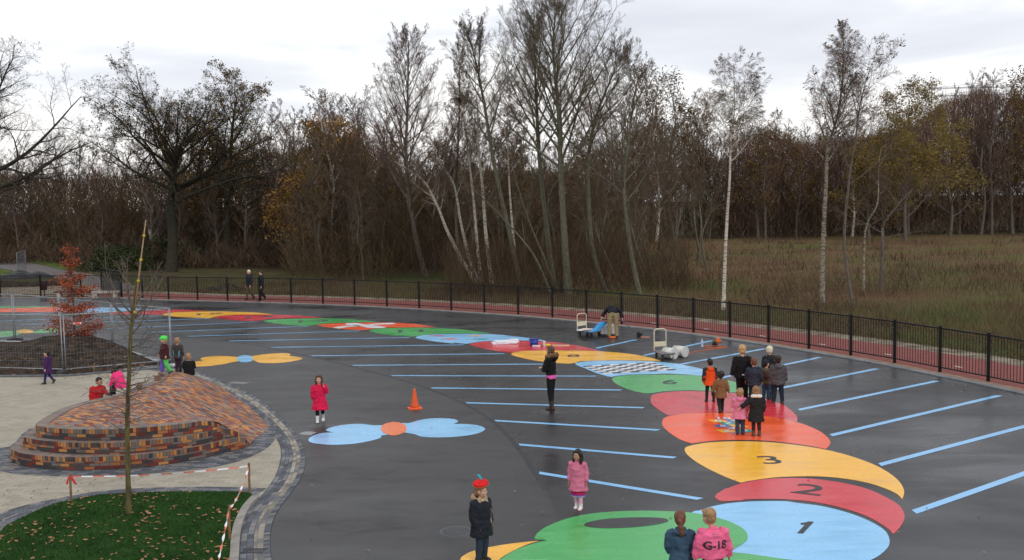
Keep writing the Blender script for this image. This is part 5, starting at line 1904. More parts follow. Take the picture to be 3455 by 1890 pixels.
# thin stake in the soil bank
p = P(318, 1262)
b = MB()
b.loft([(0, 0, 0), (.01, 0, .34)], .02, 6)
o = b.build('wooden_stake', wood)
o.location = (p.x, p.y, .02)
tag(o, 'short wooden stake in front of the soil bank behind the mesh fence', 'stake')

# ---------- traffic cone
p = P(1399.7, 1379.8)
r_ = empty('traffic_cone', p, .3, 'orange traffic cone standing on the asphalt near the blue butterfly', 'cone')
cm = M("cone_orange", (0.72, 0.10, 0.02), .5, .12, 6)
b = MB()
b.box((0, 0, .018), (.36, .36, .03))
b.loft([(0, 0, .03), (0, 0, .05), (0, 0, .055)], [(.165, .165), (.15, .15), (.13, .13)], 20)
b.build('base', cm, r_)
b = MB()
b.loft([(0, 0, .05), (0, 0, .10), (0, 0, .3), (0, 0, .5), (0, 0, .545), (0, 0, .55)], [.125, .112, .072, .036, .03, .02], 20)
b.build('body', cm, r_, True)

# ---------- the two platform trolleys and what the worker uses
cream = M("trolley_cream", (0.60, 0.54, 0.40), .45, .1, 5)
steel_d = M("trolley_deck", (0.16, 0.15, 0.17), .6, .2, 4)
def trolley(loc, rz, label, deckm, L_=.9, W_=.56, H_=.86):
    """long axis +Y; handle across the far end (+Y)"""
    r_ = empty('platform_trolley', loc, rz, label, 'trolley', 'platform trolleys')
    b = MB()
    b.box((0, 0, .21), (W_, L_, .05))
    o = b.build('deck', deckm, r_)
    bv = o.modifiers.new('b', 'BEVEL')
    bv.width = .015
    hy = L_ / 2 - .03
    hw = W_ / 2 - .03
    path = [Vector((-hw, hy, .21)), Vector((-hw, hy, H_ - .10)), Vector((-hw + .03, hy, H_ - .03)), Vector((-hw + .10, hy, H_)), Vector((hw - .10, hy, H_)), Vector((hw - .03, hy, H_ - .03)), Vector((hw, hy, H_ - .10)), Vector((hw, hy, .21))]
    T = Tubes()
    for a, c in zip(path, path[1:]):
        e = (c - a).normalized() * .008
        T.tube([a - e, c + e], [.019, .019], 8)
    hd_ = link('handle', T.mesh('handle'), cream, r_, True)
    b = MB()
    b.box((0, hy, .45), (2 * hw - .03, .015, .17))
    b.build('handle_plate', cream, hd_)
    for sx in (-1, 1):
        for sy in (-1, 1):
            w = MB()
            c = Vector((sx * (W_ / 2 - .07), sy * (L_ / 2 - .13), .065))
            w.loft([c + Vector((-.02, 0, 0)), c + Vector((.02, 0, 0))], .065, 14, u0=(0, 0, 1))
            w.box((c.x, c.y, .15), (.06, .07, .08))
            w.build('wheel', M("wheel_dark", (0.02, 0.02, 0.022), .6), r_)
    return r_


p1 = P(1990, 1135)
TR1 = trolley((p1.x, p1.y + .25, 0), R(38), 'cream handled platform trolley loaded with white sheets beside the bending worker', M("deck_white", (0.62, 0.60, 0.66), .5, .1, 3), .95)
p2 = P(2240, 1214)
TR2 = trolley((p2.x + .06, p2.y + .3, 0), R(14), 'empty platform trolley with grey deck next to the two white barrels', steel_d, .8, .5, .98)
b = MB()
b.box((0, 0, 0), (.62, .75, .012), R(-25))
b.box((.06, -.1, .014), (.5, .55, .012), R(-12))
o = b.build('board', M("board_pale", (0.72, 0.70, 0.70), .6, .08, 4))
o.location = (p1.x - .08, p1.y + .2, .243)
tag(o, 'flat white boards lying on the loaded trolley', 'board')
b = MB()
b.box((0, 0, 0), (.95, .16, .02), R(6))
o = b.build('plank', M("plank_tan", (0.55, 0.38, 0.24), .7, .15, 8))
o.location = (p1.x + .18, p1.y - .14, .285)
tag(o, 'narrow tan plank lying along the front of the loaded trolley', 'plank')
# blue sheet sliding down from the worker's hand
b = MB()
A0 = at_depth(2036, 1086, 40.75)
A1 = at_depth(1985, 1124, 40.4)
rows = []
for i in range(13):
    t = i / 12
    c = A0.lerp(A1, t) + Vector((0, 0, -.10 * math.sin(math.pi * t)))
    c.z = max(c.z, .27)
    rows.append((c + Vector((-.18, -.05, 0)), c + Vector((.20, .12, 0))))
for r0, r1 in zip(rows, rows[1:]):
    b.quad(r0[0], r0[1], r1[1], r1[0])
o = b.build('blue_sheet', M("sheet_blue", (0.06, 0.36, 0.78), .45, .08, 2), None, True)
so = o.modifiers.new('s', 'SOLIDIFY')
so.thickness = .012
tag(o, 'bright blue sheet held by the bending worker and sloping onto the trolley', 'sheet')
# white paint jugs on the trolley
jug_m = M("jug_white", (0.62, 0.62, 0.60), .5, .1, 5)
for (px, py), lab in (((2040, 1117), 'white plastic jerrycan on the loaded trolley, left of the legs of the worker'), ((2068, 1117), 'white plastic jerrycan on the loaded trolley, right of the other one')):
    p = at_depth(px, py, 41.15)
    r_ = empty('jerrycan', (p.x, p.y, .0), .2, lab, 'canister', 'white jerrycans beside the worker')
    b = MB()
    b.box((0, 0, .27), (.29, .24, .38))
    o = b.build('body', jug_m, r_)
    bv = o.modifiers.new('b', 'BEVEL')
    bv.width = .04
    bv.segments = 3
    b = MB()
    b.loft([(-.08, 0, .46), (-.08, 0, .51)], .03, 10)
    b.build('cap', M("cap_yellow", (.6, .42, .04), .5), r_)
    b = MB()
    b.beam((.0, 0, .49), (.11, 0, .49), .03, .03)
    b.beam((.11, 0, .455), (.11, 0, .50), .03, .02)
    b.build('grip', jug_m, r_)
    b = MB()
    b.box((0, 0, .04), (.32, .26, .075))
    tag(b.build('crate_base', M("crate_dark", (.04, .04, .045), .7), r_))
# barrels lying on the asphalt
bar_m = M("barrel_white", (0.60, 0.60, 0.55), .5, .08, 5)
for (px, py), a, lab in (((2263, 1213), -58, 'white barrel lying on the asphalt, nearest the empty trolley'), ((2298, 1206.5), -52, 'second white barrel lying on the asphalt, away from the trolley')):
    p = P(px, py)
    r_ = empty('barrel', (p.x, p.y + .25, .185), R(a), lab, 'barrel', 'white barrels lying by the trolley')
    b = MB()
    b.loft([(-.24, 0, 0), (-.235, 0, 0), (-.1, 0, 0), (-.095, 0, 0), (.1, 0, 0), (.105, 0, 0), (.22, 0, 0)], [.165, .18, .18, .185, .185, .18, .178], 22, u0=(0, 0, 1))
    b.build('body', bar_m, r_, True)
    b = MB()
    b.loft([(.215, 0, 0), (.25, 0, 0)], .187, 22, u0=(0, 0, 1))
    l_ = b.build('lid', bar_m, r_)
    b = MB()
    b.loft([(.2505, 0, 0), (.256, 0, 0)], .155, 22, u0=(0, 0, 1))
    b.build('lid_disc', M("lid_pale", (.52, .53, .51), .6), l_)
# blue bucket, papers, cardboard
p = P(1801.8, 1167)
r_ = empty('bucket', p, 0, 'dark blue square bucket standing on the red oval', 'bucket')
bb_ = M("bucket_blue", (0.02, 0.045, 0.30), .4, .1, 5)
b = MB()
b.loft([(0, 0, 0), (0, 0, .25)], [(.15, .13), (.18, .15)], 16)
b.build('body', bb_, r_, True)
b = MB()
b.loft([(0, 0, .245), (0, 0, .275)], [(.19, .16), (.19, .16)], 16)
b.build('rim', bb_, r_)
b = MB()
for (a_, w_, d_, h_, dx, dy, dz) in ((.15, .62, .5, .05, -.2, 0, .03), (-.2, .5, .45, .05, .25, .1, .035), (.35, .55, .42, .04, -.12, .05, .085), (.05, .42, .36, .06, .3, .12, .09), (-.1, .3, .25, .03, .34, .1, .14)):
    b.box((dx, dy, dz), (w_, d_, h_), a_)
p = P(1705, 1163)
o = b.build('paper_stack', M("paper_white", (0.74, 0.74, 0.78), .7, .06, 5))
o.location = (p.x, p.y + .2, .012)
tag(o, 'untidy stack of white papers lying on the red oval', 'papers')
b = MB()
b.box((0, 0, .012), (.66, .3, .02), R(-8))
p = P(1893, 1170)
o = b.build('cardboard', M("cardboard_tan", (0.50, 0.36, 0.22), .8, .12, 6))
o.location = (p.x, p.y + .2, .006)
tag(o, 'flat tan cardboard sheet on the red oval behind the woman', 'cardboard')
b = MB()
b.box((0, 0, .03), (.3, .1, .05), R(-15))
p = P(1810, 1171)
o = b.build('paint_tray', M("tray_white", (0.70, 0.66, 0.68), .6))
o.location = (p.x, p.y, .012)
tag(o, 'small white tray lying in front of the blue bucket', 'tray')
b = MB()
b.loft([(0, 0, 0), (0, 0, .16), (0, 0, .2)], [.05, .05, .02], 10)
p = P(1836, 1169)
o = b.build('bottle', M("bottle_clear", (0.55, 0.6, 0.62), .3))
o.location = (p.x, p.y, .012)
tag(o, 'small pale bottle between the blue bucket and the woman', 'bottle')
b = MB()
b.ell((0, 0, .02), (.12, .08, .05))
p = P(1848, 1166)
o = b.build('yellow_cloth', M("cloth_yellow", (0.65, 0.5, 0.03), .8))
o.location = (p.x, p.y, .0)
tag(o, 'small yellow cloth on the red oval beside the head of the woman', 'cloth')
# things near the far right stripes
b = MB()
b.loft([(0, 0, 0), (0, 0, .20), (0, 0, .25), (0, 0, .30)], [.045, .045, .018, .016], 10)
p = P(2369, 1170)
o = b.build('bottle', M("bottle_pale_blue", (0.45, 0.55, 0.72), .3))
o.location = (p.x, p.y, .0)
tag(o, 'pale blue bottle standing on the stripe near the orange cable', 'bottle')
def tube_obj(name, pts, r, mat, label, cat):
    T = Tubes()
    pts = smooth_curve(pts, closed=False, n=6)
    for a, c in zip(pts, pts[1:]):
        T.tube([a, c], [r, r], 6)
    return tag(link(name, T.mesh(name), mat, None, True), label, cat)
orc = M("cable_orange", (0.60, 0.13, 0.03), .5, .1, 5)
tube_obj('cable', [P(x, y, .014) for x, y in crop(1900, 1000, 4.293, [(1815, 832), (1900, 805), (2050, 780), (2190, 765), (2300, 745), (2370, 735), (2280, 722), (2100, 720), (2035, 725), (2060, 740), (2200, 748), (2330, 738)])], .013, orc, 'orange cable snaking over the asphalt behind the white barrels', 'cable')
b = MB()
b.ell((0, 0, .09), (.09, .07, .09))
b.box((0, 0, .02), (.22, .12, .04))
p = crop(1900, 1000, 4.293, [(2195, 715)])[0]
p = P(*p)
o = b.build('cable_reel', M("reel_black", (.015, .015, .016), .6))
o.location = p
tag(o, 'small black cable reel on the orange cable', 'reel')
b = MB()
b.box((0, 0, .05), (.20, .10, .09), .4)
b.ell((-.02, 0, .12), (.06, .05, .05))
p = P(*crop(1900, 1000, 4.293, [(2245, 662)])[0])
o = b.build('hand_tool', M("tool_orange", (.75, .16, .02), .5))
o.location = p
tag(o, 'small bright orange hand tool on the asphalt beyond the cable reel', 'tool')
b = MB()
b.box((0, 0, .012), (.34, .12, .02), -.05)
p = P(*crop(1900, 1000, 4.293, [(1190, 595)])[0])
o = b.build('paint_board', M("board_salmon", (.62, .22, .14), .7))
o.location = p
tag(o, 'salmon coloured board on the asphalt beside the brush of the broom', 'board')
b = MB()
b.ell((0, 0, .03), (.16, .1, .05))
p = P(2066, 1141)
o = b.build('orange_cloth', M("cloth_orange", (.6, .12, .03), .8))
o.location = (p.x, p.y, 0)
tag(o, 'crumpled orange cloth between the feet of the bending worker', 'cloth')
# broom
A0 = at_depth(2108, 1092, 40.7)
A1 = P(*crop(1900, 1000, 4.293, [(1105, 585)])[0]) + Vector((0, 0, .02))
br = empty('broom', A1, 0, 'long broom with black brush held by the bending worker', 'broom')
b = MB()
b.loft([A0 - A1 + (A0 - A1).normalized() * .35, Vector((-.06, 0, .12))], .014, 8)
b.build('handle', M("broom_stick", (.10, .10, .11), .5), br)
b = MB()
b.loft([(-.07, 0, .15), (-.02, 0, .07), (.04, 0, 0)], [(.04, .05), (.10, .07), (.16, .08)], 10)
b.build('brush', M("brush_black", (.012, .012, .012), .9), br)

# ---------- covers in the asphalt
iron = M("cast_iron", (0.055, 0.055, 0.058), .6, .3, 30, .004, 60)
for (px, py), rr, lab in (((1539, 1794), .24, 'round iron manhole cover in the asphalt beside the boy in the beret'),):
    p = P(px, py)
    r_ = empty('manhole_cover', p, 0, lab, 'manhole cover')
    b = MB()
    b.loft([(0, 0, 0), (0, 0, .007)], rr + .04, 30)
    b.build('rim', M("iron_rim", (0.10, 0.10, 0.105), .6, .2, 20), r_)
    b = MB()
    b.loft([(0, 0, .0), (0, 0, .0095)], rr, 30)
    b.build('lid', iron, r_)
p = P(806, 1293)
r_ = empty('drain_cover', p, R(-18), 'flat rectangular drain cover in the asphalt beside the brick mound', 'drain')
b = MB()
b.box((0, 0, .005), (.72, .42, .01))
b.build('frame', M("iron_rim", (0, 0, 0)), r_)
b = MB()
b.box((0, 0, .007), (.6, .3, .012))
b.build('lid', M("drain_tan", (0.20, 0.19, 0.17), .8, .2, 10), r_)
p = P(855, 1862)
r_ = empty('drain_cover', (p.x, p.y, .012), R(-4), 'slotted drain grate among the grey pavers beside the corner lawn', 'drain')
b = MB()
for k in range(9):
    b.box((-.16 + .04 * k, 0, .006), (.018, .16, .012))
b.box((0, .095, .006), (.38, .03, .013))
b.box((0, -.095, .006), (.38, .03, .013))
b.build('grate', iron, r_)

# pylon arms far behind the wood
pr = at_depth(3290, 300, 330)
r_ = empty('electricity_pylon', (pr.x, 330, 0), 0, 'faint lattice pylon whose cross arms show above the right woodland', 'pylon')
pm = M("pylon_grey", (0.50, 0.52, 0.55), .7)
b = MB()
H = pr.z + 1.2
for sx in (-1, 1):
    for sy in (-1, 1):
        b.beam((sx * 3, sy * 3, 0), (sx * .6, sy * .6, H), .3, .3)
for k in range(9):
    z0, z1 = H * k / 9, H * (k + 1) / 9
    w0, w1 = 3 - 2.4 * k / 9, 3 - 2.4 * (k + 1) / 9
    b.beam((-w0, -w0, z0), (w1, -w1, z1), .15, .15)
    b.beam((w0, w0, z0), (-w1, w1, z1), .15, .15)
b.build('tower', pm, r_)
for z, L_ in ((H - .8, 14), (H - 3.2, 13)):
    b = MB()
    b.beam((-L_, 0, z), (L_, 0, z), .35, .35)
    b.beam((-L_, 0, z + .1), (0, 0, z + 1.3), .15, .15)
    b.beam((L_, 0, z + .1), (0, 0, z + 1.3), .15, .15)
    for k in range(-6, 7):
        b.beam((k * L_ / 7, 0, z), (k * L_ / 7 + 1, 0, z + .9 * (1 - abs(k) / 7)), .12, .12)
    b.build('cross_arm', pm, r_)
# magpie nest in the crown left of the fan shaped tree
ns = at_depth(1560, 338, 71)
T = Tubes()
rg_ = random.Random(4)
for _ in range(260):
    a = Vector((rg_.gauss(0, .26), rg_.gauss(0, .26), rg_.gauss(0, .15)))
    d = Vector((rg_.gauss(0, 1), rg_.gauss(0, 1), rg_.gauss(0, .5))).normalized() * .3
    T.tube([a - d, a + d], [.012, .008], 3)
o = link('bird_nest', T.mesh('bird_nest'), tw_oak)
o.location = ns
tag(o, 'dark bird nest in the top of the slim reddish tree', 'nest')
# ------------------------------------------------------------------ people
TMP = bpy.data.scenes.new('workshop')


def fuse(b, name, voxel, smooth=2, fold=0.0, seed=0):
    """one continuous surface from overlapping closed pieces"""
    me = b.mesh(name)
    o = bpy.data.objects.new(name, me)
    TMP.collection.objects.link(o)
    md = o.modifiers.new('r', 'REMESH')
    md.mode = 'VOXEL'
    md.voxel_size = voxel
    md.adaptivity = 0
    if smooth:
        sm_ = o.modifiers.new('s', 'SMOOTH')
        sm_.factor = .5
        sm_.iterations = smooth
    with bpy.context.temp_override(scene=TMP, view_layer=TMP.view_layers[0]):
        dg = bpy.context.evaluated_depsgraph_get()
        out = bpy.data.meshes.new_from_object(o.evaluated_get(dg))
    bpy.data.objects.remove(o)
    out.name = name
    if fold and len(out.vertices):
        nr_ = [v.normal.copy() for v in out.vertices]
        co_ = [v.co.copy() for v in out.vertices]
        flat_ = []
        for p, n_ in zip(co_, nr_):
            k = noise.fractal(Vector((p.x * 9 + seed, p.y * 9, p.z * 13)), 1.0, 2.0, 3)
            q = p + n_ * (k * fold)
            flat_ += [q.x, q.y, q.z]
        out.vertices.foreach_set('co', flat_)
        out.update()
    return out


def cloth(name, col, rough=.85, var=.14):
    return M('cloth_' + name, col, rough, var, 9, .002, 180, .2)


SKIN = M("skin", (0.56, 0.31, 0.22), .55, .08, 12, spec=.35)
SKIN2 = M("skin_tan", (0.42, 0.22, 0.13), .55, .08, 12, spec=.35)
EYEW = M("eye_white", (.6, .58, .55), .3, .02, 5)
EYED = M("eye_dark", (.02, .015, .012), .3, .02, 5)
LIP = M("lips", (.38, .10, .09), .5, .05, 5)


class Fig:
    pass


def V3(*a):
    return Vector(a)


def hand(b, w, d, side, n, s):
    """palm, four fingers and a thumb. w wrist, d direction of the hand, side = towards the thumb, n = palm normal, s = hand length"""
    d = d.normalized()
    side = (side - d * side.dot(d)).normalized()
    n = d.cross(side)
    b.loft([w - d * s * .15, w + d * s * .12, w + d * s * .32, w + d * s * .50], [(s * .15, s * .12), (s * .19, s * .11), (s * .22, s * .10), (s * .20, s * .08)], 10, u0=side)
    for k, (off, ln) in enumerate(((.15, .44), (.05, .50), (-.05, .46), (-.15, .36))):
        r0 = w + d * s * .46 + side * s * off
        f1 = r0 + (d + side * off * .3) * s * ln * .45 + n * s * .02
        f2 = f1 + (d * .85 + n * .5).normalized() * s * ln * .33
        f3 = f2 + (d * .5 + n * .85).normalized() * s * ln * .25
        b.loft([r0, f1, f2, f3], [s * .055, s * .052, s * .047, s * .036], 6)
    t0 = w + d * s * .16 + side * s * .16
    t1 = t0 + (d * .6 + side * .75).normalized() * s * .24
    t2 = t1 + (d * .9 + side * .3 + n * .2).normalized() * s * .22
    b.loft([t0 - side * s * .06, t0, t1, t2], [s * .07, s * .066, s * .056, s * .042], 6)


def person(label, x, y, rot, h, kid=True, skin=SKIN, z=0.0, pose=None, head_rot=0.0, head_tilt=0.0, hair=('short', 'brown'), top=None, legs=None, shoes=None, extras=(), arms_r=1.0, nofeet=False):
    F = Fig()
    pose = pose or {}
    root = empty('person', (x, y, z), rot, label, 'person')
    k = h
    hh = ((.192 if h < 1.15 else .180) if kid else .137) * k
    F.hh = hh
    wide = 1.18 if kid else 1.0
    D = {
        'pelvis': (0, 0, .475 if kid else .51), 'waist': (0, 0, .56 if kid else .60), 'chest': (0, .0, .68 if kid else .72), 'neck': (0, .008, .79 if kid else .835),
        'head': (0, -.010, 1 - hh / k / 2),
        'hipA': (-.050, 0, .455 if kid else .49), 'hipB': (.050, 0, .455 if kid else .49),
        'kneeA': (-.054, -.012, .25 if kid else .27), 'kneeB': (.054, -.012, .25 if kid else .27),
        'ankA': (-.058, .012, .050), 'ankB': (.058, .012, .050),
        'shA': (-.098 * wide, .006, .755 if kid else .80), 'shB': (.098 * wide, .006, .755 if kid else .80),
        'elA': (-.140, .012, .60 if kid else .63), 'elB': (.140, .012, .60 if kid else .63),
        'wrA': (-.150, -.020, .465 if kid else .48), 'wrB': (.150, -.020, .465 if kid else .48),
    }
    D.update(pose)
    J = {a: Vector(b) * k for a, b in D.items()}
    F.J, F.k = J, k
    hd = J['head']
    hrot = Matrix.Rotation(head_rot, 3, 'Z') @ Matrix.Rotation(head_tilt, 3, 'X')
    # ---- body: one continuous surface
    b = MB()
    w = wide * k
    b.loft([J['pelvis'] - (J['waist'] - J['pelvis']) * .5, J['pelvis'], J['waist'], J['chest'], J['chest'].lerp(J['neck'], .7), J['neck']],
           [(.06 * w, .05 * w), (.085 * w, .062 * w), (.076 * w, .055 * w), (.092 * w, .062 * w), (.080 * w, .048 * w), (.036 * k, .036 * k)], 14)
    nr = .034 * k if kid else .034 * k
    b.loft([J['neck'] - V3(0, 0, .02 * k), J['neck'].lerp(hd, .5), hd + hrot @ V3(0, .01 * k, -hh * .2)], [nr * 1.15, nr, nr], 10)
    # skull, jaw, nose, ears, brow, cheeks
    b.ell(hd + hrot @ V3(0, hh * .06, hh * .10), (hh * .335, hh * .40, hh * .39), hrot)
    b.ell(hd + hrot @ V3(0, -hh * .09, -hh * .16), (hh * .27, hh * .29, hh * .32), hrot)
    b.ell(hd + hrot @ V3(0, -hh * .385, -hh * .08), (hh * .05, hh * .075, hh * .085), hrot, 10, 7)
    b.ell(hd + hrot @ V3(0, -hh * .31, hh * .09), (hh * .22, hh * .05, hh * .05), hrot, 10, 7)
    b.ell(hd + hrot @ V3(0, -hh * .30, -hh * .34), (hh * .12, hh * .07, hh * .08), hrot, 10, 7)
    b.ell(hd + hrot @ V3(0, -hh * .335, -hh * .22), (hh * .11, hh * .045, hh * .03), hrot, 10, 7)
    for s in (-1, 1):
        b.ell(hd + hrot @ V3(s * hh * .35, hh * .04, -hh * .05), (hh * .04, hh * .09, hh * .13), hrot, 10, 7)
        b.ell(hd + hrot @ V3(s * hh * .17, -hh * .25, -hh * .14), (hh * .11, hh * .09, hh * .12), hrot, 10, 7)
    for a in 'AB':
        s = -1 if a == 'A' else 1
        sh, el, wr = J['sh' + a], J['el' + a], J['wr' + a]
        b.loft([sh.lerp(J['chest'], .3) + V3(0, 0, .02 * k), sh, sh.lerp(el, .5), el, el.lerp(wr, .4), wr], [.040 * k, .038 * k, .033 * k, .028 * k, .027 * k, .019 * k], 9)
        dh = (wr - el).normalized()
        th = V3(0, -1, .15)
        if abs(dh.dot(th.normalized())) > .8:
            th = V3(-s, 0, .4)
        hand(b, wr, dh, th, V3(-s, 0, 0), (.098 if kid else .105) * k)
        hp, kn, an = J['hip' + a], J['knee' + a], J['ank' + a]
        b.loft([hp + V3(0, 0, .03 * k), hp.lerp(kn, .3), hp.lerp(kn, .75), kn, kn.lerp(an, .35), an + V3(0, 0, .01 * k), an - V3(0, 0, .02 * k)],
               [.050 * k, .044 * k, .034 * k, .031 * k, .031 * k, .022 * k, .022 * k], 10)
    body = fuse(b, 'body', .0062 * max(k, .9), 1)
    body.materials.append(skin)
    bo = link('body', body, None, root, True)
    # eyes and mouth belong to the same mesh
    fb = MB()
    me_i = []
    for s in (-1, 1):
        n0 = len(fb.f)
        fb.ell(hd + hrot @ V3(s * hh * .135, -hh * .345, hh * .01), (hh * .062, hh * .035, hh * .036), hrot, 8, 5)
        me_i += [1] * (len(fb.f) - n0)
        n0 = len(fb.f)
        fb.ell(hd + hrot @ V3(s * hh * .135, -hh * .37, hh * .01), (hh * .032, hh * .018, hh * .032), hrot, 8, 5)
        me_i += [2] * (len(fb.f) - n0)
    n0 = len(fb.f)
    fb.ell(hd + hrot @ V3(0, -hh * .375, -hh * .225), (hh * .10, hh * .02, hh * .025), hrot, 8, 5)
    me_i += [3] * (len(fb.f) - n0)
    fm = fb.mesh('face')
    for m_ in (EYEW, EYED, LIP):
        body.materials.append(m_)
    bmx = bmesh.new()
    bmx.from_mesh(body)
    for f in bmx.faces:
        f.smooth = True
    nf = len(bmx.faces)
    bmx.from_mesh(fm)
    bmx.faces.ensure_lookup_table()
    for i, mi in enumerate(me_i):
        bmx.faces[nf + i].material_index = mi
        bmx.faces[nf + i].smooth = True
    bmx.to_mesh(body)
    bmx.free()
    bpy.data.meshes.remove(fm)
    vx = .010 * max(k, .9)
    # ---- trousers or tights
    if legs:
        kind, mt = legs[0], legs[1]
        r = {'jeans': 1.0, 'tights': .82, 'baggy': 1.22}[kind]
        mats = mt if isinstance(mt, tuple) else (mt, mt)
        if mats[0] is mats[1]:
            b = MB()
            b.loft([J['waist'] * .6 + J['pelvis'] * .4, J['pelvis'], J['hipA'].lerp(J['hipB'], .5) - V3(0, 0, .02 * k)], [(.088 * w, .065 * w), (.094 * w, .070 * w), (.088 * w, .066 * w)], 14)
            groups = ['AB']
        else:
            groups = ['A', 'B']
        for g_ in groups:
            if len(groups) == 2:
                b = MB()
                s = -1 if g_ == 'A' else 1
                b.loft([J['pelvis'] + V3(s * .03 * k, 0, .04 * k), J['hip' + g_]], [(.05 * w, .065 * w), (.055 * w, .066 * w)], 12)
            for a in g_:
                hp, kn, an = J['hip' + a], J['knee' + a], J['ank' + a]
                b.loft([hp + V3(0, 0, .03 * k), hp.lerp(kn, .35), hp.lerp(kn, .8), kn, kn.lerp(an, .4), an + (kn - an).normalized() * .02 * k, an - (kn - an).normalized() * .015 * k],
                       [.068 * k * r, .063 * k * r, .053 * k * r, .050 * k * r, .046 * k * r, .040 * k * r, .042 * k * r], 12)
            me = fuse(b, 'trousers', vx * .9, 2, .0045 * k if kind != 'tights' else .001, 3)
            link('trousers', me, mats[0] if g_ != 'B' else mats[1], root, True)
    # ---- shoes
    if shoes and not nofeet:
        kind, mt = shoes[0], shoes[1]
        for a in 'AB':
            an, kn = J['ank' + a], J['knee' + a]
            fw = V3(0, -1, 0) if ('toe' + a) not in J else (J['toe' + a] - an).normalized()
            up_ = V3(0, 0, 1)
            if abs(fw.z) > .2:
                up_ = (kn - an).normalized()
            b = MB()
            L_ = .15 * k if kid else .155 * k
            sole = an - up_ * .030 * k
            b.loft([sole - fw * L_ * .30 + up_ * .006 * k, sole - fw * L_ * .18 + up_ * .01 * k, sole + fw * L_ * .15 + up_ * .006 * k, sole + fw * L_ * .5, sole + fw * L_ * .68 - up_ * .002 * k],
                   [(.020 * k, .020 * k), (.030 * k, .028 * k), (.032 * k, .025 * k), (.034 * k, .019 * k), (.020 * k, .012 * k)], 10, u0=V3(1, 0, 0))
            top_ = {'shoe': .035, 'boot': .10, 'tall': .17}[kind] * k
            dn_ = (kn - an).normalized()
            b.loft([sole + up_ * .01 * k, an, an + dn_ * top_ * .6, an + dn_ * top_], [.032 * k, .034 * k, .036 * k, .040 * k], 10)
            me = fuse(b, 'shoe', vx * .7, 1)
            so = link('shoe', me, mt, root, True)
            b = MB()
            b.loft([sole - fw * L_ * .30 - up_ * .016 * k, sole - fw * L_ * .15 - up_ * .016 * k, sole + fw * L_ * .45 - up_ * .016 * k, sole + fw * L_ * .68 - up_ * .014 * k],
                   [(.018 * k, .006 * k), (.030 * k, .007 * k), (.036 * k, .007 * k), (.020 * k, .006 * k)], 10, u0=V3(1, 0, 0))
            b.build('sole', M("sole_dark", (.03, .028, .026), .8) if kind != 'shoe' or len(shoes) < 3 else shoes[2], so, True)
    # ---- coat or jacket
    if top:
        mt = top['mat']
        hem = top.get('hem', .40)                      # height of the hem as a fraction of h
        fl = top.get('flare', 1.0)
        pf = top.get('puff', 1.0) * (1.08 if kid else 1.0)
        sp = (J['pelvis'] - J['waist']).normalized()
        drop = max(0.0, D['pelvis'][2] - hem) * k
        hemp = J['pelvis'] + sp * drop if not top.get('hemdir') else J['pelvis'] + Vector(top['hemdir']) * drop
        b = MB()
        pts = [hemp, hemp.lerp(J['pelvis'], .5), J['pelvis'], J['waist'], J['chest'], J['chest'].lerp(J['neck'], .62), J['chest'].lerp(J['neck'], .92), J['neck'] + (J['neck'] - J['chest']).normalized() * .012 * k]
        rad = [(.112 * w * fl * pf, .086 * w * fl * pf), (.108 * w * (1 + fl) / 2 * pf, .083 * w * (1 + fl) / 2 * pf), (.104 * w * pf, .080 * w * pf), (.096 * w * pf, .074 * w * pf), (.106 * w * pf, .078 * w * pf), (.098 * w * pf, .066 * w * pf), (.060 * w, .052 * w), (.044 * k, .042 * k)]
        if drop < .02:
            pts, rad = pts[2:], rad[2:]
            if hem > D['pelvis'][2]:
                pts[0] = J['pelvis'].lerp(J['waist'], .5)
        b.loft(pts, rad, 18)
        slv = top.get('sleeves', True)
        if slv:
            for a in 'AB':
                sh, el, wr = J['sh' + a], J['el' + a], J['wr' + a]
                b.loft([sh.lerp(J['chest'], .35) + V3(0, 0, .03 * k), sh + V3(0, 0, -.005 * k), sh.lerp(el, .5), el, el.lerp(wr, .5), wr - (wr - el).normalized() * .006 * k],
                       [.050 * k * pf, .052 * k * pf, .048 * k * pf, .044 * k * pf, .041 * k * pf, .036 * k * pf], 11)
        if top.get('hood'):
            nk = J['neck']
            dr = (J['neck'] - J['chest']).normalized()
            b.ell(nk + V3(0, .062 * k, -.01 * k), (.082 * k, .052 * k, .050 * k))
            b.ell(nk + V3(0, .045 * k, .022 * k), (.070 * k, .045 * k, .030 * k))
        if top.get('collar'):
            b.loft([J['neck'] - V3(0, 0, .01 * k), J['neck'] + V3(0, .004 * k, .028 * k)], [.050 * k, .052 * k], 12)
        me = fuse(b, 'coat', vx, 2, .0095 * k * pf, rnd.random() * 9)
        F.coat = link(top.get('name', 'coat'), me, mt, root, True)
        F.coat_me = me
        if 'under' in top:                             # a band of another colour beneath the hem
            b = MB()
            b.loft([J['pelvis'] - V3(0, 0, .02 * k), J['pelvis'] + V3(0, 0, .045 * k)], [(.100 * w, .076 * w), (.098 * w, .074 * w)], 16)
            link('shirt', fuse(b, 'shirt', vx, 1, .002), top['under'], root, True)
    # ---- hair
    hk, hc = hair
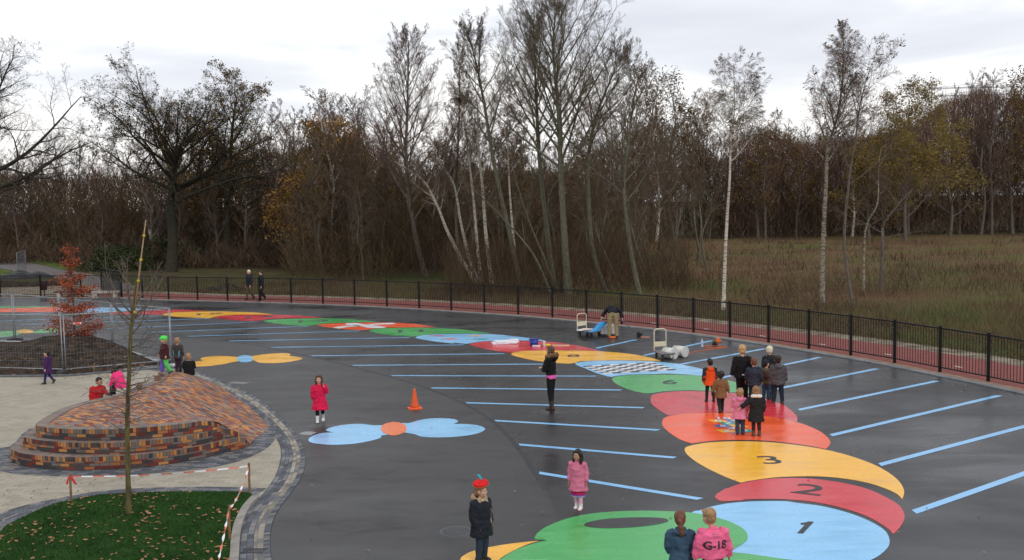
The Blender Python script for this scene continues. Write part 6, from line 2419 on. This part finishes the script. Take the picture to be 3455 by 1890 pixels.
    if hk:
        hm = HAIR[hc]
        b = MB()
        C = lambda a, bb, c: hd + hrot @ V3(a * hh, bb * hh, c * hh)
        if hk != 'bald':
            b.ell(C(0, .11, .17), (hh * .385, hh * .42, hh * .385), hrot, 18, 12)
            b.ell(C(0, .20, -.05), (hh * .345, hh * .30, hh * .34), hrot, 16, 10)
            b.ell(C(0, -.19, .37), (hh * .27, hh * .19, hh * .12), hrot, 14, 9)
        if hk in ('long', 'bob'):
            dz = -.62 if hk == 'bob' else -1.05
            b.loft([C(0, .22, .2), C(0, .30, -.2), C(0, .34, dz * .7), C(0, .36, dz)], [(hh * .38, hh * .25), (hh * .40, hh * .22), (hh * .36, hh * .16), (hh * .25, hh * .08)], 14, u0=hrot @ V3(1, 0, 0))
            for s in (-1, 1):
                b.loft([C(s * .28, -.08, .3), C(s * .37, -.04, -.1), C(s * .36, -.06, dz * .75), C(s * .30, -.10, dz)], [hh * .12, hh * .12, hh * .11, hh * .06], 9)
        if hk == 'curly':
            r_ = random.Random(len(label))
            for _ in range(46):
                a, u = r_.uniform(0, 6.28), r_.uniform(-.75, 1)
                s = math.sqrt(max(0, 1 - u * u))
                yy = math.sin(a) * s
                if yy < -.25 and u < .55:
                    continue
                b.ell(C(math.cos(a) * s * .40, .10 + yy * .42, .12 + u * .38), (hh * .10, hh * .10, hh * .10), None, 8, 6)
        if hk == 'pony':
            b.loft([C(0, .46, .16), C(-.10, .62, .05), C(-.20, .66, -.35), C(-.22, .60, -.80), C(-.16, .56, -1.0)], [hh * .09, hh * .15, hh * .19, hh * .14, hh * .05], 10)
        me = fuse(b, 'hair', .0075 * max(k, .9), 1, .007 * k if hk != 'curly' else .004 * k, 5)
        F.hair = link('hair', me, hm, root, True)
    F.root, F.hrot, F.hd, F.wide, F.vx = root, hrot, hd, w, vx
    for e in extras:
        e(F)
    return F


HAIR = {'brown': M("hair_brown", (0.085, 0.042, 0.022), .6, .35, 40), 'dark': M("hair_dark", (0.020, 0.013, 0.010), .55, .3, 40), 'black': M("hair_black", (0.010, 0.009, 0.009), .5, .3, 40),
        'blond': M("hair_blond", (0.46, 0.30, 0.13), .6, .25, 40), 'white': M("hair_pale_blond", (0.72, 0.62, 0.44), .6, .15, 40), 'lightbrown': M("hair_light_brown", (0.24, 0.13, 0.06), .6, .3, 40),
        'redbrown': M("hair_red_brown", (0.15, 0.055, 0.03), .6, .3, 40), 'sand': M("hair_sand", (0.33, 0.19, 0.09), .6, .3, 40)}


# --- things people wear
def fur(mat, r=1.0, open_=False):
    def f(F):
        b = MB()
        J, k = F.J, F.k
        r_ = random.Random(5)
        for i in range(26):
            a = 2 * math.pi * i / 26
            c = J['neck'] + V3(math.cos(a) * .082 * k, .012 * k + math.sin(a) * .075 * k, .012 * k + .018 * k * math.sin(a))
            if open_ and math.sin(a) < -.75:
                continue
            s = .028 * k * r * r_.uniform(.8, 1.25)
            b.ell(c, (s, s, s), None, 8, 6)
        link('fur_collar', fuse(b, 'fur_collar', .008, 0, .006, 2), mat, F.coat, True)
    return f


def cap(mat, peak=True, big=1.0):
    def f(F):
        b = MB()
        hh = F.hh
        C = lambda a, bb, c: F.hd + F.hrot @ V3(a * hh, bb * hh, c * hh)
        b.ell(C(0, .06, .24), (hh * .41 * big, hh * .45 * big, hh * .34 * big), F.hrot, 18, 12)
        if peak:
            b.loft([C(0, -.30, .20), C(0, -.52, .17), C(0, -.66, .13)], [(hh * .30, hh * .03), (hh * .27, hh * .025), (hh * .15, hh * .02)], 12, u0=F.hrot @ V3(1, 0, 0))
        link('cap', fuse(b, 'cap', .008, 1), mat, F.root, True)
    return f


def beret(F):
    hh = F.hh
    C = lambda a, bb, c: F.hd + F.hrot @ V3(a * hh, bb * hh, c * hh)
    b = MB()
    tilt = F.hrot @ Matrix.Rotation(R(-14), 3, 'Y')
    for i in range(12):
        a = 2 * math.pi * i / 12
        b.ell(C(.02, .04, .52) + tilt @ V3(math.cos(a) * hh * .37, math.sin(a) * hh * .37, 0), (hh * .20, hh * .20, hh * .15), tilt, 10, 7)
    b.ell(C(.02, .04, .55), (hh * .46, hh * .46, hh * .19), tilt, 18, 10)
    b.loft([C(0, .03, .34), C(0, .03, .48)], [hh * .39, hh * .39], 16)
    h_ = link('beret', fuse(b, 'beret', .007, 1, .003), cloth('beret_red', (0.62, 0.012, 0.015), .7), F.root, True)
    b = MB()
    for i in range(36):
        a = 2 * math.pi * i / 36
        c = C(.02, .04, .47) + tilt @ V3(math.cos(a) * hh * .55, math.sin(a) * hh * .55, 0)
        b.ell(c, (hh * .030, hh * .030, hh * .022), None, 6, 4)
    b.build('gold_trim', M("trim_gold", (.60, .30, .04), .5), h_, True)
    b = MB()
    b.loft([C(.15, -.02, .62), C(.10, .04, .86), C(.02, .14, 1.05), C(-.10, .22, 1.16)], [(hh * .05, hh * .02), (hh * .12, hh * .02), (hh * .11, hh * .02), (hh * .03, hh * .01)], 8)
    b.build('feather', M("feather_teal", (.02, .38, .45), .6), h_, True)


def scarf(F):
    J, k = F.J, F.k
    m = brick_mat("scarf_check", [(0.50, 0.40, 0.26), (0.54, 0.44, 0.30)], .06, .045, (0.07, 0.06, 0.055), .10, .16, uv=False, stain=.1)
    b = MB()
    b.loft([J['neck'] + V3(0, 0, -.005 * k), J['neck'] + V3(0, -.004 * k, .03 * k)], [.066 * k, .062 * k], 14)
    link('scarf', fuse(b, 'scarf', .009, 1, .004), m, F.root, True)
    b = MB()
    x_ = .055 * k
    b.loft([J['neck'] + V3(x_ * .7, -.055 * k, 0), J['chest'] + V3(x_, -.098 * k, 0), J['waist'] + V3(x_ * 1.1, -.102 * k, 0), J['pelvis'] + V3(x_ * 1.1, -.104 * k, -.03 * k)], [(.030 * k, .010 * k), (.032 * k, .010 * k), (.032 * k, .010 * k), (.034 * k, .010 * k)], 8, u0=V3(1, 0, 0))
    o = b.build('scarf_end', m, F.root, True)


def hood_lining(mat):
    def f(F):
        J, k = F.J, F.k
        b = MB()
        b.ell(J['neck'] + V3(0, .055 * k, .030 * k), (.050 * k, .034 * k, .022 * k))
        b.build('hood_lining', mat, F.coat, True)
    return f


def backpack(mat, sx=.085, sz=.12, dy=.10):
    def f(F):
        J, k = F.J, F.k
        b = MB()
        c = J['chest'].lerp(J['waist'], .45) + V3(0, dy * k, 0)
        b.ell(c, (sx * k, .045 * k, sz * k), None, 16, 10)
        b.ell(c + V3(0, .03 * k, -.03 * k), (sx * .7 * k, .03 * k, sz * .45 * k), None, 14, 9)
        bp = link('backpack', fuse(b, 'backpack', .009, 1), mat, F.root, True)
        for s in (-1, 1):
            b = MB()
            b.loft([c + V3(s * .05 * k, 0, sz * .8 * k), J['sh' + ('A' if s < 0 else 'B')].lerp(J['neck'], .35) + V3(0, 0, .035 * k), J['chest'] + V3(s * .06 * k, -.085 * k, 0)], [(.014 * k, .008 * k)] * 3, 6, u0=V3(1, 0, 0))
            b.build('strap', mat, bp, True)
    return f


def band(name, mat, z0, z1, r0, r1, sx=1.0):
    def f(F):
        k, w = F.k, F.wide
        b = MB()
        pc = F.J['pelvis']
        b.loft([V3(pc.x, pc.y, z0 * k), V3(pc.x, pc.y, (z0 + z1) / 2 * k), V3(pc.x, pc.y, z1 * k)], [(r0 * w, r0 * .8 * w), ((r0 + r1) / 2 * w, (r0 + r1) / 2 * .8 * w), (r1 * w, r1 * .8 * w)], 18)
        link(name, fuse(b, name, .009, 1, .006), mat, F.root, True)
    return f


def vest(mat, hood=True):
    def f(F):
        J, k, w = F.J, F.k, F.wide
        b = MB()
        b.loft([J['pelvis'] - V3(0, 0, .085 * k), J['pelvis'], J['waist'], J['chest'], J['chest'].lerp(J['neck'], .6), J['chest'].lerp(J['neck'], .9), J['neck'] + V3(0, 0, .01 * k)],
               [(.122 * w, .098 * w), (.116 * w, .094 * w), (.110 * w, .088 * w), (.112 * w, .090 * w), (.098 * w, .076 * w), (.066 * w, .06 * w), (.05 * w, .05 * w)], 18)
        if hood:
            b.ell(J['neck'] + V3(0, .075 * k, -.022 * k), (.080 * k, .050 * k, .060 * k))
        link('vest', fuse(b, 'vest', F.vx, 2, .006 * k), mat, F.root, True)
    return f


def cuffs(mat, t0=.35):
    def f(F):
        b = MB()
        for a in 'AB':
            el, wr = F.J['el' + a], F.J['wr' + a]
            b = MB()
            b.loft([el.lerp(wr, -.1), el.lerp(wr, .5), wr], [.049 * F.k, .047 * F.k, .041 * F.k], 11)
            link('sleeve', fuse(b, 'sleeve', F.vx, 1, .004), mat, F.root, True)
    return f


def side_stripes(mat, front=False):
    def f(F):
        J, k, w = F.J, F.k, F.wide
        for s in (-1, 1):
            b = MB()
            x_ = .080 * w * s
            b.loft([J['chest'] + V3(x_, .062 * k, .05 * k), J['waist'] + V3(x_ * .95, .070 * k, 0), J['pelvis'] + V3(x_ * .9, .080 * k, -.05 * k)], [(.020 * k, .014 * k), (.019 * k, .014 * k), (.018 * k, .014 * k)], 8, u0=V3(1, 0, 0))
            b.build('jacket_panel', mat, F.coat, True)
    return f


def on_back(F, name, verts, faces, mat, off=.004):
    """lay flat shapes given in (x, z) on the back of the coat"""
    bv = BVHTree.FromPolygons([v.co.copy() for v in F.coat_me.vertices], [tuple(p.vertices) for p in F.coat_me.polygons])
    out = []
    for x, z in verts:
        hit = bv.ray_cast(Vector((x, 1.0, z)), Vector((0, -1, 0)))
        y_ = hit[0].y if hit[0] is not None else .1 * F.k
        out.append((x, y_ + off, z))
    me = bpy.data.meshes.new(name)
    me.from_pydata(out, [], faces)
    return link(name, me, mat, F.coat)


def lettering(F):
    k = F.k
    cu = bpy.data.curves.new('t', 'FONT')
    cu.body = 'G-18'
    cu.align_x = 'CENTER'
    cu.size = .125 * k
    cu.offset = .004
    cu.resolution_u = 3
    o = bpy.data.objects.new('t', cu)
    COL.objects.link(o)
    dg = bpy.context.evaluated_depsgraph_get()
    me = bpy.data.meshes.new_from_object(o.evaluated_get(dg))
    bpy.data.objects.remove(o)
    bm2 = bmesh.new()
    bm2.from_mesh(me)
    bmesh.ops.triangulate(bm2, faces=bm2.faces[:])
    bmesh.ops.subdivide_edges(bm2, edges=[e for e in bm2.edges if e.calc_length() > .02], cuts=2)
    bmesh.ops.triangulate(bm2, faces=bm2.faces[:])
    zc = F.J['waist'].z + .035 * k
    vs = [(-v.co.x, v.co.y + zc) for v in bm2.verts]
    bm2.verts.ensure_lookup_table()
    fs = [tuple(v.index for v in f.verts) for f in bm2.faces]
    bm2.free()
    # seen from behind x runs right to left, so the text is mirrored into place
    on_back(F, 'lettering', vs, fs, M("letter_black", (.03, .028, .03), .6), .006)
    tz = F.J['chest'].z + .075 * k
    on_back(F, 'badge', [(-.032 * k, tz), (.032 * k, tz), (0, tz - .045 * k)], [(0, 1, 2)], M("badge_grey", (.16, .09, .10), .6), .006)
    on_back(F, 'badge_mark', [(-.010 * k, tz - .009 * k), (.010 * k, tz - .009 * k), (0, tz - .024 * k)], [(0, 1, 2)], M("badge_pale", (.5, .3, .34), .6), .009)


# --- poses (fractions of the height)
def mix(*ds):
    o = {}
    for d in ds:
        o.update(d)
    return o


WALK = {'kneeA': (-.052, -.055, .255), 'ankA': (-.055, -.075, .052), 'kneeB': (.052, .02, .255), 'ankB': (.054, .115, .085), 'toeB': (.054, .03, .02)}
WALK2 = {'kneeB': (.052, -.06, .26), 'ankB': (.055, -.09, .055), 'kneeA': (-.052, .015, .255), 'ankA': (-.054, .13, .10), 'toeA': (-.054, .06, .02)}
SPREAD = {'kneeA': (-.07, -.01, .25), 'ankA': (-.085, .012, .05), 'kneeB': (.07, -.01, .25), 'ankB': (.085, .012, .05)}
HANDS_FRONT = {'elA': (-.130, -.02, .60), 'elB': (.130, -.02, .60), 'wrA': (-.05, -.125, .60), 'wrB': (.05, -.125, .59)}
SWING = {'elA': (-.150, .05, .61), 'wrA': (-.175, .02, .48), 'elB': (.150, -.02, .605), 'wrB': (.165, -.085, .485)}
DEG = math.pi

navy = cloth('navy', (0.020, 0.024, 0.036))
blk = cloth('black', (0.010, 0.010, 0.011))
blk2 = cloth('soft_black', (0.018, 0.018, 0.020))
jean = cloth('jeans', (0.035, 0.055, 0.095))
jean2 = cloth('dark_jeans', (0.018, 0.026, 0.042))
khaki = cloth('khaki', (0.30, 0.235, 0.13))
shoe_d = M("shoe_dark", (.018, .016, .015), .5, .2, 8)
shoe_b = M("shoe_brown", (.12, .055, .03), .6, .2, 8)
shoe_w = M("shoe_white", (.68, .67, .65), .5, .08, 8)
furb = cloth('fur_tan', (0.36, 0.25, 0.15), 1.0, .3)
furw = cloth('fur_white', (0.74, 0.70, 0.66), 1.0, .1)
furd = cloth('fur_brown', (0.16, 0.09, 0.05), 1.0, .35)
pink = cloth('pink', (0.66, 0.20, 0.32))


def G(px, py):
    p = P(px, py)
    return p.x, p.y


def at(px, Y):
    return (px - CX) / FPX * Y * 1.0, Y


# walking couple behind the fence
x, y = G(843, 1012)
person('person with pale hair in a navy jacket and khaki trousers walking behind the fence', x, y, R(-38), 1.76, False, pose=mix(WALK, SWING), hair=('short', 'white'), top=dict(mat=navy, hem=.44, collar=1, name='jacket'), legs=('jeans', cloth('khaki_dark', (.14, .105, .06))), shoes=('shoe', shoe_d))
x, y = G(884, 1013)
person('person in dark clothes striding behind the fence beside the pale haired walker', x, y, R(-50), 1.70, False, pose=mix(WALK2, SWING), hair=('short', 'dark'), top=dict(mat=cloth('dark_teal', (.014, .022, .026)), hem=.44, collar=1, name='jacket'), legs=('jeans', blk2), shoes=('shoe', shoe_d))
# bending worker
x, y = G(2068, 1139.5)
person('person in khaki trousers and black sweater bending over the white trolley, seen from behind', x, y, R(176), 1.75, False,
       pose={'pelvis': (0, .05, .56), 'waist': (0, -.01, .605), 'chest': (.02, -.11, .645), 'neck': (.03, -.21, .64), 'head': (.03, -.285, .595),
             'hipA': (-.055, .04, .53), 'hipB': (.055, .04, .53), 'kneeA': (-.075, .01, .29), 'kneeB': (.075, .01, .29), 'ankA': (-.085, .02, .05), 'ankB': (.085, .02, .05),
             'shA': (-.10, -.17, .63), 'shB': (.12, -.17, .62), 'elA': (-.19, -.14, .56), 'elB': (.19, -.16, .54), 'wrA': (-.215, -.10, .435), 'wrB': (.235, -.10, .46)},
       hair=('short', 'dark'), top=dict(mat=cloth('worker_black', (.014, .015, .020)), hem=.53, name='sweater'), legs=('jeans', khaki), shoes=('boot', shoe_d))
# woman with folded arms
x, y = G(1861, 1381)
person('woman in black fur hooded jacket with a pink shirt below it standing with folded arms', x, y, R(-118), 1.68, False,
       pose=mix({'elA': (-.125, -.06, .635), 'elB': (.125, -.06, .635), 'wrA': (.055, -.105, .665), 'wrB': (-.055, -.115, .640)}, {'kneeA': (-.035, -.01, .27), 'ankA': (-.03, -.01, .04), 'kneeB': (.04, -.005, .27), 'ankB': (.035, .02, .04), 'hipA': (-.045, 0, .49), 'hipB': (.045, 0, .49)}),
       head_rot=R(18), hair=('long', 'brown'), top=dict(mat=blk, hem=.55, hood=1, name='jacket', under=cloth('hot_pink', (.75, .12, .42))), legs=('tights', blk), shoes=('boot', M("boot_brown", (.045, .025, .018), .6)), extras=(fur(furd, 1.15),))
# girl in red coat
x, y = G(1081, 1424)
person('girl in a long crimson coat and white boots holding one hand up beside her face', x, y, R(8), 1.21, True, pose=mix(WALK, {'elB': (.155, -.03, .635), 'wrB': (.10, -.09, .765), 'elA': (-.140, .0, .60), 'wrA': (-.13, .03, .48)}),
       head_rot=R(-10), hair=('long', 'brown'), top=dict(mat=cloth('crimson', (.62, .012, .065)), hem=.27, flare=1.28, hood=1), legs=('tights', blk), shoes=('boot', shoe_w))
# boy with the beret
x, y = G(1627, 1893)
person('boy in a red feathered beret, dark parka with fur hood and checked scarf', x, y, R(52), 1.21, True, pose={'elA': (-.135, .02, .60), 'elB': (.135, .0, .60), 'wrA': (-.12, -.03, .47), 'wrB': (.12, -.05, .47)},
       head_rot=R(18), hair=('short', 'lightbrown'), top=dict(mat=cloth('parka', (.016, .018, .026)), hem=.34, puff=1.2, hood=1, name='parka'), legs=('jeans', cloth('beret_jeans', (.022, .036, .062))), shoes=('boot', shoe_d), extras=(fur(furb, 1.2, True), scarf, beret))
# girl in pink coat
x, y = G(1952, 1716)
person('small girl with dark hair in a pink wool coat, red skirt and white shoes', x, y, R(-22), 1.07, True, skin=SKIN2, pose={'ankA': (-.040, .03, .05), 'kneeA': (-.045, 0, .25), 'kneeB': (.045, -.02, .25), 'ankB': (.05, -.03, .05)},
       head_rot=R(-14), hair=('long', 'black'), top=dict(mat=cloth('rose_wool', (.58, .16, .26)), hem=.315, flare=1.18, collar=1), legs=('tights', cloth('pale_pink', (.66, .42, .48))), shoes=('shoe', shoe_w, M("sole_red", (.6, .2, .25), .6)),
       extras=(band('skirt', cloth('skirt_red', (.42, .02, .07)), .245, .34, .112, .10), band('skirt_hem', cloth('skirt_blue', (.12, .10, .55)), .232, .250, .116, .113), band('petticoat', cloth('petti', (.7, .72, .75)), .215, .235, .10, .11)))
# two girls at the bottom edge
x, y = (2292 - CX) / FPX * 13.9, 13.9
def hairtie(F):
    hh = F.hh
    b = MB()
    b.ell(F.hd + F.hrot @ V3(-.04 * hh, .53 * hh, .12 * hh), (.06 * hh, .05 * hh, .07 * hh))
    b.build('hair_tie', shoe_w, F.hair, True)
person('girl with a brown ponytail in a blue denim jacket, seen from behind', x, y, R(170), 1.20, True, pose={'elA': (-.150, .0, .60), 'elB': (.150, .0, .60), 'wrA': (-.13, -.07, .49), 'wrB': (.13, -.07, .49)},
       head_rot=R(-14), hair=('pony', 'redbrown'), top=dict(mat=cloth('denim', (.045, .085, .135), .85, .3), hem=.42, hood=1, name='jacket'), legs=('jeans', jean2), shoes=('shoe', shoe_d), extras=(hairtie,))
x, y = (2402 - CX) / FPX * 13.75, 13.75
person('child in a bright pink jacket lettered G-18 on the back', x, y, R(186), 1.27, True, pose={'elA': (-.165, .0, .60), 'elB': (.165, .0, .60), 'wrA': (-.185, -.02, .465), 'wrB': (.185, -.02, .465), 'head': (.035, -.02, .912)},
       head_rot=R(30), head_tilt=R(12), hair=('short', 'sand'), top=dict(mat=cloth('hot_pink_shell', (.82, .14, .28), .6), hem=.47, collar=1, name='jacket', puff=1.12), legs=('jeans', blk2), shoes=('shoe', shoe_d), extras=(lettering,))
# ---- the group on the red oval
x, y = G(2396, 1356)
person('child in an orange padded vest with hood, walking away with the group', x, y, R(184), 1.17, True, pose=SPREAD, hair=('short', 'dark'), top=dict(mat=cloth('dark_sleeve', (.03, .03, .035)), hem=.42, name='jumper'), legs=('tights', blk2), shoes=('shoe', shoe_d),
       extras=(vest(cloth('vest_orange', (.74, .085, .012), .6)), cuffs(cloth('sleeve_orange', (.60, .06, .015), .7))))
x, y = G(2432, 1392)
person('child with black curly hair in a brown coat, one foot lifted behind', x, y, R(186), 1.07, True, skin=M("skin_brown", (.11, .05, .03), .5), pose=mix(WALK, {'elA': (-.155, .03, .61), 'wrA': (-.185, .03, .50), 'elB': (.165, .0, .61), 'wrB': (.205, -.02, .50)}),
       hair=('curly', 'black'), top=dict(mat=cloth('coat_brown', (.19, .10, .045)), hem=.36, flare=1.08), legs=('jeans', blk2), shoes=('boot', shoe_d))
Y_ = 27.5
def tag_on_back(F):
    k = F.k
    z_ = F.J['pelvis'].z - .0 * k
    on_back(F, 'back_label', [(-.025 * k, z_), (.025 * k, z_), (.025 * k, z_ + .02 * k), (-.025 * k, z_ + .02 * k)], [(0, 1, 2, 3)], shoe_w, .006)
person('tallest of the group, golden blond hair and long black coat, seen from behind', (2506 - CX) / FPX * Y_, Y_, R(178), 1.52, True, pose={'elA': (-.145, .0, .60), 'wrA': (-.17, -.02, .45), 'elB': (.155, .03, .61), 'wrB': (.185, .02, .455)},
       hair=('short', 'blond'), top=dict(mat=blk, hem=.42, flare=1.05), legs=('jeans', blk), shoes=('boot', shoe_d), extras=(tag_on_back,))
Y_ = 27.2
person('boy with red brown hair in a navy padded jacket, between the black coats', (2545 - CX) / FPX * Y_, Y_, R(175), 1.2, True, hair=('short', 'redbrown'), top=dict(mat=cloth('navy_pad', (.022, .028, .042), .6), hem=.40, puff=1.12, collar=1, name='jacket'), legs=('jeans', jean2), shoes=('shoe', shoe_d), pose=mix(WALK2, SWING), head_rot=R(14))
Y_ = 28.5
person('white blond child in black coat standing farthest in the group', (2599 - CX) / FPX * Y_, Y_, R(190), 1.33, True, pose=WALK, head_rot=R(-16), hair=('short', 'white'), top=dict(mat=blk2, hem=.38, collar=1), legs=('jeans', blk2), shoes=('shoe', shoe_d))
x, y = G(2585, 1347)
person('small child in a navy cap with a brown backpack and blue jeans', x, y, R(160), 1.07, True, head_rot=R(-40), hair=('short', 'dark'), top=dict(mat=cloth('olive_coat', (.13, .11, .07)), hem=.40, puff=1.05, name='jacket'), legs=('jeans', cloth('blue_jeans', (.05, .10, .17))), shoes=('shoe', shoe_d),
       extras=(cap(navy), backpack(cloth('pack_brown', (.10, .06, .04)))))
x, y = G(2625, 1361)
person('boy in a grey hooded jacket and dark jeans at the right end of the group', x, y, R(172), 1.28, True, pose=mix(SPREAD), hair=('short', 'dark'), top=dict(mat=cloth('grey_jacket', (.075, .068, .072), .7), hem=.40, puff=1.12, hood=1, name='jacket'), legs=('jeans', jean2), shoes=('shoe', shoe_b))
x, y = G(2497, 1467)
person('toddler with light brown curls in a pink hooded coat on the hopscotch', x, y, R(168), 1.08, True, pose={'elA': (-.145, .0, .60), 'wrA': (-.13, -.06, .50), 'elB': (.155, -.03, .615), 'wrB': (.15, -.13, .58), 'head': (0, -.01, .905)},
       head_rot=R(-12), hair=('curly', 'sand'), top=dict(mat=pink, hem=.36, flare=1.2, hood=1, puff=1.06), legs=('jeans', jean), shoes=('shoe', shoe_d), extras=(hood_lining(cloth('lining_red', (.5, .02, .04))),))
x, y = G(2552, 1471.6)
person('girl in a black coat with white fur collar reaching an arm round the pink toddler', x, y, R(176), 1.16, True, pose={'shB': (.112, .0, .75), 'elB': (.21, .015, .645), 'wrB': (.31, .02, .575), 'elA': (-.14, .01, .60), 'wrA': (-.135, -.05, .48)},
       hair=('bob', 'lightbrown'), top=dict(mat=blk2, hem=.30, flare=1.08, puff=1.06), legs=('tights', cloth('tights_plum', (.03, .018, .03))), shoes=('tall', shoe_b), extras=(fur(furw, 1.1),))
# ---- children on and behind the brick mound
Y_ = 28.15
person('child in bright green hat and maroon jacket with purple and green trouser legs', (541 - CX) / FPX * Y_, Y_, R(-58), 1.04, True, z=.945, pose=mix(WALK, {'elA': (-.15, -.03, .61), 'wrA': (-.16, -.09, .50), 'elB': (.16, .03, .62), 'wrB': (.17, .0, .50)}),
       hair=('short', 'blond'), top=dict(mat=cloth('maroon', (.055, .014, .018)), hem=.40, puff=1.15, name='jacket'), legs=('baggy', (cloth('leg_purple', (.14, .09, .42)), cloth('leg_green', (.10, .55, .12)))), shoes=('shoe', shoe_d),
       extras=(cap(cloth('hat_green', (.08, .72, .10), .6), True, 1.12),))
Y_ = 28.75
person('brown haired child in a grey jacket with turquoise panels standing on the mound', (586 - CX) / FPX * Y_, Y_, R(165), .97, True, z=.89, hair=('short', 'sand'), top=dict(mat=cloth('grey_plum', (.055, .042, .045)), hem=.40, puff=1.1, name='jacket'), legs=('jeans', cloth('plum', (.045, .03, .045))), shoes=('shoe', shoe_d),
       extras=(side_stripes(cloth('turquoise', (.10, .46, .50))),))
Y_ = 28.6
SIT = {'pelvis': (0, 0, .075), 'waist': (0, -.0, .16), 'chest': (0, -.02, .28), 'neck': (0, -.03, .39), 'head': (0, -.045, .50), 'hipA': (-.05, -.01, .075), 'hipB': (.05, -.01, .075),
       'kneeA': (-.06, -.17, .19), 'kneeB': (.06, -.17, .19), 'ankA': (-.055, -.24, .05), 'ankB': (.055, -.24, .05),
       'shA': (-.105, -.02, .355), 'shB': (.105, -.02, .355), 'elA': (-.135, -.05, .22), 'elB': (.135, -.05, .22), 'wrA': (-.09, -.16, .20), 'wrB': (.09, -.16, .20)}
person('small sandy haired child in black sitting on the crest of the mound', (622 - CX) / FPX * Y_, Y_, R(195), 1.05, True, z=.80, pose=SIT, head_rot=R(-20), hair=('short', 'sand'), top=dict(mat=blk, hem=.02, hemdir=(0, 0, -1), puff=1.1), legs=('jeans', blk2), shoes=('shoe', shoe_d))
Y_ = 26.7
person('dark haired boy in a red jacket standing behind the left side of the mound', (306 - CX) / FPX * Y_, Y_, R(28), 1.12, True, skin=SKIN2, pose={'chest': (.03, -.03, .68), 'neck': (.045, -.04, .785), 'head': (.05, -.055, .905), 'elB': (.17, -.06, .64), 'wrB': (.21, -.14, .60), 'shB': (.13, -.03, .75)},
       head_rot=R(25), hair=('short', 'black'), top=dict(mat=cloth('red_jacket', (.42, .015, .02)), hem=.42, collar=1, name='jacket'), legs=('jeans', blk2), shoes=('shoe', shoe_d))
Y_ = 26.55
person('child in a bright pink hooded jacket sitting bent on the left rim of the mound', (388 - CX) / FPX * Y_, Y_, R(-105), 1.12, True, z=.84, pose=mix(SIT, {'waist': (0, -.02, .16), 'chest': (0, -.07, .27), 'neck': (0, -.12, .365), 'head': (0, -.165, .455), 'shA': (-.10, -.10, .335), 'shB': (.10, -.10, .335), 'kneeA': (-.06, -.20, .10), 'kneeB': (.06, -.20, .10), 'ankA': (-.055, -.24, -.11), 'ankB': (.055, -.24, -.11), 'elA': (-.13, -.13, .20), 'elB': (.13, -.13, .20), 'wrA': (-.11, -.20, .09), 'wrB': (.11, -.20, .09)}),
       hair=('bob', 'dark'), top=dict(mat=cloth('neon_pink', (.80, .045, .20)), hem=.02, hemdir=(0, 0, -1), hood=1, name='jacket', puff=1.1), legs=('jeans', jean2), shoes=('shoe', shoe_d))
def bag(F):
    k = F.k
    b = MB()
    c = F.J['wrA'] + V3(-.01 * k, -.03 * k, -.10 * k)
    b.ell(c, (.05 * k, .085 * k, .10 * k))
    o = link('shopping_bag', fuse(b, 'shopping_bag', .01, 2, .004), cloth('bag_lilac', (.07, .05, .16)), None, True)
    b = MB()
    b.loft([c + V3(0, -.03 * k, .08 * k), F.J['wrA'] + V3(0, -.005, -.03 * k), c + V3(0, .03 * k, .08 * k)], .006, 6)
    b.build('strap', cloth('bag_lilac', (0, 0, 0)), o)
    o.matrix_world = Matrix.Translation(F.root.location) @ Matrix.Rotation(F.root.rotation_euler[2], 4, 'Z')
    tag(o, 'dark lilac bag carried by the child in purple at the left', 'bag')
x, y = G(164, 1296)
person('child in a purple hooded coat striding left in front of the mesh fence', x, y, R(-84), 1.08, True, pose=mix(WALK2, {'elA': (-.14, .0, .60), 'wrA': (-.13, -.07, .49)}),
       hair=('short', 'black'), top=dict(mat=cloth('purple', (.055, .018, .085)), hem=.32, flare=1.1, hood=1, puff=1.08), legs=('tights', cloth('tights_blue', (.035, .025, .12))), shoes=('shoe', shoe_d), extras=(bag,))

bpy.data.scenes.remove(TMP)
